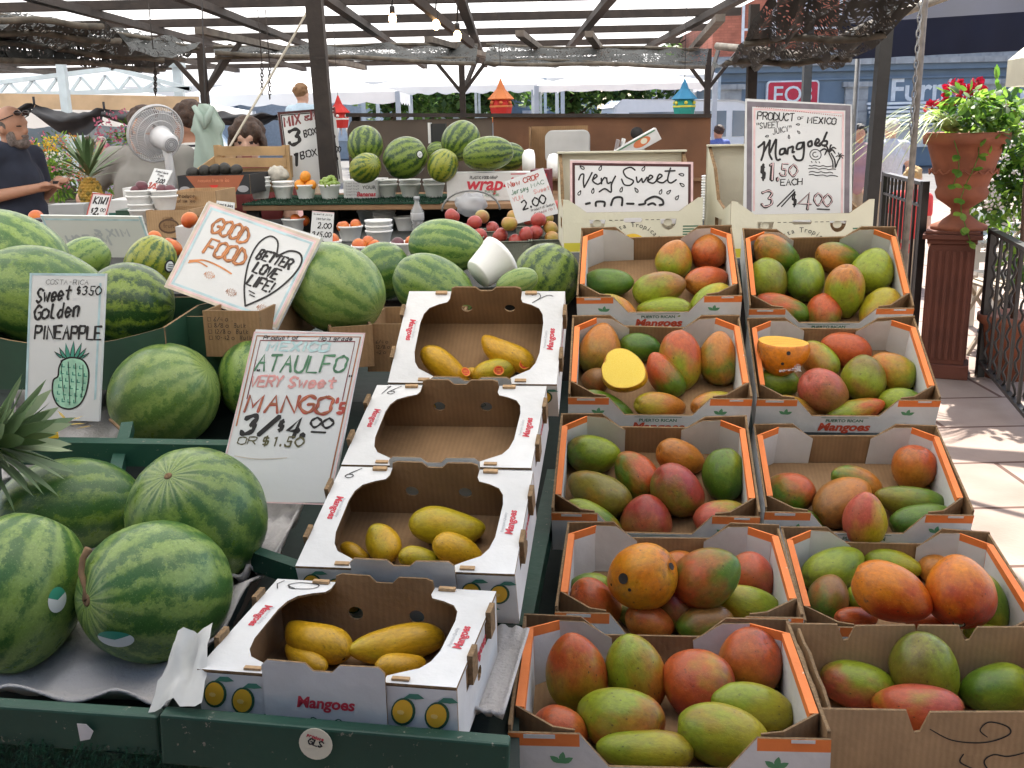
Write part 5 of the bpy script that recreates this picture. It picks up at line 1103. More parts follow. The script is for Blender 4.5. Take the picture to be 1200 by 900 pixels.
gt('PRODUCT', 158, 418, 180, 55, 'k', .12); gt('OF', 445, 485, 170, 22, 'k', .16); gt('MEXICO', 515, 715, 192, 45, 'k', .15); gt('"SWEET', 150, 312, 250, 42, 'k', .11, .1, 6); gt('JUICY"', 272, 412, 285, 38, 'k', .11, .1, 14)
for q in ([(165, 385), (195, 360), (210, 345), (205, 420), (188, 480)], [(205, 420), (245, 340), (250, 330), (245, 420), (265, 470)], [(250, 420), (285, 335), (295, 330), (290, 420), (300, 470), (325, 465)], [(355, 385), (325, 395), (322, 430), (350, 420), (358, 385), (365, 425)], [(375, 425), (380, 385), (395, 375), (415, 370), (410, 410), (425, 405)], [(490, 335), (450, 345), (440, 385), (475, 375), (490, 330), (492, 400), (480, 460), (440, 465), (418, 435)],
          [(545, 320), (522, 335), (525, 362), (548, 352), (545, 320)], [(570, 350), (600, 320), (585, 305), (570, 345), (600, 355), (620, 335)], [(655, 252), (632, 312), (655, 318), (652, 345), (622, 350)], [(600, 345), (628, 318), (648, 268)]): s.st([g_(*p) for p in q], .020, 'k')
gt('$', 185, 220, 630, 120, 'k', .12, 0); gt('1.', 250, 315, 625, 125, 'k', .2, .05, 0, 'q'); gt('50', 320, 440, 585, 85, 'k', .16, .1, 0, 'q'); gt('EACH', 328, 482, 660, 45, 'k', .15, .1, 5)
gt('3', 190, 285, 825, 120, 'k', .14, .05, 0, 'q'); s.st([g_(305, 815), g_(425, 685)], .012, 'k', False); s.st([g_(335, 815), g_(432, 700)], .012, 'k', False); gt('$', 408, 445, 815, 110, 'k', .1, 0); gt('4', 450, 545, 825, 120, 'k', .14, .08, 0, 'q'); gt('00', 568, 688, 795, 90, 'k', .15, .05, 0, 'q'); s.st([g_(590, 820), g_(680, 820)], .012, 'k', False)
for x, y, a in ((230, 300, 1.9), (385, 300, .1), (455, 262, .8), (450, 205, 1.6)): s.drop(*g_(x, y), .016, a)
s.st([g_(575+40*math.cos(t_), 420+38*math.sin(t_)) for t_ in [i*PI/8 for i in range(17)]], .008, 'k'); s.st([g_(575+20*math.cos(t_), 420+18*math.sin(t_)) for t_ in [i*PI/5+.5 for i in range(8)]], .008, 'k')
for q in ([(700, 510), (695, 460), (670, 405)], [(715, 510), (712, 455), (685, 405)], [(720, 505), (735, 460), (750, 435)]): s.st([g_(*p) for p in q], .012, 'k')
for x, y in ((605, 395), (635, 360), (690, 345), (720, 370), (715, 405), (640, 420)): s.st([g_(672, 400), g_((672+x)/2, (400+y)/2-22), g_(x, y)], .016, 'k', True, True)
for x, y in ((778, 420), (770, 440), (735, 400), (720, 430), (760, 405)): s.st([g_(745, 430), g_((745+x)/2, (430+y)/2-8), g_(x, y)], .010, 'k', True, True)
for k, (x0, x1, y) in enumerate(((530, 690, 502), (525, 720, 522), (530, 700, 548), (530, 735, 570))): s.st([g_(x0+(x1-x0)*i/8, y+4*math.sin(i*2.2+k)) for i in range(9)], .008, 'k')
for x in (545, 575, 600): s.st([g_(x, 470), g_(x+6, 480)], .008, 'k', False)
s.done()
# ================================================================== cartons that hold the left watermelons
def open_carton(name, label, a, yaw, w, d, h, m, mi=None, front=None, group=None, dip=0, cat='carton', floor=True):
    """a: world point of the front left top corner"""
    yy = R(yaw); T = frame(a, Vector((math.cos(yy), math.sin(yy), 0)), Vector((-math.sin(yy), math.cos(yy), 0)), Zv); o = thing(name, label, cat, T, group); b = MB(); mi = mi or m
    f = front or [(0, -h), (w, -h), (w, 0)]+[(w*(1-i/8), -dip*math.sin(PI*i/8)) for i in range(1, 8)]+[(0, 0)]
    b.plate([f], .005, frame((0, 0, 0), X, Zv, Vector((0, -1, 0))), m, mi, M_KEDGE)
    b.plate([[(0, -h), (w, -h), (w, 0), (0, 0)]], .005, frame((0, d, 0), X, Zv, Vector((0, -1, 0))), mi, m, M_KEDGE)
    for x in (0, w-.005): b.plate([[(.0055, -h), (d-.0055, -h), (d-.0055, -.001), (d*.5, .012*(dip > 0)), (.0055, -.001)]], .005, frame((x+.005, 0, 0), Vector((0, 1, 0)), Zv, X), m if x else mi, mi if x else m, M_KEDGE)
    if floor: b.box(.006, w-.006, .006, d-.006, -h, -h+.004, mi)
    b.build('tray', o); return o, T
M_WAX = mat('green_waxed_card', (.016, .055, .032), .45, .25, 8)
open_carton('green_carton', 'dark green waxed carton holding the watermelons behind the pineapple sign', U(-50, 384, 1.93), -6, .405, .34, .12, M_WAX, M_WAX, dip=.035)
open_carton('green_carton', 'dark green waxed carton corner right of the dark banded watermelon', U(209, 371, 1.99), -6, .10, .3, .12, M_WAX, M_WAX)
o, T = open_carton('brown_carton', 'brown printed carton below the GOOD FOOD board', U(237, 364, 1.96), -10, .115, .28, .09, M_KRAFT); p = MB()
for i, tx in enumerate(('6/4 oz.', '8/8 oz Bulk', '12/8 oz Bulk', '10-42 oz Bulk')): letters(p, tx, .022, -.020-.012*i, .008, M_BLACK, T=frame((0, -.0006, 0), X, Zv, Vector((0, -1, 0))), w=.0009); p.ribbon([(.010, -.020-.012*i), (.016, -.020-.012*i), (.016, -.013-.012*i), (.010, -.013-.012*i), (.010, -.020-.012*i)], .0009, M_BLACK, .0005, frame((0, -.0006, 0), X, Zv, Vector((0, -1, 0))))
p.build('print', o)
o, T = open_carton('brown_carton', 'brown carton holding the pale blotchy watermelon', U(386, 384, 2.03), 14, .085, .22, .085, M_KRAFT); 
o, T = open_carton('brown_carton', 'brown carton standing left of the rearmost white carton', U(428, 380, 2.10), -4, .19, .2, .10, M_KRAFT); p = MB()
for i, tx in enumerate(('6/4 oz.', '12/8 oz', '42 oz')): letters(p, tx, .02, -.040-.011*i, .007, M_BLACK, T=frame((0, -.0006, 0), X, Zv, Vector((0, -1, 0))), w=.0009)
p.build('print', o)
# yellow tag and dry leaves by the pineapple sign
yt = MB(); c = U(56, 507, 1.72); yt.box(-.016, .016, 0, .003, -.010, .010, mat('yellow_tag', (.70, .42, .02), .5), frame(c, RT, -FW.cross(RT), CY) if False else TR(*c)); letters(yt, 'O', -.006, -.006, .012, mat('blue_print', (.05, .15, .35), .5), T=TR(*c) @ frame((0, -.0006, 0), X, Zv, Vector((0, -1, 0))), w=.003)
tag(yt.build('yellow_tag'), 'small yellow tag with blue mark under the pineapple sign', 'tag')
dl = MB(); rnd = random.Random(11)
def leaf(mb, p, d, n, l, w, m, curl=.15, seg=3):
    """small leaf blade from p along d, faces either way"""
    d = d.normalized(); n = (n-d*n.dot(d)); n = n.normalized() if n.length > 1e-4 else d.orthogonal().normalized(); s_ = d.cross(n); vs = []
    for i in range(seg+1):
        u = i/seg; ww = w*math.sin(PI*min(.98, u*.92+.06))**.8; q = p+d*l*u-n*curl*l*u*u
        if i == seg: vs.append(q)
        else: vs += [q+s_*ww/2, q-s_*ww/2]
    fs = [(2*i, 2*i+1, 2*i+3, 2*i+2) for i in range(seg-1)]+[(2*seg-2, 2*seg-1, 2*seg)]
    mb.add(vs, fs, m, None, True)
c = U(80, 498, 1.74)
for _ in range(9): leaf(dl, c+Vector((rnd.uniform(-.03, .03), rnd.uniform(-.02, .02), rnd.uniform(-.004, .006))), Vector((rnd.uniform(-1, 1), rnd.uniform(-.5, .5), rnd.uniform(-.1, .3))), Vector((0, 0, 1)), rnd.uniform(.02, .04), .008, mat('dry_leaf', (.40, .28, .07), .8, .3))
tag(dl.build('dry_leaves'), 'dry yellow leaf scraps on the pulp tray beside the yellow tag', 'leaves', kind='stuff')
# ------------------------------------------------------------------ pineapples
def pineapple(label, c, ax, rb, hb, lc, nl, seed, wl=.03):
    """ax: axis of the fruit from base to crown; c: middle of the body"""
    ax = ax.normalized(); x = ax.orthogonal().normalized(); T = frame(c, x, ax.cross(x), ax); o = thing('pineapple', label, 'pineapple', T); b = MB(); rows, per = 11, 13; rnd = random.Random(seed)
    MP = mat('pineapple_skin', (.38, .20, .03), .7, .4, 14, .3, 60, col2=(.50, .33, .05)); ME_ = mat('pineapple_eye', (.20, .15, .03), .8)
    b.ell((0, 0, 0), (rb, rb, hb), MP, None, 26, 18, lambda p: Vector((p.x*(1-.06*abs(p.z)), p.y*(1-.06*abs(p.z)), p.z)))
    for j in range(rows):
        for i in range(per):
            v = -.86+1.72*j/(rows-1); a = 2*PI*(i+.5*(j % 2))/per; r = math.sqrt(1-v*v)*rb; p = Vector((r*math.cos(a), r*math.sin(a), v*hb)); n = Vector((math.cos(a), math.sin(a), v*.6)).normalized(); t_ = Vector((-math.sin(a), math.cos(a), 0)); u_ = n.cross(t_); k = rb*.23*math.sqrt(max(.15, 1-v*v))
            b.add([p+t_*k+n*.001, p+u_*k+n*.001, p-t_*k+n*.001, p-u_*k+n*.001, p+n*rb*.11], [(0, 1, 4), (1, 2, 4), (2, 3, 4), (3, 0, 4)], MP if rnd.random() < .6 else ME_)
    b.build('fruit', o); cr = MB(); ga = mat('pineapple_leaf', (.06, .12, .045), .55, .3, 6, col2=(.20, .28, .13)); gb = mat('pineapple_leaf_pale', (.24, .30, .16), .55, .3, 6)
    for k in range(nl):
        u = k/nl; a = k*2.39996; sp = (1-u)**.8*1.15+.08; d = Vector((math.cos(a)*math.sin(sp), math.sin(a)*math.sin(sp), math.cos(sp))); p = Vector((math.cos(a)*rb*.28*(1-u), math.sin(a)*rb*.28*(1-u), hb*.93+lc*.25*u)); l = lc*(.55+.45*math.sin(PI*(.15+.75*u)))*rnd.uniform(.85, 1.1)
        leaf(cr, p, d, Vector((0, 0, 1)), l, wl*(.75+.4*rnd.random()), ga if rnd.random() < .7 else gb, rnd.uniform(.05, .35)*(1-u*.7), 6)
    cr.build('crown', o); return o
pineapple('ripe pineapple standing with tall green crown behind the KIWI card', U(106, 226, 4.7), Vector((.02, 0, 1)), .050, .072, .21, 46, 1, .020)
pineapple('pineapple lying at the left edge, only its spiky crown showing', U(-82, 546, 1.50), Vector((1, .1, .32)), .055, .085, .115, 54, 2, .020)

# ================================================================== back counter and shelf
SH = 1.31
bs = thing('back_shelf', 'long dark wooden shelf with green turf edge behind the fruit', 'shelf', (-.4, 4.2, 0)); a, b = Z(284, 241, SH), Z(660, 238, SH); dx = (b-a).normalized(); dy = Vector((-dx.y, dx.x, 0))
M_PLY = mat('worn_plywood', (.23, .13, .065), .8, .3, 6, .15, 40); M_DARK = mat('dark_wood', (.02, .016, .014), .8, .4, 8, .2, 30)
def slab(p, lx, ly, th, m, name, par, off=(0, 0)): return wb(MB().box(off[0], off[0]+lx, off[1], off[1]+ly, -th, 0, m, frame(p, dx, dy, Zv)), name, par, .003)
LS = (b-a).length; slab(a, LS, .75, .022, M_PLY, 'shelf_board', bs); 
tm = MB(); tm.box(0, LS*.63, -.004, .5, .001, .008, M_TURF, frame(a, dx, dy, Zv)); rnd = random.Random(4)
for _ in range(2500):
    x, y = rnd.random()*LS*.63, rnd.random()*.3-.006; tm.add([(x-.002, y, .006), (x+.002, y, .006), (x+rnd.uniform(-.006, .006), y-.003, .006+rnd.uniform(.004, .012))], [(0, 1, 2)], M_TURF, frame(a, dx, dy, Zv))
wb(tm, 'turf_strip', bs)
for u in (.02, .98):
    for v in (.05, .7): q = a+dx*LS*u+dy*v; wb(MB().box(q.x-.025, q.x+.025, q.y-.025, q.y+.025, 0, SH-.022, M_DARK), 'leg', bs)
wb(MB().box(0, LS, .70, .72, -.45, -.024, M_DARK, frame(a, dx, dy, Zv)), 'back_panel', bs)
LT = 1.195
lt = thing('low_counter', 'low dark counter with bowls of nectarines and baskets of apples', 'counter', (-.2, 3.4, 0)); q0 = Vector((-1.35, 2.95, LT))
wb(MB().box(-1.35, 1.0, 2.72, 4.95, LT-.03, LT, mat('dark_cloth_top', (.018, .02, .018), .8, .4, 4)), 'top', lt); wb(MB().box(-1.33, .98, 2.75, 2.78, .1, LT-.031, M_DARK), 'front_panel', lt)
for x in (-1.3, .95):
    for y in (2.8, 4.9): wb(MB().box(x-.03, x+.03, y-.0, y+.06, 0, LT-.031, M_DARK), 'leg', lt)
# ------------------------------------------------------------------ foam bowls
def bowl_bm(r, h, n=1, gap=.018):
    m = MB()
    for k in range(n):
        z = k*gap; m.lathe([(0, z), (r*.66, z), (r*.70, z+.003), (r*.95, z+h*.86), (r*1.0, z+h*.88), (r*1.02, z+h), (r*.96, z+h), (r*.92, z+h*.86), (r*.64, z+.006), (0, z+.005)], 26, M_FOAM)
    return m
def bowl(px, py, z, label, n=1, r=.047, h=.062, group='white foam bowls', tilt=None, t=None):
    p = Z(px, py, z) if t is None else U(px, py, t); o = bowl_bm(r, h, n).build('foam_bowl', None); o.matrix_world = TR(*p) @ (tilt or Matrix.Identity(4)); return tag(o, label, 'bowl', group), p
for px, py, n, lab in ((306, 233, 3, 'stack of white foam bowls at the left end of the turf shelf'), (333, 234, 2, 'lidless white foam bowl stack left of the orange bowl'),
                       (454, 232, 2, 'white foam bowl stack left of three below the shelf watermelons'), (481, 232, 2, 'white foam bowl stack middle of three below the shelf watermelons'), (509, 232, 2, 'white foam bowl stack next to the plastic wrap box')):
    bowl(px, py, SH+.004, lab, n, group='empty white foam bowl stacks')
b1, pb1 = bowl(359, 233, SH+.008, 'white foam bowl filled with oranges'); b2, pb2 = bowl(387, 233, SH+.008, 'white foam bowl heaped with green grapes')
def fruit(p, r, m, label, cat, group, name, sq=.92):
    o = MB().ell((0, 0, 0), (r, r, r*sq), m, Matrix.Rotation(p.x*30, 4, 'Y'), 18, 12, lambda q: q-Vector((0, 0, .16*math.exp(-((1-abs(q.z))*9)**2)*(1 if q.z > 0 else 0)))).build(name, None); o.location = p; return tag(o, label, cat, group)
M_OR = mat('orange_peel', (.66, .24, .015), .5, .12, 12, .15, 120)
for dx_, dy_, dz_, lab in ((-.022, -.012, .058, 'left of the three'), (.024, -.008, .058, 'right of the three'), (.002, -.004, .094, 'topmost of the three')): fruit(pb1+Vector((dx_, dy_, dz_)), .026, M_OR, f'orange in the foam bowl, {lab}', 'orange', 'oranges in the foam bowl', 'orange')
gr = MB(); rnd = random.Random(8)
for k in range(70):
    a_ = k*2.4; rr = .040*math.sqrt(rnd.random()); gr.ell((rr*math.cos(a_), rr*math.sin(a_), .060+.036*(1-(rr/.042)**2)*rnd.random()), (.0095, .0095, .011), mat('grape_skin', (.22, .32, .055), .3, .2, 10), None, 9, 6)
g_o = gr.build('grape_bunch'); g_o.location = pb2; tag(g_o, 'heap of green grapes in the foam bowl', 'grapes')
M_NEC = [mat('nectarine_red', (.40, .05, .02), .4, .5, 9, col2=(.60, .18, .02)), mat('nectarine_orange', (.60, .20, .02), .4, .4, 7, col2=(.50, .07, .02)), mat('plum_dark', (.09, .02, .03), .35, .4, 8)]
# (px, py of the bowl base, stack, fruits as (dx, dz, material))
bowls = [(345, 272, 1, [(.01, .052, 1), (.04, .045, 1)], 'foam bowl with orange apricots behind the nectarine card'), (384, 302, 1, [(-.026, .052, 0), (.020, .056, 1), (-.002, .05, 0)], 'foam bowl of red nectarines right of the nectarine card'), (411, 282, 1, [(-.024, .055, 0), (.022, .056, 0)], 'foam bowl of bright red nectarines set farther back'),
         (431, 308, 1, [(-.024, .055, 1), (.020, .05, 1), (.0, .06, 0)], 'foam bowl of orange nectarines in front of stacked bowls'), (476, 304, 1, [(-.024, .05, 2), (.022, .054, 1)], 'foam bowl of plums and nectarine nearest the striped watermelon'),
         (451, 268, 3, [], 'tall stack of empty foam bowls below the shelf edge'), (445, 288, 3, [], 'stack of wide empty foam bowls behind the nectarine bowls'), (476, 270, 1, [], 'empty foam bowl left of the soda bottle'), (432, 262, 2, [], 'dim foam bowl stack deep under the shelf')]
for px, py, n, fr, lab in bowls:
    o, p = bowl(px, py, LT, lab, n, .050, .058, 'foam bowls on the low counter')
    for k, (fx, fz, mi_) in enumerate(fr): fruit(p+Vector((fx, (-.012, .010, .02)[k % 3], fz)), .025, M_NEC[mi_], ('dark plum' if mi_ == 2 else 'red nectarine' if mi_ == 0 else 'orange nectarine')+f' {("left", "right", "middle")[k % 3]} in the '+lab.replace('foam bowl with', 'bowl with').replace('foam bowl of', 'bowl of')[:60], 'plum' if mi_ == 2 else 'nectarine', 'nectarines in foam bowls', 'plum' if mi_ == 2 else 'nectarine')
bowl(560, 322, 0, 'large white foam bowl tipped over on the watermelons', 1, .053, .075, tilt=Matrix.Rotation(R(55), 4, 'Y') @ Matrix.Rotation(R(-28), 4, 'X'), t=2.36)
# soda bottle
c = Z(490, 274, LT); o = thing('soda_bottle', 'clear plastic soda bottle half full of dark cola', 'bottle', c); M_PET = mat('clear_plastic', (.70, .72, .72), .12, .03, spec=.8, alpha=.35)
MB().lathe([(0, 0), (.024, 0), (.027, .01), (.025, .04), (.027, .07), (.026, .09), (.012, .118), (.0105, .128), (.0105, .138)], 20, M_PET).build('bottle_body', o); MB().lathe([(0, .001), (.0225, .001), (.0255, .011), (.0238, .04), (.0245, .048), (0, .048)], 20, mat('cola', (.02, .008, .004), .2)).build('cola_fill', o); MB().lathe([(.0125, .134), (.0125, .149), (0, .149)], 16, mat('grey_cap', (.35, .37, .38), .4)).build('cap', o)
MB().lathe([(.0272, .055), (.0275, .056), (.0275, .083), (.0270, .084)], 20, mat('grey_label', (.42, .42, .42), .5)).build('label', o)
# apples in quart baskets
def basket(px, py, label, w=.11, h=.065):
    p = Z(px, py, LT); o = thing('pulp_basket', label, 'basket', p, 'grey pulp baskets of apples'); m = MB(); k = .82; MG_ = mat('pulp_basket', (.20, .21, .17), .95, .2, 10, .3, 120)
    P = [(-w/2, -w/2), (w/2, -w/2), (w/2, w/2), (-w/2, w/2)]
    for i in range(4):
        (x0, y0), (x1, y1) = P[i], P[(i+1) % 4]; m.add([(x0*k, y0*k, .001), (x1*k, y1*k, .001), (x1, y1, h), (x0, y0, h), (x0*.95, y0*.95, h), (x1*.95, y1*.95, h), (x1*k*.93, y1*k*.93, .004), (x0*k*.93, y0*k*.93, .004)], [(0, 1, 2, 3), (3, 2, 5, 4), (4, 5, 6, 7)], MG_)
    m.add([(x*k, y*k, .003) for x, y in P], [(0, 1, 2, 3)], MG_); m.build('body', o); m2 = MB(); m2.tube([(w/2*1.01*c_, w/2*1.01*s_, h) for c_, s_ in ((-1, -1), (1, -1), (1, 1), (-1, 1), (-1, -1))], .0028, MG_, 6); m2.build('rim', o); return p
M_AP = [mat('apple_red', (.30, .025, .03), .35, .5, 12, col2=(.40, .07, .05)), mat('apple_blush', (.36, .09, .04), .35, .5, 9, col2=(.42, .34, .06)), mat('apple_green', (.28, .33, .05), .35, .4, 9, col2=(.40, .12, .06))]
ap = {(548, 300): [(530, 253, 0), (545, 271, 0), (556, 261, 0), (562, 276, 0)], (566, 292): [(565, 254, 2), (577, 268, 0), (572, 284, 0)], (603, 305): [(597, 262, 1), (605, 283, 0), (586, 276, 0), (617, 275, 0)], (640, 303): [(647, 280, 1), (631, 258, 0), (645, 268, 1), (627, 273, 0)], (622, 285): [(614, 243, 0), (602, 254, 1), (620, 256, 0), (641, 255, 1), (652, 243, 0)]}
AL = ['dark red apple', 'blushed apple', 'green and red apple']
names = {(548, 300): 'leftmost basket, beside the watermelon', (566, 292): 'basket under the plastic bag', (603, 305): 'basket below the NEW CROP card', (640, 303): 'basket touching the cream carton', (622, 285): 'rear basket, against the NEW CROP card'}
pos_w = ['at left', 'at right', 'in front', 'at rear', 'topmost']
for (bx, by), L_ in ap.items():
    p = basket(bx, by, f'grey pulp apple basket: {names[bx, by]}'); tt = (p-CAM).dot(FW)
    for i, (px, py, k) in enumerate(L_): fruit(U(px, py, tt-.01+.014*(i % 3)), .026, M_AP[k], f'{AL[k]} {pos_w[i]} of the {names[bx, by]}', 'apple', 'apples in the pulp baskets', 'apple')
pb = MB(); c = U(552, 240, 3.9); rnd = random.Random(2); pb.ell((0, 0, 0), (.06, .045, .045), mat('bag_film', (.55, .56, .58), .3, .1, alpha=.6), TR(*c), 14, 9, lambda q: q*(1+.45*nz(q, 2.6, 4))); tag(pb.build('plastic_bag'), 'crumpled clear plastic bag behind the apples', 'bag')
wh = MB(); wh.tube([tuple(c+Vector((.11*math.cos(a_), -.02, .075*math.sin(a_)-.02))) for a_ in [PI*i/12 for i in range(13)]], .004, mat('grey_wire', (.22, .22, .21), .5), 6); tag(wh.build('basket_handle'), 'wire basket handle arching over the plastic bag', 'handle')
# wrap box and printed fruit box on the shelf
c = Z(524, 236, SH); o = thing('wrap_box', 'long white plastic food wrap box with red lettering on the shelf', 'box', frame(c, dx, dy, Zv)); wbx, hbx = .42, .115
MB().box(0, wbx, 0, .12, .001, hbx, M_WHITE).build('box', o, .002); p = MB(); TF = frame((0, -.0008, 0), X, Zv, Vector((0, -1, 0))); font(p, 'wrap-it', .075, M_RED, TF @ TR(.19, .045, 0), .25, .002); letters(p, 'PLASTIC FOOD WRAP', .10, .090, .011, M_BLACK, w=.0018, T=TF, ratio=.5); letters(p, 'PLASTIQUE', .16, .034, .009, INK['g'], w=.0015, T=TF, ratio=.5); letters(p, 'ALIMENTAIRE', .16, .020, .009, INK['g'], w=.0015, T=TF, ratio=.5); p.box(.27, .40, -.0002, .0, .106, .110, M_RED); p.build('lettering', o)
mr = MB(); c2 = Z(622, 236, SH); mr.box(0, .075, 0, .12, .001, .125, mat('maroon_card', (.14, .02, .03), .6), frame(c2, dx, dy, Zv)); mr.plate([[(.008, .06), (.067, .06), (.067, .11), (.008, .11)]], .0003, frame(c2, dx, dy, Zv) @ frame((0, -.0008, 0), X, Zv, Vector((0, -1, 0))), M_RED); tag(mr.build('maroon_box'), 'maroon box end beside the plastic wrap box', 'box')
c = Z(403, 233, SH+.008); o = thing('fruit_box', 'flat white printed fruit box under the yellow bellied shelf watermelon', 'box', frame(c, dx, dy, Zv)); MB().box(0, .145, 0, .2, .001, .078, M_WHITE).build('box', o, .002); p = MB(); font(p, 'YOUR', .022, M_BLACK, TF @ TR(.115, .040, 0)); font(p, 'Bananas', .026, M_RED, TF @ TR(.10, .010, 0), .2, .001)
for k in range(5): letters(p, 'Sweet fruit', .012, .062-.012*k, .007, INK['x'], w=.001, T=TF)
p.build('lettering', o)
# wooden back panel, boards and clutter in front of it
wp = thing('wooden_partition', 'long brown plywood partition behind the back shelf', 'partition', (.1, 4.95, 0)); A0, A1 = U(406, 137, 4.95), U(833, 138, 4.95); xx = (A1-A0).normalized(); T = frame(A0, xx, Vector((-xx.y, xx.x, 0)).normalized(), Zv); LW = (A1-A0).length
M_PW = mat('plywood_panel', (.155, .07, .033), .75, .35, 3.5, .1, 30); M_PG = mat('grey_panel', (.085, .065, .05), .75, .3, 3)
sp_ = LW*.40
wb(MB().plate([[(0.02, -.02), (sp_, -.002), (sp_, -1.3), (0, -1.3), (0, -.06)]], .02, T @ frame((0, 0, 0), X, Zv, Vector((0, -1, 0))), M_PG), 'grey_panel', wp)
pn = MB(); pn.plate([[(sp_+.004, 0), (LW, 0), (LW, -1.3), (sp_+.004, -1.3)]], .02, T @ frame((0, 0, 0), X, Zv, Vector((0, -1, 0))), M_PW); wb(pn, 'plywood_panel', wp)
wb(MB().box(0, LW, -.02, .03, -.0, .018, M_POST, T), 'top_rail', wp); wb(MB().box(sp_, LW, -.022, -.0, -.30, -.285, mat('worn_plywood', (.23, .13, .065)), T), 'batten', wp)
for x in (.02, LW*.5, LW-.04): wb(MB().box(x, x+.04, .031, .07, -1.62, 0, M_POST, T), 'stud', wp)
def clutter(name, label, cat, px0, px1, py0, py1, t, dp, m, yaw=-4, rot=0):
    a_, b_ = U(px0, py1, t), U(px1, py1, t); w = (b_-a_).length; h = (U(px0, py0, t)-a_).length; o = thing(name, label, cat, TR(*a_) @ rotz(R(yaw)) @ Matrix.Rotation(R(rot), 4, 'Y')); return o, w, h
o, w, h = clutter('foam_tray_stack', 'stack of white rounded foam trays standing on end by the partition', 'foam trays', 639, 690, 155, 192, 4.55, .1, M_FOAM)
for k in range(4): b_ = MB(); rr = .03; ol = arc(w-rr, h-rr, rr, rr, 0, PI/2, 5)+arc(rr, h-rr, rr, rr, PI/2, PI, 5)+arc(rr, rr, rr, rr, PI, 1.5*PI, 5)+arc(w-rr, rr, rr, rr, 1.5*PI, 2*PI, 5); b_.plate([ol], .012, frame((.002*k, .02*k, .003*(k % 2)), X, Zv, Vector((0, -1, 0))), mat('grey_foam', (.45, .45, .44), .6)); b_.build('tray', o, .004)  # trays in a darker grey than the other foam
o, w, h = clutter('brown_carton', 'open brown carton with trays left of the foam tray stack', 'carton', 622, 640, 150, 200, 4.65, .1, M_KRAFT); b_ = MB(); b_.plate([[(0, 0), (.26, 0), (.26, h), (0, h)]], .006, frame((0, .12, 0), X, Zv, Vector((0, -1, 0))), M_KRAFT); b_.plate([[(0, 0), (.12, 0), (.12, h*.96), (0, h)]], .006, frame((0, 0, 0), Vector((0, 1, 0)), Zv, X), M_KRAFT); b_.build('flaps', o)
o, w, h = clutter('magazine_pile', 'leaning pile of papers and flyers on the carton by the partition', 'papers', 718, 745, 161, 190, 4.5, .1, M_WHITE)
for k in range(6): MB().box(.018*k, .018*k+.012, 0, .15, 0, h*(.9+.1*(k % 2)), M_WHITE if k % 2 else mat('grey_paper', (.25, .22, .22), .6), Matrix.Rotation(R(12+3*k), 4, 'Y')).build('paper', o)
o, w, h = clutter('fruit_box', 'tilted white box with a printed fruit picture on the partition ledge', 'box', 727, 790, 168, 190, 4.45, .1, M_WHITE, rot=-28); b_ = MB(); b_.box(0, .20, 0, .12, 0, .055, M_WHITE); b_.build('box', o, .002); p = MB(); p.plate([circ(.12, .03, .04, .018)], .0003, TF, mat('fruit_print2', (.55, .16, .06), .6)); p.plate([circ(.13, .03, .015, .012)], .0003, TF @ TR(0, 0, .0005), M_CREAM); p.ribbon([(.0, .048), (.19, .048)], .006, INK['g'], .0006, TF); p.build('print', o)
o, w, h = clutter('tape_dispenser', 'small black tape dispenser on the partition ledge', 'dispenser', 741, 753, 150, 163, 4.7, .1, M_BLACK); b_ = MB(); b_.lathe([(.0, -.02), (.028, -.02), (.028, .02), (0, .02)], 16, M_BLACK, TR(.02, 0, .026) @ Matrix.Rotation(PI/2, 4, 'X')); b_.build('reel', o)
for k, (px, py) in enumerate(((612, 190), (641, 195))): b_ = MB(); b_.lathe([(.03, 0), (.05, .01), (.055, .03), (.05, .05), (.03, .055)], 16, M_FOAM, TR(*U(px, py, 4.4)) @ Matrix.Rotation(PI/2, 4, 'Y')); tag(b_.build('foam_bowl'), ('white foam bowls lying on side behind the wrap box', 'white foam bowls lying on side below the foam trays')[k], 'bowl')
ps = MB(); c = U(833, 258, 3.35)
for k in range(17): ps.lathe([(.030, k*.0085), (.034, k*.0085+.005), (.034, k*.0085+.0075), (.030, k*.0085+.008)], 18, M_FOAM, TR(*c))
tag(ps.build('cup_stack'), 'tall stack of white foam cups right of the VERY SWEET carton', 'cup stack')
# crate of the dark box left of it: black carton, small boxes on the shelf
clp = MB(); c = Z(503, 200, SH+.1); clp.box(0, .012, 0, .1, 0, .09, M_WHITE, TR(*U(502, 168, 4.6))); clp.box(.014, .08, .01, .1, 0, .085, mat('black_plastic', (.015, .015, .017), .4), TR(*U(502, 168, 4.6))); tag(clp.build('scale_box'), 'small black and white box behind the shelf watermelons', 'box')
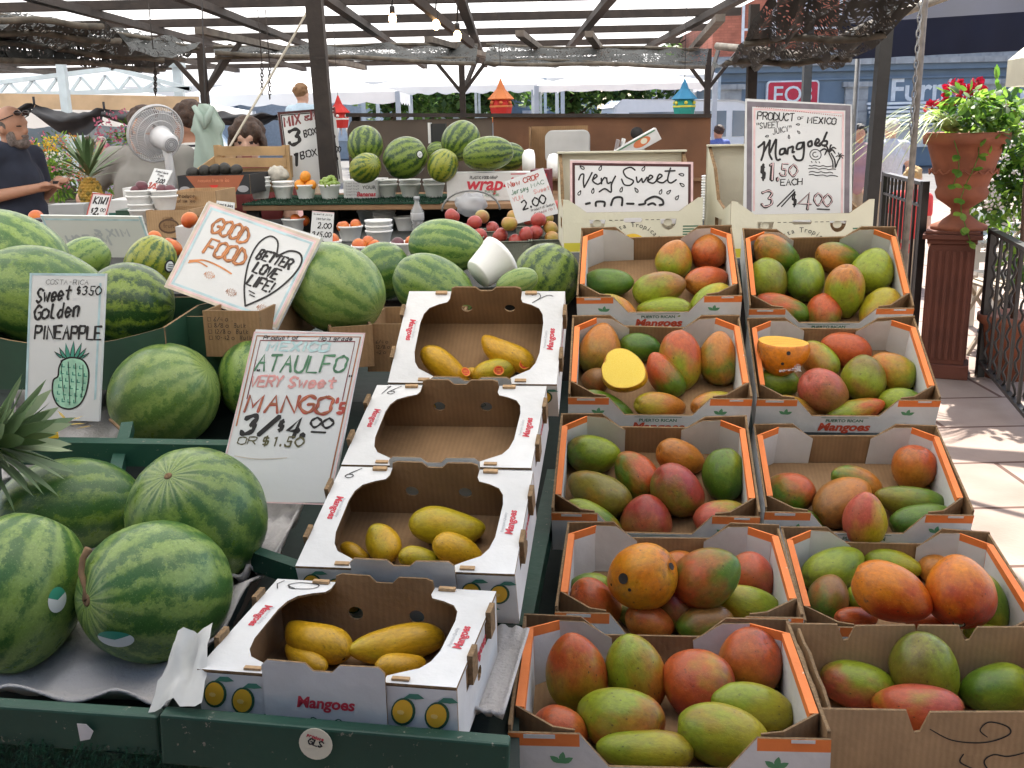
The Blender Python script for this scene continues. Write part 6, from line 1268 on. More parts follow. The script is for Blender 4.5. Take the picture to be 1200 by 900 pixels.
# ------------------------------------------------------------------ left counter: avocado cartons, fan, crate
lc_ = thing('side_counter', 'dark side counter under the avocado cartons at the left', 'counter', (-1.9, 4.2, 0)); wb(MB().box(-2.9, -1.04, 3.25, 4.95, 1.06, 1.10, M_DARK), 'top', lc_); wb(MB().box(-2.88, -1.06, 3.28, 3.31, .0, 1.059, M_DARK), 'front_panel', lc_)
def kbox(name, label, px, py, t, w, d, h, m, marks=None, yaw=-4, cat='carton'):
    a_ = U(px, py, t); o = thing(name, label, cat, TR(*a_) @ rotz(R(yaw)), 'stacked cartons at the left counter'); b_ = MB(); f = [(0, 0), (w, 0), (w, h), (0, h)]; slot = arc(w*.5+.012, h*.66, .008, .008, -PI/2, PI/2, 4)+arc(w*.5-.012, h*.66, .008, .008, PI/2, 1.5*PI, 4)
    b_.plate([f, slot], .005, frame((0, 0, 0), X, Zv, Vector((0, -1, 0))), m, M_KRAFT, M_KEDGE); b_.box(0, w, d-.005, d, 0, h, m); b_.box(0, .005, .0055, d-.0055, 0, h, m); b_.box(w-.005, w, .0055, d-.0055, 0, h, m); b_.box(.006, w-.006, .0055, d-.0055, .001, .006, m); b_.build('box', o)
    if marks: p = MB(); marks(p, frame((0, -.0007, 0), X, Zv, Vector((0, -1, 0))), w, h); p.build('print', o)
    return o, a_
GP = mat('grey_print', (.35, .35, .37)); BP = mat('brown_print', (.10, .055, .03), .8)
def mk1(p, T, w, h):
    p.plate([circ(w*.5, h*.42, w*.24, h*.27)], .0003, T, BP); p.plate([circ(w*.5, h*.42, w*.20, h*.2)], .0003, T @ TR(0, 0, .0004), M_KRAFT); font(p, 'fruit', .022, BP, T @ TR(w*.5, h*.36, .0008))
def mk2(p, T, w, h): letters(p, 'Produce', .02, h*.72, .012, BP, w=.002, T=T); letters(p, 'of Mexico', .02, h*.50, .010, BP, w=.002, T=T)
kbox('kraft_carton', 'brown carton with oval stamp lowest beside the dark bowls', 174, 279, 3.45, .15, .2, .092, M_KRAFTL, mk1); kbox('kraft_carton', 'brown carton with oval stamp right of the lowest one', 208, 279, 3.5, .11, .2, .075, M_KRAFT, mk1)
kbox('kraft_carton', 'upper brown carton with hand slot under the avocado box', 203, 250, 3.75, .165, .22, .078, M_KRAFTL, mk2)
def mk3(p, T, w, h):
    p.plate([[(w*.12, h*.97), (w*.93, h*.97), (w*.78, h*.03), (w*.30, h*.03)]], .0003, T, mat('red_brown_print', (.36, .11, .05), .7)); 
    for x in (.09, .90): p.plate([circ(w*x, h*.28, .024, .014)], .0003, T @ TR(0, 0, .0004), GP)
    letters(p, 'Avocados from Mexico', w*.28, h*.66, .012, mat('pale_red_print', (.55, .20, .10), .7), w=.003, T=T, ratio=.45); p.plate([[(w*.5-.02, h*.5), (w*.5+.02, h*.5), (w*.5, h*.2)]], .0003, T @ TR(0, 0, .0004), M_SRED)
o, a_ = kbox('avocado_carton', 'black and orange printed carton of avocados', 210, 229, 4.35, .31, .28, .082, mat('black_card', (.02, .02, .022), .6), mk3)
def darkfruit(px, py, t, r, lab, i=0): return fruit(U(px, py, t), r, M_NEC[2] if i else mat('avocado_skin', (.018, .016, .012), .6, .5, 20, .4, 60), lab, 'plum' if i else 'avocado', 'dark plums' if i else 'avocados in the printed carton', 'plum' if i else 'avocado')
for px, py, lab in ((226, 203, 'leftmost avocado in the black and orange carton'), (240, 201, 'avocado second from left in the carton'), (252, 199, 'avocado at the middle of the carton'), (264, 198, 'large avocado right of the carton middle'), (277, 200, 'rightmost avocado in the black and orange carton')): darkfruit(px, py, 4.45, .029, lab)
BW = [(165, 246, 'white foam bowl of plums beside the tall narrow card', [(160, 223), (166, 218)]), (194, 246, 'white foam bowl of plums right of the tall narrow card', [(190, 223), (199, 223)]), (196, 283, 'white foam bowl of avocados in front of the brown cartons', [(188, 266), (199, 263)]), (168, 262, 'white foam bowl with dark plum right of the KIWI card', [(162, 245), (168, 249)])]
for px, py, lab, fr in BW:
    o, p = bowl(px, py, 0, lab, 2, .045, .05, 'white foam bowls on the left counter', t=3.5); 
    for k, (fx, fy) in enumerate(fr): darkfruit(fx, fy, 3.5, .021, f'dark plum {("left", "right")[k]} in the '+lab[6:], 1)
for k, (px, py, mi_, lab) in enumerate(((222, 258, 1, 'orange peach above the corner of the GOOD FOOD board'), (180, 280, 1, 'red nectarine left of the avocado bowl'), (199, 288, 0, 'bright red nectarine near the small round sticker'), (204, 291, 1, 'orange nectarine lowest at the board edge'), (43, 256, 0, 'single red apple in front of the man in navy'))): fruit(U(px, py, 3.1), .026, M_NEC[mi_], lab, 'nectarine', 'loose nectarines left of the board', 'nectarine')
wbx_ = MB(); wbx_.box(0, .09, 0, .16, 0, .07, M_WHITE, TR(*U(208, 292, 3.2))); tag(wbx_.build('white_box'), 'white box corner behind the GOOD FOOD board', 'box')
wbx_ = MB(); wbx_.box(0, .13, 0, .14, 0, .055, M_WHITE, TR(*U(30, 283, 3.0)) @ rotz(R(-12))); wbx_.box(.01, .12, .01, .12, .056, .064, mat('dark_tray', (.03, .03, .05), .6), TR(*U(30, 283, 3.0)) @ rotz(R(-12))); tag(wbx_.build('white_box'), 'white foam box with dark tray below the man in navy', 'box')
gt_ = MB(); gt_.box(0, .13, 0, .10, 0, .05, mat('grey_plastic', (.32, .33, .33), .5), TR(*U(58, 256, 3.9)) @ rotz(R(6))); tag(gt_.build('grey_tray'), 'grey plastic tray beside the ripe pineapple', 'tray')
for k, (px0, py1, w, h, m, lab) in enumerate(((146, 244, .14, .075, M_WHITE, 'white carton with green stripe under the working hands'), (128, 264, .13, .09, M_WHITE, 'white printed carton right of the KIWI card'), (137, 262, .09, .045, M_WAX, 'dark green punnet between KIWI card and plum bowl'))):
    t_ = 3.9-.15*k; bb = MB(); bb.box(0, w, 0, .16, 0, h, m, TR(*U(px0, py1, t_))); 
    if k < 2: bb.plate([[(.004, h*.25), (w-.004, h*.25), (w-.004, h*.5), (.004, h*.5)]], .0004, TR(*U(px0, py1, t_)) @ TF, mat('green_band', (.02, .10, .08), .6))
    tag(bb.build('white_carton' if k < 2 else 'green_punnet'), lab, 'carton' if k < 2 else 'punnet')
cr = thing('wooden_crate', 'pale wooden fruit crate in front of the brown haired boy', 'crate', U(258, 208, 4.75)); M_PINE = mat('pale_pine', (.42, .27, .13), .75, .25, 9, .15, 50); a_, b_ = U(256, 196, 4.75), U(336, 196, 4.75)
for z_ in (0, .052): wb(MB().bar(a_+Vector((0, 0, z_+.022)), b_+Vector((0, 0, z_+.022)), .012, .042, M_PINE), 'slat', cr)
for q in (a_, b_): wb(MB().bar(q+Vector((0, .012, 0)), q+Vector((0, .30, .0)), .012, .10, M_PINE), 'end_board', cr); wb(MB().bar(q+Vector((0, .015, -.16)), q+Vector((0, .015, .10)), .03, .03, M_PINE), 'corner_post', cr)
wb(MB().bar(U(226, 206, 4.7), U(262, 180, 4.78), .012, .03, M_PINE), 'slat', cr)
kbox('kraft_carton', 'brown carton of dark fruit under the wooden crate', 262, 226, 4.7, .26, .25, .10, M_KRAFT, mk2)
nb = MB(); nb.ell((0, 0, 0), (.05, .045, .04), mat('net_bag', (.45, .42, .36), .8, .3, 40), TR(*U(325, 205, 4.6)), 14, 9, lambda q: q*(1+.35*nz(q, 3, 2))); tag(nb.build('crumpled_bag'), 'crumpled beige paper bag left of the MIX & MATCH board', 'bag')
# fan
fc = U(183, 157, 4.55); o = thing('desk_fan', 'white oscillating desk fan seen from behind', 'fan', TR(fc.x, fc.y, fc.z)); M_FAN = mat('fan_plastic', (.60, .60, .61), .4, .04); M_WIRE = mat('fan_wire', (.55, .55, .56), .4)
ax = Vector((-.62, .66, .30)).normalized(); xx_ = ax.orthogonal().normalized(); yy_ = ax.cross(xx_); TFN = frame((0, 0, 0), xx_, yy_, ax); rg = .127; cg = MB()
for zz, r_ in ((-.035, rg*.55), (-.028, rg*.8), (0, rg), (.012, rg), (.045, rg*.75), (.052, rg*.45)): cg.tube([(r_*math.cos(2*PI*i/40), r_*math.sin(2*PI*i/40), zz) for i in range(41)], .0022 if r_ < rg else .0042, M_WIRE, 5, False, TFN)
for i in range(72):
    a_ = 2*PI*i/72
    for sg in (-1, 1): cg.tube([(math.cos(a_)*r_, math.sin(a_)*r_, zz) for r_, zz in ((.03, sg*.04+.006), (rg*.55, sg*.042+.007), (rg*.85, sg*.027+.007), (rg, .006))], .0011, M_WIRE, 4, False, TFN)
cg.build('cage', o); bl = MB(); M_BL = mat('fan_blade', (.50, .51, .53), .3, alpha=.75)
for k in range(4):
    a0_ = k*PI/2; vs = []; 
    for j in range(6):
        r_ = .022+(rg*.88-.022)*j/5; wd = .35+.45*math.sin(PI*j/6)
        for s_ in (-1, 0, 1): a_ = a0_+wd*s_; vs.append((r_*math.cos(a_), r_*math.sin(a_), .008+.012*s_))
    bl.add(vs, [(3*j+i, 3*j+i+1, 3*j+i+4, 3*j+i+3) for j in range(5) for i in range(2)], M_BL, TFN, True)
bl.build('blades', o); mo = MB(); mo.lathe([(0, -.145), (.030, -.145), (.040, -.135), (.045, -.06), (.052, -.042), (0, -.040)], 22, M_FAN, TFN)
for r_ in (.012, .020, .028): mo.tube([(r_*math.cos(2*PI*i/20), r_*math.sin(2*PI*i/20), -.1455) for i in range(21)], .002, GP, 5, False, TFN)
mo.build('motor_housing', o); sd_ = MB(); hp = -ax*.085; sd_.tube([hp+Vector((0, 0, -.02)), hp+Vector((.008, 0, -.08)), hp+Vector((.016, -.0, -.26))], [.020, .018, .022], M_FAN, 12); sd_.lathe([(0, 0), (.085, 0), (.085, .018), (.06, .028), (0, .03)], 26, M_FAN, TR(*(hp+Vector((.016, 0, -.285))))); sd_.build('stand', o)
# hanging shirt
hs_ = thing('hanging_shirt', 'pale green collared shirt hanging beside the fan', 'shirt', U(243, 160, 5.0)); c = U(244, 158, 5.0); M_SH = mat('pale_green_cloth', (.42, .52, .46), .9, .06, 6, trans=.25); OUT = [(-.085, .02), (-.05, .10), (-.03, .148), (.035, .145), (.06, .09), (.085, .04), (.066, .0), (.085, -.155), (.06, -.185), (-.005, -.175), (-.06, -.19), (-.078, -.15), (-.062, -.0)]
n_ = 16; vs, fs = [], []
import bisect
def inside(x, y):
    c_ = False; j = len(OUT)-1
    for i in range(len(OUT)):
        if (OUT[i][1] > y) != (OUT[j][1] > y) and x < (OUT[j][0]-OUT[i][0])*(y-OUT[i][1])/(OUT[j][1]-OUT[i][1])+OUT[i][0]: c_ = not c_
        j = i
    return c_
for sd2 in (0, 1):
    mbx = MB(); vs = []; fs = []; 
    for j in range(25):
        y = .146-.334*j/24; xs = [x/400 for x in range(-40, 41) if inside(x/400, y)] or [0]; x0, x1 = min(xs), max(xs)
        for i in range(17):
            u = i/16; x = x0+(x1-x0)*u; vs.append((c.x+x, c.y+(sd2*2-1)*(.018+.03*math.sin(PI*u))+.012*math.sin(x*70+y*20), c.z+y))
    for j in range(24):
        for i in range(16): k = j*17+i; fs.append((k, k+1, k+18, k+17))
    wb(mbx.add(vs, fs, M_SH, None, True), ('front_cloth', 'back_cloth')[sd2], hs_)
cl = MB(); cl.tube([c+Vector((-.045, -.045, .135)), c+Vector((-.01, -.055, .075)), c+Vector((.0, -.06, .03))], [.012, .018, .006], M_SH, 7); cl.tube([c+Vector((.045, -.045, .13)), c+Vector((.02, -.055, .08)), c+Vector((.005, -.06, .03))], [.012, .018, .006], M_SH, 7); wb(cl, 'collar', hs_); wb(MB().tube([c+Vector((0, 0, .14)), c+Vector((.0, 0, .16)), c+Vector((.0, .1, .62))], .003, M_BLACK, 5), 'hanger', hs_)
# ================================================================== people
def body(name, caps, ells, vox, M, parent, mats, paint=None, smooth=4):
    """one continuous skin: tapered limbs and lobes fused into a single surface"""
    b = MB()
    for p0, r0, p1, r1 in caps:
        p0, p1 = Vector(p0), Vector(p1); n = 5; b.tube([p0.lerp(p1, i/n) for i in range(n+1)], [r0+(r1-r0)*i/n for i in range(n+1)], mats[0], 14)
        b.ell(p0, (r0,)*3, mats[0], None, 14, 9); b.ell(p1, (r1,)*3, mats[0], None, 14, 9)
    for c, r in ells: b.ell(c, r, mats[0], None, 20, 14)
    o = b.build(name); m = o.modifiers.new('fuse', 'REMESH'); m.mode = 'VOXEL'; m.voxel_size = vox; m.use_smooth_shade = True
    s = o.modifiers.new('soft', 'SMOOTH'); s.iterations = smooth; s.factor = .5
    dg = bpy.context.evaluated_depsgraph_get(); me = bpy.data.meshes.new_from_object(o.evaluated_get(dg)); bpy.data.objects.remove(o)
    me.materials.clear()
    for mm in mats: me.materials.append(mm)
    if paint:
        for p in me.polygons: p.material_index = paint(p.center)
    for p in me.polygons: p.use_smooth = True
    o = bpy.data.objects.new(name, me); COL.objects.link(o)
    if parent: o.parent = parent
    else: o.matrix_world = M
    return o
SKIN = {'a': (.50, .27, .18), 'b': (.42, .22, .14), 'c': (.55, .33, .24)}
def skin(k): return mat('skin_'+k, SKIN[k], .55, .08, 30, .05, 150)
M_EYE = mat('eye_dark', (.03, .02, .02), .3); M_LIP = mat('lip', (.36, .13, .11), .5)
def head_parts(hz, hy=0, s=1, face=0, hx=0):
    """skull, jaw, nose, ears, neck in the local frame: x forwards, z up; hz: middle of the head"""
    E = [((hx-.005, hy, hz+.025), (.098*s, .076*s, .105*s)), ((hx+.028, hy, hz-.045), (.066*s, .058*s, .072*s)), ((hx+.098*s, hy, hz-.012), (.016, .014, .022)), ((hx-.005, hy+.076*s, hz-.005), (.018, .010, .030)), ((hx-.005, hy-.076*s, hz-.005), (.018, .010, .030)), ((hx+.083*s, hy, hz+.035), (.012, .045, .012)), ((hx+.078*s, hy, hz-.062), (.014, .026, .012))]
    return E
def face_paint(hx, hy, hz, s=1):
    def f(c):
        x, y, z = c.x-hx, abs(c.y-hy), c.z-hz
        if x > .06*s and ((y-.030)**2/.012**2+(z-.012)**2/.007**2) < 1: return 1
        if x > .06*s and y < .024 and abs(z+.062) < .007: return 2
        return 0
    return f
def hand_caps(w, d, up, side, s=1, hold=.5):
    """palm, four bent fingers of unequal length and a thumb from the side of the palm"""
    d = Vector(d).normalized(); up = Vector(up); up = (up-d*up.dot(d)).normalized(); lat = d.cross(up)*side; w = Vector(w); C_ = [(w, .026*s, w+d*.045*s, .030*s)]; k0 = w+d*.06*s
    for i, l in enumerate((.068, .078, .072, .056)):
        a = k0+lat*(.027-.018*i)*s; m_ = a+d*l*.5*s-up*.012*hold*s; e = m_+(d*(1-hold*.8)-up*hold).normalized()*l*.5*s; C_ += [(a, .0095*s, m_, .0085*s), (m_, .0085*s, e, .0072*s)]
    a = w+d*.02*s+lat*.026*s; m_ = a+(d*.7+lat*.7).normalized()*.036*s; C_ += [(a, .012*s, m_, .010*s), (m_, .010*s, m_+(d*.95-up*hold*.5).normalized()*.03*s, .008*s)]; return C_
def person(label, loc, yaw, sk='a', top=None, bottom=None, hair=None, H=1.70, pose=None, vox=.012, group=None, extra=None, sit=False, sleeve=.55, bald=False, headtilt=0, long_hair=0):
    """standing figure, x forwards; pose gives elbows and hands"""
    o = thing('person', label, 'person', TR(*loc) @ rotz(R(yaw)) @ Matrix.Scale(H/1.74, 4), group)
    hip, sh = .92, 1.42; po = dict(eR=(-.03, -.245, 1.15), hR=(.05, -.25, .92), eL=(-.03, .245, 1.15), hL=(.05, .25, .92), lean=0.0, head=(.02, 0, 1.60), kneeR=(.03, -.10, .50), kneeL=(.03, .10, .50), footR=(-.01, -.11, .06), footL=(-.01, .11, .06), shl=.185)
    po.update(pose or {}); ln = po['lean']; V = Vector; hx, hy, hz = po['head']; sR, sL = V((ln, -po['shl'], sh)), V((ln, po['shl'], sh)); ch = V((ln, 0, 1.28))
    torso = [(V((0, 0, hip)), .15, V((ln*.4, 0, 1.08)), .14), (V((ln*.4, 0, 1.08)), .14, ch, .145), (ch, .14, V((ln, 0, sh-.01)), .10), (sR, .062, sL, .062)]; te = [((ln*.4+.035, 0, 1.06), (.14, .165, .16)), ((ln+.01, 0, 1.26), (.125, .185, .17))]
    arms = lambda g: [(sR, .060+g, V(po['eR']), .043+g), (sL, .060+g, V(po['eL']), .043+g)]
    fore = [(V(po['eR']), .042, V(po['hR']), .027), (V(po['eL']), .042, V(po['hL']), .027)]
    legs = [(V((0, -.09, hip-.03)), .092, V(po['kneeR']), .058), (V(po['kneeR']), .058, V(po['footR']), .042), (V((0, .09, hip-.03)), .092, V(po['kneeL']), .058), (V(po['kneeL']), .058, V(po['footL']), .042)]
    feet = [(V(po['footR'])-V((.03, 0, .02)), .042, V(po['footR'])+V((.14, 0, -.028)), .032), (V(po['footL'])-V((.03, 0, .02)), .042, V(po['footL'])+V((.14, 0, -.028)), .032)]
    hands = hand_caps(po['hR'], V(po['hR'])-V(po['eR']), (0, .2, 1), 1)+hand_caps(po['hL'], V(po['hL'])-V(po['eL']), (0, -.2, 1), -1)
    neck = [(V((ln-.01, 0, sh)), .060, V((hx-.015, hy, hz-.06)), .052)]
    body('body', torso+arms(-.004)+fore+legs+feet+hands+neck, te+head_parts(hz, hy, 1, 0, hx), vox, None, o, [skin(sk), M_EYE, M_LIP], face_paint(hx, hy, hz))
    if top:
        fr = sleeve; sl = [(sR, .070, sR.lerp(V(po['eR']), fr), .060), (sL, .070, sL.lerp(V(po['eL']), fr), .060)]; t2 = [(a, ra+.016, b_, rb+.016) for a, ra, b_, rb in torso[:3]]+[(sR, .072, sL, .072)]
        body('shirt', t2+sl, [(c, tuple(q+.014 for q in r)) for c, r in te], max(vox, .011), None, o, [top])
    if bottom: body('trousers', [(a, ra+.014, b_, rb+.018) for a, ra, b_, rb in legs]+[(V((0, 0, hip)), .163, V((0, 0, hip+.05)), .165)], [], max(vox, .012), None, o, [bottom])
    body('shoes', [(a, ra+.006, b_, rb+.006) for a, ra, b_, rb in feet], [], max(vox, .012), None, o, [mat('shoe', (.04, .035, .03), .5)])
    if hair:
        rnd = random.Random(label); he = [((hx-.022, hy, hz+.050), (.100, .085, .096))] if not bald else [((hx-.062, hy, hz+.015), (.052, .080, .062)), ((hx-.02, hy+.066, hz+.01), (.048, .018, .038)), ((hx-.02, hy-.066, hz+.01), (.048, .018, .038))]
        if not bald:
            for _ in range(34):
                a_, e_ = rnd.uniform(0, 2*PI), rnd.uniform(-.2, 1.5)
                if math.cos(a_) > .3 and e_ < .45: continue
                pass; he.append(((hx-.02+.088*math.cos(a_)*math.cos(e_), hy+.078*math.sin(a_)*math.cos(e_), hz+.045+.085*math.sin(e_)), (.028, .028, .026)))
        if not bald and 'boy' in label: he += [((hx+.052+.012*math.cos(k*2.1), hy+.022*(k-3), hz+.060-.012*(k % 3)), (.040, .022, .042)) for k in range(7)]+[((hx-.01, hy+s_*.082, hz+.0), (.06, .022, .06)) for s_ in (-1, 1)]
        if long_hair: he += [((hx-.055, hy, hz-.05*k), (.065, .085, .06)) for k in range(long_hair)]
        body('hair', [], he, .008, None, o, [hair], None, 2)
    if extra: extra(o, po)
    return o
NAVYC = mat('navy_polo', (.022, .028, .048), .9, .2, 8, .1, 60); KHAKI = mat('khaki_cloth', (.36, .30, .22), .9, .1, 8); BRH = mat('brown_hair', (.045, .022, .012), .7, .5, 60, .5, 120); GRH = mat('grey_hair', (.10, .085, .075), .8, .4, 60, .4, 120)
def man_extra(o, po):
    hx, hy, hz = po['head']; V = Vector
    body('beard', [], [((hx+.055, hy, hz-.085), (.050, .050, .036)), ((hx+.03, hy+.050, hz-.055), (.034, .016, .050)), ((hx+.03, hy-.050, hz-.055), (.034, .016, .050)), ((hx+.088, hy, hz-.045), (.012, .032, .010))], .006, None, o, [mat('grey_beard', (.16, .13, .115), .9, .4, 80, .4, 150)], None, 2)
    g = MB(); 
    for sy in (-1, 1): g.ell((hx+.085, hy+sy*.034, hz+.088), (.012, .028, .016), mat('sunglass_lens', (.03, .015, .012), .15), None, 14, 8); g.tube([(hx+.078, hy+sy*.062, hz+.075), (hx-.01, hy+sy*.082, hz+.045)], .003, M_BLACK, 6)
    g.tube([(hx+.095, hy-.012, hz+.074), (hx+.095, hy+.012, hz+.074)], .003, M_BLACK, 6); g.build('sunglasses', o)
    b_ = MB(); b_.lathe([(.178, -.018), (.183, -.018), (.183, .018), (.178, .018)], 30, mat('black_belt', (.015, .013, .012), .4), Matrix.Translation((.012, 0, .985)) @ Matrix.Diagonal((1, 1.06, 1, 1))); b_.build('belt', o)
    body('collar', [(V((.055, -.03, 1.44)), .016, V((-.03, -.095, 1.475)), .018), (V((.055, .03, 1.44)), .016, V((-.03, .095, 1.475)), .018), (V((-.03, -.095, 1.475)), .018, V((-.075, 0, 1.49)), .018), (V((-.03, .095, 1.475)), .018, V((-.075, 0, 1.49)), .018)], [], .008, None, o, [NAVYC])
c = U(6, 144, 6.3)
person('man with grey beard and sunglasses on forehead, navy polo, holding a small thing', (c.x, c.y, 0), -18, 'b', NAVYC, KHAKI, GRH, 1.81, dict(eR=(-.02, -.245, 1.19), hR=(.255, -.085, 1.245), eL=(.0, .245, 1.19), hL=(.27, .06, 1.27), head=(.045, 0, 1.585)), .0075, None, man_extra, sleeve=.72, bald=True)
ph = MB(); ph.box(-.012, .012, -.035, .035, -.008, .008, M_BLACK, TR(c.x, c.y, 0) @ rotz(R(-18)) @ TR(.352, -.01, 1.325)); tag(ph.build('wallet'), 'small dark wallet held by the man in navy', 'wallet')
c = U(284, 144, 5.35)
person('brown haired boy looking down behind the wooden crate', (c.x, c.y+.02, .0), -82, 'c', mat('dark_red_tee', (.16, .03, .03), .9), mat('jeans', (.03, .045, .09), .9), BRH, 1.70, dict(head=(.075, .02, 1.575), lean=.06, eR=(.10, -.23, 1.14), hR=(.26, -.10, 1.02), eL=(.10, .23, 1.14), hL=(.26, .10, 1.02)), .0085)
c = U(180, 144, 5.2)
vp = thing('duckboard', 'low wooden duckboard the stall keepers stand on', 'duckboard', (-1.9, 5.5, 0))
for k in range(6): wb(MB().box(-2.9, -1.0, 5.0+.2*k, 5.17+.2*k, .08, .11, M_PINE), 'plank', vp)
for x in (-2.8, -1.9, -1.1): wb(MB().box(x-.04, x+.04, 5.0, 6.17, 0, .079, M_PINE), 'bearer', vp)
person('person in grey tee stooping behind the fan and reaching left', (c.x, c.y, .111), -95, 'b', mat('grey_tee', (.24, .23, .21), .9, .06, 8), mat('jeans', (.03, .045, .09)), BRH, 1.68, dict(head=(.13, .0, 1.54), lean=.10, eR=(.12, -.37, 1.22), hR=(.28, -.20, 1.13), eL=(.16, .26, 1.18), hL=(.34, .08, 1.04)), .0085, sleeve=.6)
def stripes():
    m = mat('striped_knit', (.5, .5, .5), .9); N = m.node_tree.nodes; L = m.node_tree.links; tc = N.new('ShaderNodeTexCoord'); w_ = N.new('ShaderNodeTexWave'); w_.bands_direction = 'Z'; w_.inputs['Scale'].default_value = 12; L.new(tc.outputs['Object'], w_.inputs[0]); L.new(ramp(N, L, w_.outputs['Fac'], .48, .52, (.02, .02, .025), (.62, .62, .60)), N['Principled BSDF'].inputs['Base Color']); return m
c = U(224, 144, 5.6); person('person in black and white striped top half hidden by the fan', (c.x, c.y, .111), 160, 'b', stripes(), mat('jeans', (.03, .045, .09)), BRH, 1.66, None, .012)
c = U(262, 144, 6.6); person('person in bright red top behind the hanging shirt', (c.x, c.y, -.10), -60, 'c', mat('red_tee', (.62, .05, .05), .8), KHAKI, mat('blond_hair', (.42, .28, .12), .8), 1.60, None, .014)
c = U(330, 144, 7.0); person('person in pale pink top seen behind the MIX & MATCH board', (c.x, c.y, -.2), -30, 'c', mat('pink_tee', (.60, .36, .34), .8), KHAKI, BRH, 1.60, None, .014)
c = U(355, 144, 12.2); pf_ = thing('platform', 'low wooden platform under the person in light blue', 'platform', (c.x, c.y, 0)); wb(MB().box(c.x-.7, c.x+.7, c.y-.4, c.y+.6, .40, .46, M_PINE), 'top', pf_)
for sx in (-.6, .6):
    for sy in (-.3, .5): wb(MB().box(c.x+sx-.04, c.x+sx+.04, c.y+sy-.04, c.y+sy+.04, 0, .399, M_PINE), 'leg', pf_)
person('person with short hair in light blue shirt seen from behind, standing high', (c.x, c.y, .46), 60, 'c', mat('light_blue_shirt', (.42, .55, .66), .9), KHAKI, mat('sandy_hair', (.20, .11, .05), .8), 1.66, None, .016)
c = U(843, 144, 17.5); person('person in checked blue shirt walking beyond the wooden partition', (c.x, c.y, -.15), 120, 'b', mat('blue_check_shirt', (.10, .14, .36), .9, .3, 60), mat('jeans', (.03, .045, .09)), BRH, 1.66, None, .02)
c = U(1008, 144, 13.5); person('dark haired person in mauve tee behind the heavy black post', (c.x, c.y, -.15), -100, 'b', mat('mauve_tee', (.30, .19, .22), .9), KHAKI, mat('black_hair', (.015, .012, .010), .7), 1.66, None, .018)
c = U(1046, 144, 12.5); person('man in pale grey shirt walking away left of the flower urn', (c.x, c.y, -.15), 100, 'c', mat('pale_grey_shirt', (.52, .55, .58), .9, .1, 40), KHAKI, mat('white_hair', (.45, .42, .40), .8), 1.72, None, .018)
c = U(1075, 144, 9.6); person('seated-height person in red top glimpsed left of the flower urn', (c.x, c.y, -.42), 30, 'c', mat('red_tee', (.62, .05, .05)), KHAKI, mat('blond_hair', (.42, .28, .12)), 1.56, None, .018)
c = U(116, 144, 15.5); person('distant person in lilac shirt above the ripe pineapple', (c.x, c.y, -.12), -90, 'c', mat('lilac_shirt', (.40, .36, .52), .9), KHAKI, mat('white_hair', (.45, .42, .40)), 1.66, None, .02)
c = U(101, 144, 15.8); person('distant person in reddish shirt left of the lilac one', (c.x, c.y, -.12), -60, 'b', mat('rust_shirt', (.30, .14, .12), .9), KHAKI, BRH, 1.66, None, .02)

# ================================================================== paper lanterns
def lantern(px, py, t, label, roof, bodyc, trim, hgt=.20, fr=.075):
    c = U(px, py, t); o = thing('paper_lantern', label, 'lantern', TR(*c), 'pagoda paper lanterns hung over the aisle'); n = 6
    a = MB(); a.lathe([(.004, hgt*.62), (.03, hgt*.30), (fr*1.15, 0), (fr*.9, -.006)], n, roof, None, False); a.build('roof', o)
    b_ = MB(); b_.lathe([(fr*.80, -.006), (fr*.95, -.035), (fr*.95, -.055), (fr*.80, -.11), (fr*.62, -.112)], n, bodyc, None, False); b_.build('body', o); t_ = MB()
    t_.lathe([(fr*.98, -.040), (fr*1.0, -.046), (fr*.98, -.052)], n, trim, None, False)
    for k in range(n):
        an = 2*PI*(k+.5)/n; t_.ell((fr*.88*math.cos(an), fr*.88*math.sin(an), -.024), (.012, .012, .012), trim, None, 8, 6)
        t_.tube([(fr*.8*math.cos(an), fr*.8*math.sin(an), -.112), (fr*1.0*math.cos(an), fr*1.0*math.sin(an), -.165)], [.008, .002], trim, 5)
    t_.build('trim', o); MB().tube([(0, 0, hgt*.6), (0, 0, RZ-.1-c.z)], .002, M_BLACK, 5).build('cord', o); return o
PR, PO, PB, PT = mat('red_paper', (.60, .035, .03), .7, trans=.3), mat('orange_paper', (.70, .24, .08), .7, trans=.3), mat('blue_paper', (.05, .28, .50), .7, trans=.3), mat('teal_paper', (.04, .40, .36), .7, trans=.3)
lantern(587, 116, 6.6, 'red and orange pagoda paper lantern above the wooden partition', PO, PR, PO); lantern(802, 116, 6.6, 'blue and teal pagoda paper lantern near the partition end', PB, PT, mat('yellow_paper', (.62, .58, .08), .7)); lantern(397, 132, 7.6, 'red and white pagoda lantern right beside the thick dark post', PR, PR, M_WHITE)

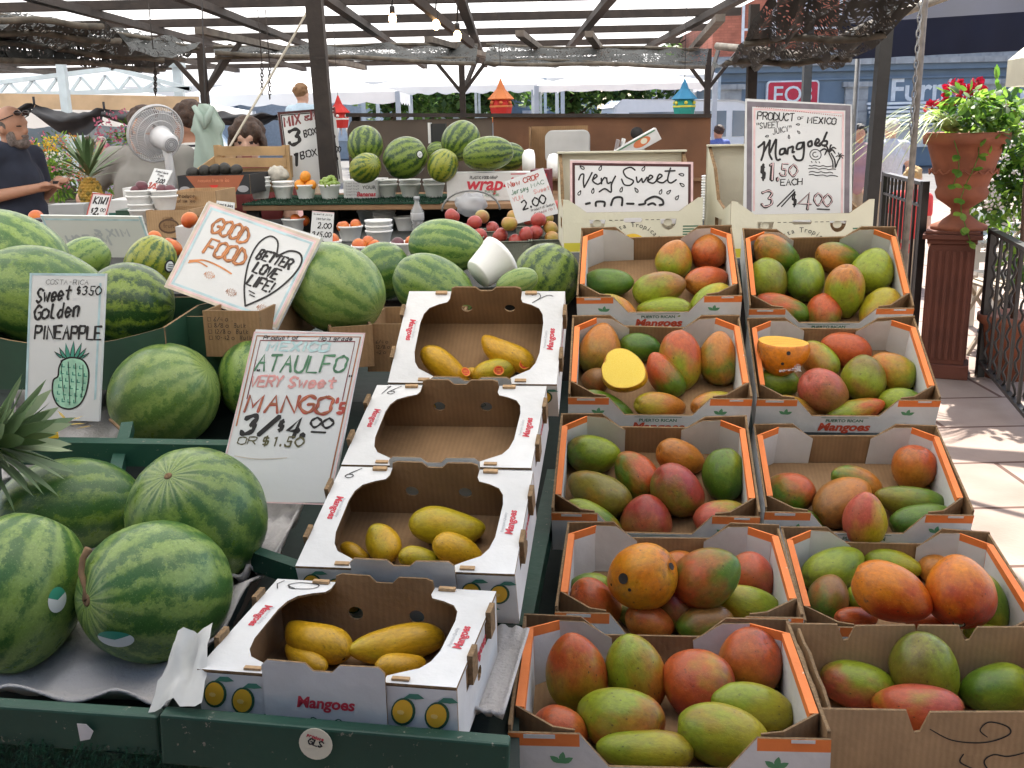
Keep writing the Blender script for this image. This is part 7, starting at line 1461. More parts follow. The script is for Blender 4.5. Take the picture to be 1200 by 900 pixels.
# ================================================================== urn, column, flowers, railings at the right
M_TERRA = mat('terracotta', (.25, .08, .04), .8, .22, 7, .1, 80); M_PED = mat('shaded_terracotta', (.11, .034, .020), .8, .25, 5, .1, 80); cb = U(1103, 438, 6.6); cb.z = 0; ct = U(1103, 264, 6.6).z  # pedestal terracotta darker than the urn: its shade is put into the colour
o = thing('brick_pedestal', 'fluted terracotta pedestal under the flower urn', 'pedestal', (cb.x, cb.y, 0)); A_ = rotz(R(-24)); m = MB(); hw = .125
m.box(-hw, hw, -hw, hw, .09, ct-.08, M_PED); 
for k in range(6):
    x = -hw+.025+k*.04
    for f in range(4): m.box(x-.011, x+.011, -hw-.010, -hw+.001, .12, ct-.12, M_PED, rotz(f*PI/2))
for z0, z1, e in ((0, .09, .03), (ct-.08, ct-.05, .018), (ct-.05, ct-.02, .045), (ct-.02, ct, .03)): m.box(-hw-e, hw+e, -hw-e, hw+e, z0+.001, z1, M_PED)
b_ = m.build('shaft', o, .004); b_.matrix_local = A_
ur = thing('flower_urn', 'large terracotta urn planted with red geraniums on the fluted pedestal', 'urn', (cb.x+.03, cb.y, ct)); u_ = MB(); sc_ = 1.22
u_.lathe([(r_*sc_, z_*sc_) for r_, z_ in ((0, 0), (.135, 0), (.135, .02), (.09, .04), (.045, .075), (.042, .10), (.075, .125), (.118, .155), (.128, .185), (.118, .21), (.124, .225), (.155, .34), (.180, .42), (.20, .425), (.205, .475), (.19, .48), (.17, .47), (.16, .44), (0, .44))], 40, M_TERRA)
for k in range(16):
    a0_ = 2*PI*k/16; u_.tube([((.160*sc_)*math.cos(a0_+q*.39), (.160*sc_)*math.sin(a0_+q*.39), sc_*(.300-.022*math.sin(PI*q))) for q in (0, .25, .5, .75, 1)], .006, M_TERRA, 6, False)
u_.build('pot', ur); topz = ct+.46*sc_
GRN = [mat('leaf_green', (.11, .24, .03), .5, .3, 20, trans=.5), mat('leaf_bright', (.24, .40, .06), .5, .3, 20, trans=.6), mat('leaf_dark', (.05, .12, .025), .5, .3, 20, trans=.35)]; RED = mat('geranium_red', (.52, .012, .05), .6, .4, 60, trans=.2); WHI = mat('white_petal', (.80, .78, .76), .6, trans=.3); BLD = mat('grass_blade', (.50, .58, .26), .5, .3, 10, trans=.4)
def bush(parent, name, c, rad, n, seed, mats_, lw=(.05, .03), flat=1, out=None):
    m = MB(); rnd = random.Random(seed); c = Vector(c); cl = [(c+Vector((rnd.uniform(-1, 1)*rad[0], rnd.uniform(-1, 1)*rad[1], rnd.uniform(-1, 1)*rad[2]))*.75, rnd.uniform(.35, .6)) for _ in range(max(5, n//45))]
    for k in range(n):
        q, rr = rnd.choice(cl); d = Vector((rnd.gauss(0, 1), rnd.gauss(0, 1), rnd.gauss(0, 1)*flat)).normalized(); p = q+Vector((d.x*rad[0], d.y*rad[1], d.z*rad[2]))*rr*rnd.random()**.5
        leaf(m, p, d+Vector((0, 0, -.15)), Vector((rnd.gauss(0, .5), rnd.gauss(0, .5), 1)), lw[0]*rnd.uniform(.6, 1.3), lw[1]*rnd.uniform(.7, 1.2), rnd.choice(mats_), rnd.uniform(0, .3), 3)
    return wb(m, name, parent)
def bloom(m, c, r, mt, n, rnd):
    for _ in range(n):
        d = Vector((rnd.gauss(0, 1), rnd.gauss(0, 1), rnd.gauss(.3, .8))).normalized(); p = c+d*r*rnd.uniform(.5, 1); leaf(m, p, (d+Vector((rnd.gauss(0, .6), rnd.gauss(0, .6), 0))), d, r*.75, r*.6, mt, .2, 3)
top = Vector((cb.x+.03, cb.y, topz))
bush(ur, 'foliage', top+Vector((.05, -.02, .12)), (.34, .24, .14), 560, 3, GRN, (.06, .042))
fl_ = MB(); rnd = random.Random(6)
for px, py, r_, mt in ((1118, 106, .055, RED), (1132, 110, .04, RED), (1110, 122, .04, RED), (1094, 126, .04, RED), (1143, 104, .05, RED), (1180, 130, .04, RED)): bloom(fl_, U(px, py, 6.35), r_, mt, 46, rnd)
for px, py in ((1147, 110), (1150, 118), (1134, 127), (1122, 138), (1165, 112)): bloom(fl_, U(px, py, 6.3), .03, WHI, 14, rnd)
wb(fl_, 'blossoms', ur); gb_ = MB()
for k in range(46):
    a_ = rnd.uniform(PI*.55, PI*1.35); l = rnd.uniform(.5, 1.0); p = top+Vector((-.10+rnd.uniform(-.05, .05), -.05, .03)); d = Vector((math.cos(a_), math.sin(a_)*.6-.1, rnd.uniform(.3, 1.0))).normalized(); w_ = rnd.uniform(.012, .020); vs = []; n = 9; s_ = d.cross(Vector((0, 0, 1))).normalized()
    for i in range(n+1): u = i/n; q = p+d*l*u-Vector((0, 0, 1))*l*.75*u*u; vs += [q+s_*w_*(1-u)**.7/2, q-s_*w_*(1-u)**.7/2]
    gb_.add(vs, [(2*i, 2*i+1, 2*i+3, 2*i+2) for i in range(n)], BLD)
wb(gb_, 'grass_blades', ur); vn = MB()
for k in range(2):
    p = top+Vector((rnd.uniform(-.24, .22), -.18, -.02)); pts = [p+Vector((.04*math.sin(i*.9+k), -.03-.01*math.sin(i), -.085*i)) for i in range(rnd.randint(4, 9))]; vn.tube(pts, .003, GRN[0], 5)
    for q in pts[1:]:
        for _ in range(2): leaf(vn, q, Vector((rnd.gauss(0, 1), -.6, rnd.gauss(-.2, .5))), Vector((0, -.6, 1)), .055, .048, rnd.choice(GRN[:2]), .15, 4)
wb(vn, 'vines', ur)
bp = U(1195, 300, 6.2); fb_ = thing('flowering_bush', 'bushy white flowering plant spilling over the railing at the right edge', 'plant', (bp.x, bp.y, 0))
bush(fb_, 'foliage', U(1206, 185, 6.75), (.46, .25, .44), 1900, 8, GRN, (.075, .040)); bush(fb_, 'trailing_leaves', U(1196, 272, 6.6), (.30, .2, .28), 300, 9, GRN, (.055, .04)); wf = MB()
for k in range(26): bloom(wf, U(rnd.uniform(1150, 1205), rnd.uniform(110, 300), 6.45), .028, WHI, 12, rnd)
wb(wf, 'blossoms', fb_); wb(MB().lathe([(0, 0), (.14, 0), (.19, .34), (.21, .36), (.21, .40), (.18, .40), (0, .37)], 24, M_TERRA, TR(bp.x+.05, bp.y+.1, .0)), 'pot', fb_)
wb(MB().tube([(bp.x+.05, bp.y+.1, .35), (bp.x+.06, bp.y+.1, .8), (bp.x+.02, bp.y+.08, 1.3)], [.02, .015, .008], mat('bark', (.10, .06, .04), .9), 7), 'stem', fb_)
def railing(p0, p1, h, label, gap=.115, low=.10, mid=True, scroll=False):
    p0, p1 = Vector(p0), Vector(p1); d = (p1-p0); n = int(d.length/gap); o = thing('iron_railing', label, 'railing', p0); zt = Vector((0, 0, 1))
    wb(MB().bar(p0+zt*h, p1+zt*h, .05, .022, M_IRON), 'top_rail', o); wb(MB().bar(p0+zt*low, p1+zt*low, .035, .022, M_IRON), 'bottom_rail', o)
    if mid: wb(MB().bar(p0+zt*(h-.14), p1+zt*(h-.14), .03, .016, M_IRON), 'middle_rail', o)
    for k in range(n+1):
        q = p0+d*(k/n); m = MB(); a_ = rnd.uniform(0, 1)
        if k % 2 and scroll: m.tube([q+Vector((.010*math.sin(z*60), .010*math.cos(z*60), z)) for z in [low+(h-low)*i/28 for i in range(29)]], .008, M_IRON, 6)
        else: m.box(q.x-.008, q.x+.008, q.y-.008, q.y+.008, low, h-.005, M_IRON)
        wb(m, 'bar', o)
    for q in (p0, p1): wb(MB().box(q.x-.022, q.x+.022, q.y-.022, q.y+.022, 0, h+.015, M_IRON), 'newel', o)
    return o
r0 = Vector((cb.x+.20, cb.y-.10, 0)); q1 = Z(1206, 500, .06)
r1 = r0+(Vector((q1.x, q1.y, 0))-r0)*1.5
ra = railing(r0, r1, .92, 'black wrought iron railing with twisted bars right of the pedestal', .125, .10, False, True)
sc2 = MB()
for dz in (.42, .62):
    for sg in (-1, 1): sc2.tube([(r0.x+.09+.028*(1-k/22)*math.cos(k*.55)*sg, r0.y-.06, dz+sg*.045+.035*(1-k/22)*math.sin(k*.55)) for k in range(20)], .006, M_IRON, 6)
wb(sc2, 'scroll', ra)
railing(Vector((cb.x-.16, cb.y+.10, 0)), Vector((U(1018, 144, 7.9).x, 7.7, 0)), 1.2, 'black railing with plain bars running back behind the pedestal', .115, .12, True)
# patio bench and folding chair beyond the railing
o = thing('slatted_bench', 'white slatted patio bench beyond the railing', 'bench', (4.3, 8.0, 0)); BW_ = mat('weathered_white', (.62, .60, .55), .8, .1, 9)
for k in range(4): wb(MB().box(3.55, 5.6, 7.9+.002*k, 7.93, .50+.11*k, .58+.11*k, BW_), 'back_slat', o)
for k in range(3): wb(MB().box(3.55, 5.6, 7.45+.14*k, 7.57+.14*k, .42, .45, BW_), 'seat_slat', o)
for x in (3.6, 5.5):
    for y in (7.5, 7.9): wb(MB().box(x-.03, x+.03, y-.02, y+.02, 0, .42 if y < 7.6 else .90, BW_), 'leg', o)
o = thing('folding_chair', 'weathered folding chair legs seen through the railing', 'chair', (3.35, 7.0, 0)); 
for y in (6.9, 7.25):
    wb(MB().bar((3.15, y, 0), (3.62, y, .85), .03, .022, mat('weathered_teak', (.30, .25, .19), .8, .2, 9)), 'leg', o); wb(MB().bar((3.60, y+.025, 0), (3.25, y+.025, .48), .03, .022, mat('weathered_teak', (.30, .25, .19))), 'leg', o)
for k in range(4): wb(MB().bar((3.26+.09*k, 6.88, .47), (3.26+.09*k, 7.27, .47), .06, .016, mat('weathered_teak', (.30, .25, .19))), 'seat_slat', o)
o = thing('bistro_table', 'round pale blue bistro table beyond the railing', 'table', (3.75, 7.3, 0)); wb(MB().lathe([(0, .70), (.33, .70), (.33, .725), (0, .725)], 30, mat('pale_blue_top', (.50, .60, .66), .5), TR(3.75, 7.6, 0)), 'table_top', o); wb(MB().lathe([(.2, 0), (.2, .015), (.025, .03), (.025, .70)], 20, M_IRON, TR(3.75, 7.6, 0)), 'stand', o)
o = thing('cloth_umbrella', 'cream market umbrella edge at the far right', 'umbrella', U(1215, 80, 4.6)); c = U(1302, 60, 4.6)
vs = [tuple(c+Vector((0, 0, .35)))]; n = 8
for k in range(n): a_ = 2*PI*(k+.3)/n; vs.append(tuple(c+Vector((.42*math.cos(a_), .42*math.sin(a_), -.02))))
for k in range(n): a_ = 2*PI*(k+.3)/n; vs.append(tuple(c+Vector((.42*math.cos(a_), .42*math.sin(a_), -.14))))
wb(MB().add(vs, [(0, 1+k, 1+(k+1) % n) for k in range(n)]+[(1+k, 1+n+k, 1+n+(k+1) % n, 1+(k+1) % n) for k in range(n)], mat('cream_canvas', (.62, .62, .52), .8, trans=.3)), 'canopy', o); wb(MB().tube([(c.x, c.y, 0), (c.x, c.y, c.z+.36)], .02, M_PINE), 'pole', o)

# ================================================================== street beyond: storefront, market tents, trees, van
YB = 34.0
def WX(px, y=YB): return ray(px, 200).x/ray(px, 200).y*y
def WZ(py, px=1000, y=YB): d = ray(px, py); return EYE+d.z/d.y*y
BLUE = mat('blue_grey_render', (.16, .215, .275), .7, .1, 2); BRICK = mat('red_brick', (.52, .17, .10), .85, .2, 3); STONE = mat('pale_stone', (.42, .42, .41), .8, .2, 4, .2, 30); GLS = mat('shop_glass', (.10, .14, .18), .1, .5, .6, spec=.8)
def brickify(m, w=.24, h=.08):
    N = m.node_tree.nodes; L = m.node_tree.links; b_ = N['Principled BSDF']; src = b_.inputs['Base Color'].links[0].from_socket; tc = N.new('ShaderNodeTexCoord'); mp = N.new('ShaderNodeMapping'); mp.inputs['Rotation'].default_value = (PI/2, 0, 0); L.new(tc.outputs['Object'], mp.inputs[0]); br = N.new('ShaderNodeTexBrick'); br.inputs['Scale'].default_value = 1; br.inputs['Brick Width'].default_value = w; br.inputs['Row Height'].default_value = h; br.inputs['Mortar Size'].default_value = h*.1; br.inputs['Color1'].default_value = (1, 1, 1, 1); br.inputs['Color2'].default_value = (.8, .8, .8, 1); br.inputs['Mortar'].default_value = (.75, .75, .75, 1); L.new(mp.outputs[0], br.inputs['Vector']); L.new(mixc(N, L, 1.0, src, br.outputs['Color'], 'MULTIPLY'), b_.inputs['Base Color'])
brickify(BRICK); brickify(STONE, .7, .35)
x0, x1 = WX(833), WX(1330); zc, zg = WZ(77), 0.0
st = thing('storefront', 'blue-grey storefront with red brick upper floor across the street', 'building', ((x0+x1)/2, YB, 0))
wb(MB().box(x0, x1, YB, YB+9, 0, zc, BLUE), 'shop_wall', st); ub = MB(); ub.box(x0, x1, YB+.25, YB+9, zc+.35, zc+3.6, BRICK); wb(ub, 'brick_wall', st)
co = MB(); co.box(x0-.1, x1, YB-.35, YB+.3, zc+.02, zc+.20, STONE); co.box(x0-.1, x1, YB-.22, YB+.26, zc-.16, zc+.02, BLUE); co.box(x0-.1, x1, YB-.10, YB+.24, zc+.20, zc+.349, STONE); wb(co, 'cornice', st)
wb(MB().box(x0, x1, YB-.08, YB-.001, WZ(92)-.03, WZ(92)+.03, BLUE), 'moulding', st)
WHF = mat('white_paint', (.75, .76, .76), .6)
for px in (884, 920, 960, 1047, 1085, 1123, 1205, 1245):
    x = WX(px); w_ = .52; f = MB(); f.box(x-w_, x+w_, YB+.16, YB+.249, WZ(57)-.16, WZ(57)-.02, STONE); f.box(x-w_, x-w_+.08, YB+.18, YB+.249, WZ(57)-.02, zc+2.6, WHF); f.box(x+w_-.08, x+w_, YB+.18, YB+.249, WZ(57)-.02, zc+2.6, WHF); f.box(x-w_+.08, x+w_-.08, YB+.19, YB+.249, WZ(57)+.62, WZ(57)+.69, WHF); wo = wb(f, 'window', st); pn_ = MB().box(x-w_+.081, x+w_-.081, YB+.215, YB+.245, WZ(57)-.019, zc+2.6, GLS).build('pane', wo); pn_.matrix_parent_inverse = st.matrix_world.inverted()
for px in (852, 997, 1155, 1300):
    x = WX(px); q = MB(); q.box(x-.36, x+.36, YB-.14, YB-.001, 0, WZ(102), STONE); q.box(x-.46, x+.46, YB-.2, YB-.001, WZ(102), WZ(96), STONE); wb(q, 'pilaster', st)
for a_, b_ in ((1012, 1100), (1108, 1146), (1165, 1250), (868, 892), (955, 985)):
    wo = wb(MB().box(WX(a_), WX(b_), YB-.05, YB-.002, .6, WZ(150), WHF), 'shop_window', st); pn_ = MB().box(WX(a_)+.1, WX(b_)-.1, YB-.07, YB-.051, .75, WZ(150)-.1, GLS).build('pane', wo); pn_.matrix_parent_inverse = st.matrix_world.inverted()
sb_ = MB(); 
for k in range(6): sb_.box(WX(1008), WX(1265), YB-.9+.12*k, YB-.80+.12*k, WZ(148)+.13*k, WZ(148)+.13*k+.075, WHF)
wb(sb_, 'white_awning', st); TL_ = lambda x, z: frame((x, YB-.012, z), X, Zv, Vector((0, -1, 0)))
lt_ = MB(); font(lt_, 'Furniture', .98, WHF, TL_(WX(1036), WZ(118, 1036)), 0, .02, 'LEFT'); font(lt_, '&', .98, WHF, TL_(WX(1186), WZ(118, 1186)), 0, .02, 'LEFT'); font(lt_, 'Home', .98, WHF, TL_(WX(1212), WZ(118, 1212)), 0, .02, 'LEFT'); wb(lt_, 'lettering', st)
sg = thing('shop_sign', 'red EQ3 shop sign with white letters and white rim', 'sign', (WX(923), YB-.2, WZ(115))); a_, b_, c_, d_ = WX(893), WX(953), WZ(136), WZ(93); REDP = mat('sign_red', (.58, .02, .05), .5)
def rr_(x0, x1, z0, z1, r): return arc(x1-r, z1-r, r, r, 0, PI/2, 5)+arc(x0+r, z1-r, r, r, PI/2, PI, 5)+arc(x0+r, z0+r, r, r, PI, 1.5*PI, 5)+arc(x1-r, z0+r, r, r, 1.5*PI, 2*PI, 5)
wb(MB().plate([rr_(a_, b_, c_, d_, .12)], .15, frame((0, YB-.2, 0), X, Zv, Vector((0, -1, 0))), WHF), 'rim', sg); wb(MB().plate([rr_(a_+.05, b_-.05, c_+.05, d_-.05, .09)], .01, frame((0, YB-.212, 0), X, Zv, Vector((0, -1, 0))), REDP), 'panel', sg)
lt_ = MB(); font(lt_, 'EQ3', .72, WHF, frame(((a_+b_)/2, YB-.226, (c_+d_)/2-.10), X, Zv, Vector((0, -1, 0))), 0, .004); wb(lt_, 'lettering', sg)
# van and cars
def van(x, y, yaw, s, label, m, long_=1.0):
    o = thing('parked_van', label, 'van', TR(x, y, 0) @ rotz(R(yaw)) @ Matrix.Scale(s, 4)); L_ = 4.6*long_; b_ = MB(); pr = [(0, .35), (0, 1.0), (.15, 1.95), (.35, 2.05), (L_-1.5, 2.05), (L_-.95, 1.9), (L_-.45, 1.15), (L_-.08, .95), (L_, .6), (L_, .35)]
    b_.plate([pr], 1.8, frame((0, -.9, 0), X, Zv, Vector((0, -1, 0))), m); b_.build('body', o, .06)
    for y_, nn in ((-.912, -1), (.912, 1)):
        g_ = MB()
        for q in ([(.5, 1.2), (1.7, 1.2), (1.7, 1.8), (.5, 1.8)], [(1.85, 1.2), (L_-1.75, 1.2), (L_-1.75, 1.8), (1.85, 1.8)], [(L_-1.6, 1.2), (L_-.6, 1.2), (L_-1.02, 1.78), (L_-1.6, 1.8)]): g_.plate([q if nn < 0 else q[::-1]], .01, frame((0, y_, 0), X, Zv, Vector((0, -1, 0))), GLS)
        g_.build('side_window', o)
    for x_ in (.85, L_-.85):
        for y_ in (-.85, .85): w_ = MB(); w_.lathe([(0, -.1), (.18, -.1), (.2, -.105), (.33, -.1), (.34, 0), (.33, .1), (.2, .105), (.18, .1), (0, .1)], 24, mat('tyre', (.02, .02, .02), .8), TR(x_, y_, .34) @ Matrix.Rotation(PI/2, 4, 'X')); w_.build('wheel', o)
    g_ = MB(); g_.box(-.012, .0, -.7, .7, 1.15, 1.8, GLS); g_.build('rear_window', o); return o
WV = mat('white_vehicle', (.70, .72, .73), .3, .03)
van(WX(828, 26)-2.6, 26, 4, 1, 'white van parked beyond the partition end', WV); van(-8.6, 17.5, 8, .95, 'pale blue-white van parked behind the flower stall at the left', mat('pale_van', (.52, .62, .68), .3))
# market tents
def tent(px0, px1, pyE, pyR, y, dep, label, posts=True, valance=.22, mt=None, pm=None):
    xa, xb = WX(px0, y), WX(px1, y); ze, zr = WZ(pyE, 600, y), WZ(pyR, 600, y+dep/2); o = thing('market_tent', label, 'tent', ((xa+xb)/2, y+dep/2, 0), 'white market tents in the square'); m = mt or M_WHITET; c = MB(); xm, ym = (xa+xb)/2, y+dep/2; n = 10
    rp = [(xa, y, ze), (xb, y, ze), (xb, y+dep, ze), (xa, y+dep, ze)]; rl = xb-xa > dep*1.4; t0, t1 = (xa+dep*.5 if rl else xm-.01), (xb-dep*.5 if rl else xm+.01)
    c.add(rp+[(t0, ym, zr), (t1, ym, zr)], [(0, 1, 5, 4), (1, 2, 5), (2, 3, 4, 5), (3, 0, 4)], m); wb(c, 'roof', o); v = MB()
    for i in (0, 1, 3):
        p, q = Vector(rp[i]), Vector(rp[(i+1) % 4]); k = max(4, int((q-p).length/.5)); vs = []
        for j in range(k*4+1): u = j/(k*4); s_ = p.lerp(q, u); vs += [s_, s_-Vector((0, 0, valance*(.8+.2*abs(math.sin(u*k*PI)))))]
        v.add(vs, [(2*j, 2*j+2, 2*j+3, 2*j+1) for j in range(k*4)], m)
    wb(v, 'valance', o); pm = pm or mat('tent_pole', (.40, .46, .50), .5, .1)
    if posts:
        for p in rp: wb(MB().box(p[0]-.04, p[0]+.04, p[1]-.04, p[1]+.04, 0, ze-.001, pm), 'pole', o)
    return o
tent(-170, 215, 118, 82, 13.5, 4, 'wide white market tent behind the man in navy'); tent(215, 470, 104, 85, 19.0, 2.5, 'white market tent behind the hanging shirt'); tent(430, 660, 99, 84, 22.5, 2.5, 'white market tent behind the forked dark post', valance=.15); tent(630, 835, 101, 86, 18.5, 2.2, 'white market tent behind the teal lantern', valance=.12)
tent(-420, 640, 92, 40, 30, 4, 'long high white hall tent far behind the stalls', valance=.4); tent(560, 840, 92, 60, 32, 4, 'high white tent far behind the partition', valance=.3)
# open roof truss and striped beams of the neighbouring stall
tr_ = thing('roof_truss', 'white steel roof truss of the neighbouring stall at the left', 'truss', (-4, 12.4, 2.4)); ty = 12.4; TP = lambda px, py: Vector((WX(px, ty), ty, WZ(py, px, ty))); PBL = mat('pale_blue_steel', (.50, .60, .66), .5, .1)
for a_, b_ in (((0, 98), (146, 80)), ((146, 80), (232, 104)), ((0, 112), (232, 104))): wb(MB().bar(TP(*a_), TP(*b_), .05, .05, PBL), 'chord', tr_)
for k in range(8): a_, b_ = (10+28*k, 111-k), (24+28*k, 96-2.0*k if k < 5 else 84+(k-4)*6); wb(MB().bar(TP(*a_), TP(*b_), .03, .03, PBL), 'web', tr_); wb(MB().bar(TP(*b_), TP(a_[0]+28, a_[1]), .03, .03, PBL), 'web', tr_)
bm_ = thing('timber_fascia', 'pale timber fascia beam below the white truss', 'beam', (-3.5, 11.6, 2)); ty = 11.6; wb(MB().bar(TP(-60, 117), TP(240, 122), .06, .16, mat('pale_timber', (.52, .38, .24), .8, .15, 5)), 'board', bm_)
for px, t_, lab, w_ in ((80, 10.4, 'pale blue square post left of the ripe pineapple', .08), (214, 12.5, 'pale blue post behind the fan', .10)):
    p = U(px, 144, t_); o = thing('stall_post', lab, 'post', (p.x, p.y, 0), 'pale blue stall posts'); wb(MB().box(p.x-w_/2, p.x+w_/2, p.y-w_/2, p.y+w_/2, 0, 2.35, PBL), 'shaft', o); wb(MB().box(p.x-w_*.8, p.x+w_*.8, p.y-w_*.8, p.y+w_*.8, 2.35, 2.40, PBL), 'cap', o)
# black tarp swags
BT = mat('black_tarp', (.014, .015, .02), .6, .4, 4, .2, 12)
def swag(p0, p1, sag, h, label, seed):
    o = thing('black_tarp', label, 'tarp', (p0+p1)/2, 'black tarps tied along the neighbouring stall'); vs, fs = [], []
    for i in range(33):
        u = i/32
        for j in range(7): v = j/6; q = p0.lerp(p1, u); vs.append((q.x, q.y+.05*math.sin(v*7+u*5)-.06*math.sin(PI*v), q.z-sag*4*u*(1-u)-h*v*(.55+.45*math.sin(PI*u))+.03*nz((u*6, v*3, seed))))
        if i:
            for j in range(6): k = (i-1)*7+j; fs.append((k, k+7, k+8, k+1))
    wb(MB().add(vs, fs, BT, None, True), 'cloth', o); wb(MB().tube([tuple(p0+Vector((0, 0, .06))), tuple(p0), tuple(p0-Vector((.02, .02, .05)))], .012, BT, 6), 'tie', o)
swag(U(40, 121, 9.6), U(122, 127, 9.6), .06, .22, 'black tarp swag hanging beside the pale blue post', 1); swag(U(122, 127, 9.6), U(232, 128, 9.8), .03, .16, 'black tarp swag hanging behind the fan', 2); swag(U(-40, 128, 9.6), U(40, 121, 9.6), .03, .14, 'black tarp swag above the man in navy', 3); swag(U(236, 130, 9.8), U(330, 132, 10.0), .02, .12, 'black tarp swag above the brown haired boy', 4)
# flower stall plants behind the pineapple
fr_ = random.Random(21); FC = [mat('petal_pink', (.60, .16, .26), .7), mat('petal_yellow', (.68, .45, .03), .7), mat('petal_orange', (.60, .18, .03), .7), WHI]
PLN = ['pink and yellow flowering pot plant beside the man in navy', 'yellow flowering pot plant just left of the pale blue post', 'orange marigold pot plant right of the pale blue post', 'dusty pink flowering pot plant low beside the navy shirt', 'bushy green pot plant behind the ripe pineapple', 'yellow blossom pot plant seen left of the fan']
for k, (px, py, t_) in enumerate(((52, 192, 8.6), (66, 196, 8.2), (91, 212, 8.0), (60, 215, 7.6), (120, 210, 8.4), (150, 172, 7.4))):
    p = U(px, py, t_); o = thing('potted_flowers', PLN[k], 'potted plant', (p.x, p.y, 0), 'potted flowers of the next stall'); bush(o, 'foliage', p, (.20, .16, .20), 330, 30+k, GRN, (.05, .022)); m = MB()
    for _ in range(26): bloom(m, p+Vector((fr_.uniform(-.2, .2), fr_.uniform(-.2, .05), fr_.uniform(-.02, .24))), .026, FC[(k+fr_.randint(0, 1)) % 4 if k < 4 else (4+k) % 3], 9, fr_)
    wb(m, 'blossoms', o); wb(MB().lathe([(0, p.z-.42), (.10, p.z-.42), (.13, p.z-.16), (.14, p.z-.15), (0, p.z-.16)], 18, mat('grey_pot', (.16, .14, .12), .8), TR(p.x, p.y, 0)), 'pot', o)
ft = thing('plant_table', 'low plank table carrying the potted flowers', 'table', (-4.6, 8, 0)); wb(MB().box(-5.6, -3.2, 7.2, 9.0, .86, .90, M_PINE), 'top', ft)
for x in (-5.5, -3.3):
    for y in (7.3, 8.9): wb(MB().box(x-.03, x+.03, y-.03, y+.03, 0, .859, M_PINE), 'leg', ft)
# trees and far street
LFM = [mat('tree_leaf', (.11, .21, .045), .6, .4, .8, trans=.45), mat('tree_leaf_light', (.20, .32, .08), .6, .4, .8, trans=.5), mat('tree_leaf_dark', (.05, .11, .03), .6, .4, .8, trans=.35)]; BARK = mat('bark', (.10, .06, .04), .9)
def tree(x, y, h, r, label, seed, n=2600):
    o = thing('street_tree', label, 'tree', (x, y, 0), 'trees along the far street'); rnd = random.Random(seed); m = MB(); m.tube([(x, y, 0), (x+.1, y, h*.3), (x+.05, y+.1, h*.55), (x, y, h*.85)], [.22, .17, .12, .03], BARK, 9)
    for k in range(9): a_ = k*2.4; z = h*(.35+.05*k); m.tube([(x, y, z), (x+r*.45*math.cos(a_), y+r*.45*math.sin(a_), z+.35*r), (x+r*.75*math.cos(a_), y+r*.75*math.sin(a_), z+.5*r)], [.08, .05, .02], BARK, 6)
    wb(m, 'trunk', o); c = MB(); cl = []
    for _ in range(30): d = Vector((rnd.gauss(0, 1), rnd.gauss(0, 1), rnd.gauss(0, .8))).normalized()*rnd.uniform(.2, .95); cl.append((Vector((x+d.x*r, y+d.y*r, h*.66+d.z*h*.34)), rnd.uniform(.28, .5)*r, rnd.choice(LFM)))
    for _ in range(n):
        q, rr, lm = rnd.choice(cl); d = Vector((rnd.gauss(0, 1), rnd.gauss(0, 1), rnd.gauss(0, .8))); d = d.normalized()*rr*rnd.random()**.4; leaf(c, q+d, Vector((rnd.gauss(0, 1), rnd.gauss(0, 1), rnd.gauss(-.3, .6))), Vector((rnd.gauss(0, .6), rnd.gauss(0, .6), 1)), rnd.uniform(.22, .42), .2, lm if rnd.random() < .75 else rnd.choice(LFM), .2, 2)
    wb(c, 'crown', o)
tree(WX(745, 40), 40, 5.2, 2.6, 'leafy green tree above the partition left of the teal lantern', 1); tree(WX(668, 41), 41, 4.6, 1.9, 'green tree top between the two paper lanterns', 2, 1500); tree(WX(545, 38), 38, 4.6, 2.4, 'dark green tree left of the red lantern', 3); tree(WX(465, 39), 39, 4.4, 2.0, 'green tree seen behind the forked post', 4, 1500); tree(WX(505, 45), 45, 5.0, 3, 'far bluish green tree between the dark posts', 5, 1600)
TEAL = mat('teal_hoarding', (.05, .15, .14), .8, .2, 1)
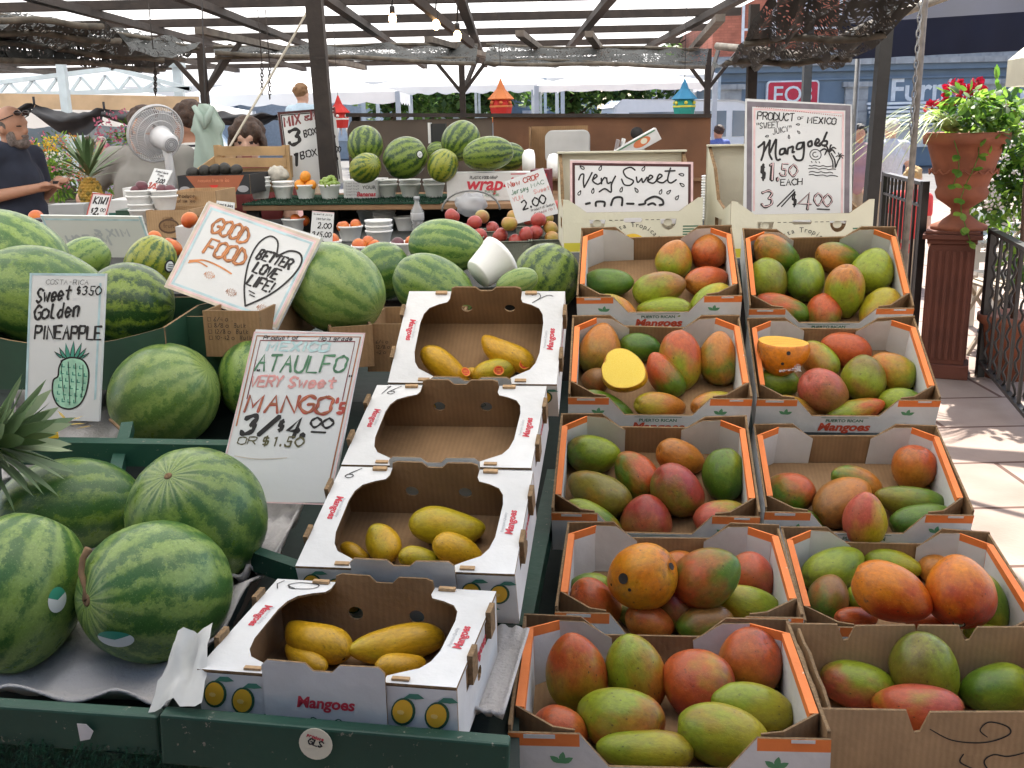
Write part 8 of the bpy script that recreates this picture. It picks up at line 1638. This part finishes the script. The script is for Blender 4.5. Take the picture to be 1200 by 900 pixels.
o = thing('teal_building', 'dull teal building behind the red lantern', 'building', (WX(560, 46), 46, 0)); wb(MB().box(WX(490, 46), WX(600, 46), 46, 52, 0, WZ(104, 545, 46), TEAL), 'wall', o); wb(MB().box(WX(488, 46), WX(602, 46), 45.9, 52, WZ(104, 545, 46), WZ(101, 545, 46), mat('roof_grey', (.16, .17, .18))), 'roof', o)
for px in (505, 530, 565, 585): wo = wb(MB().box(WX(px, 46)-.45, WX(px, 46)+.45, 45.93, 45.999, 1.0, 2.1, WHF), 'window', o); pn_ = MB().box(WX(px, 46)-.38, WX(px, 46)+.38, 45.90, 45.929, 1.07, 2.03, GLS).build('pane', wo); pn_.matrix_parent_inverse = o.matrix_world.inverted()
def house(px0, px1, pyt, y, label, wall, seed):
    o = thing('town_building', label, 'building', (WX((px0+px1)/2, y), y, 0), 'buildings far across the square'); xa, xb, zt_ = WX(px0, y), WX(px1, y), WZ(pyt, (px0+px1)/2, y); wb(MB().box(xa, xb, y, y+8, 0, zt_, wall), 'wall', o); wb(MB().box(xa-.15, xb+.15, y-.2, y+8.1, zt_+.001, zt_+.25, mat('roof_grey', (.16, .17, .18))), 'roof', o); n = max(2, int((xb-xa)/2.2))
    for r_ in range(max(1, int(zt_/2.6))):
        for k in range(n): xx2 = xa+(xb-xa)*(k+.5)/n; z = .9+2.5*r_; wo = wb(MB().box(xx2-.5, xx2+.5, y-.06, y-.001, z, z+1.3, WHF), 'window', o); pn_ = MB().box(xx2-.42, xx2+.42, y-.09, y-.061, z+.08, z+1.22, GLS).build('pane', wo); pn_.matrix_parent_inverse = o.matrix_world.inverted()
house(600, 700, 112, 52, 'pale blue-grey building behind the green tree tops', mat('pale_blue_wall', (.24, .32, .40), .8), 1); house(780, 834, 95, 50, 'pale stone building end beside the teal lantern', STONE, 2); house(-260, 60, 96, 48, 'blue-grey building far behind the left market tent', BLUE, 3); house(90, 260, 104, 50, 'slate blue building behind the fan', mat('slate_wall', (.14, .20, .27), .8), 4); house(270, 480, 106, 54, 'pale building behind the MIX & MATCH board', mat('pale_wall', (.45, .47, .48), .8), 5)
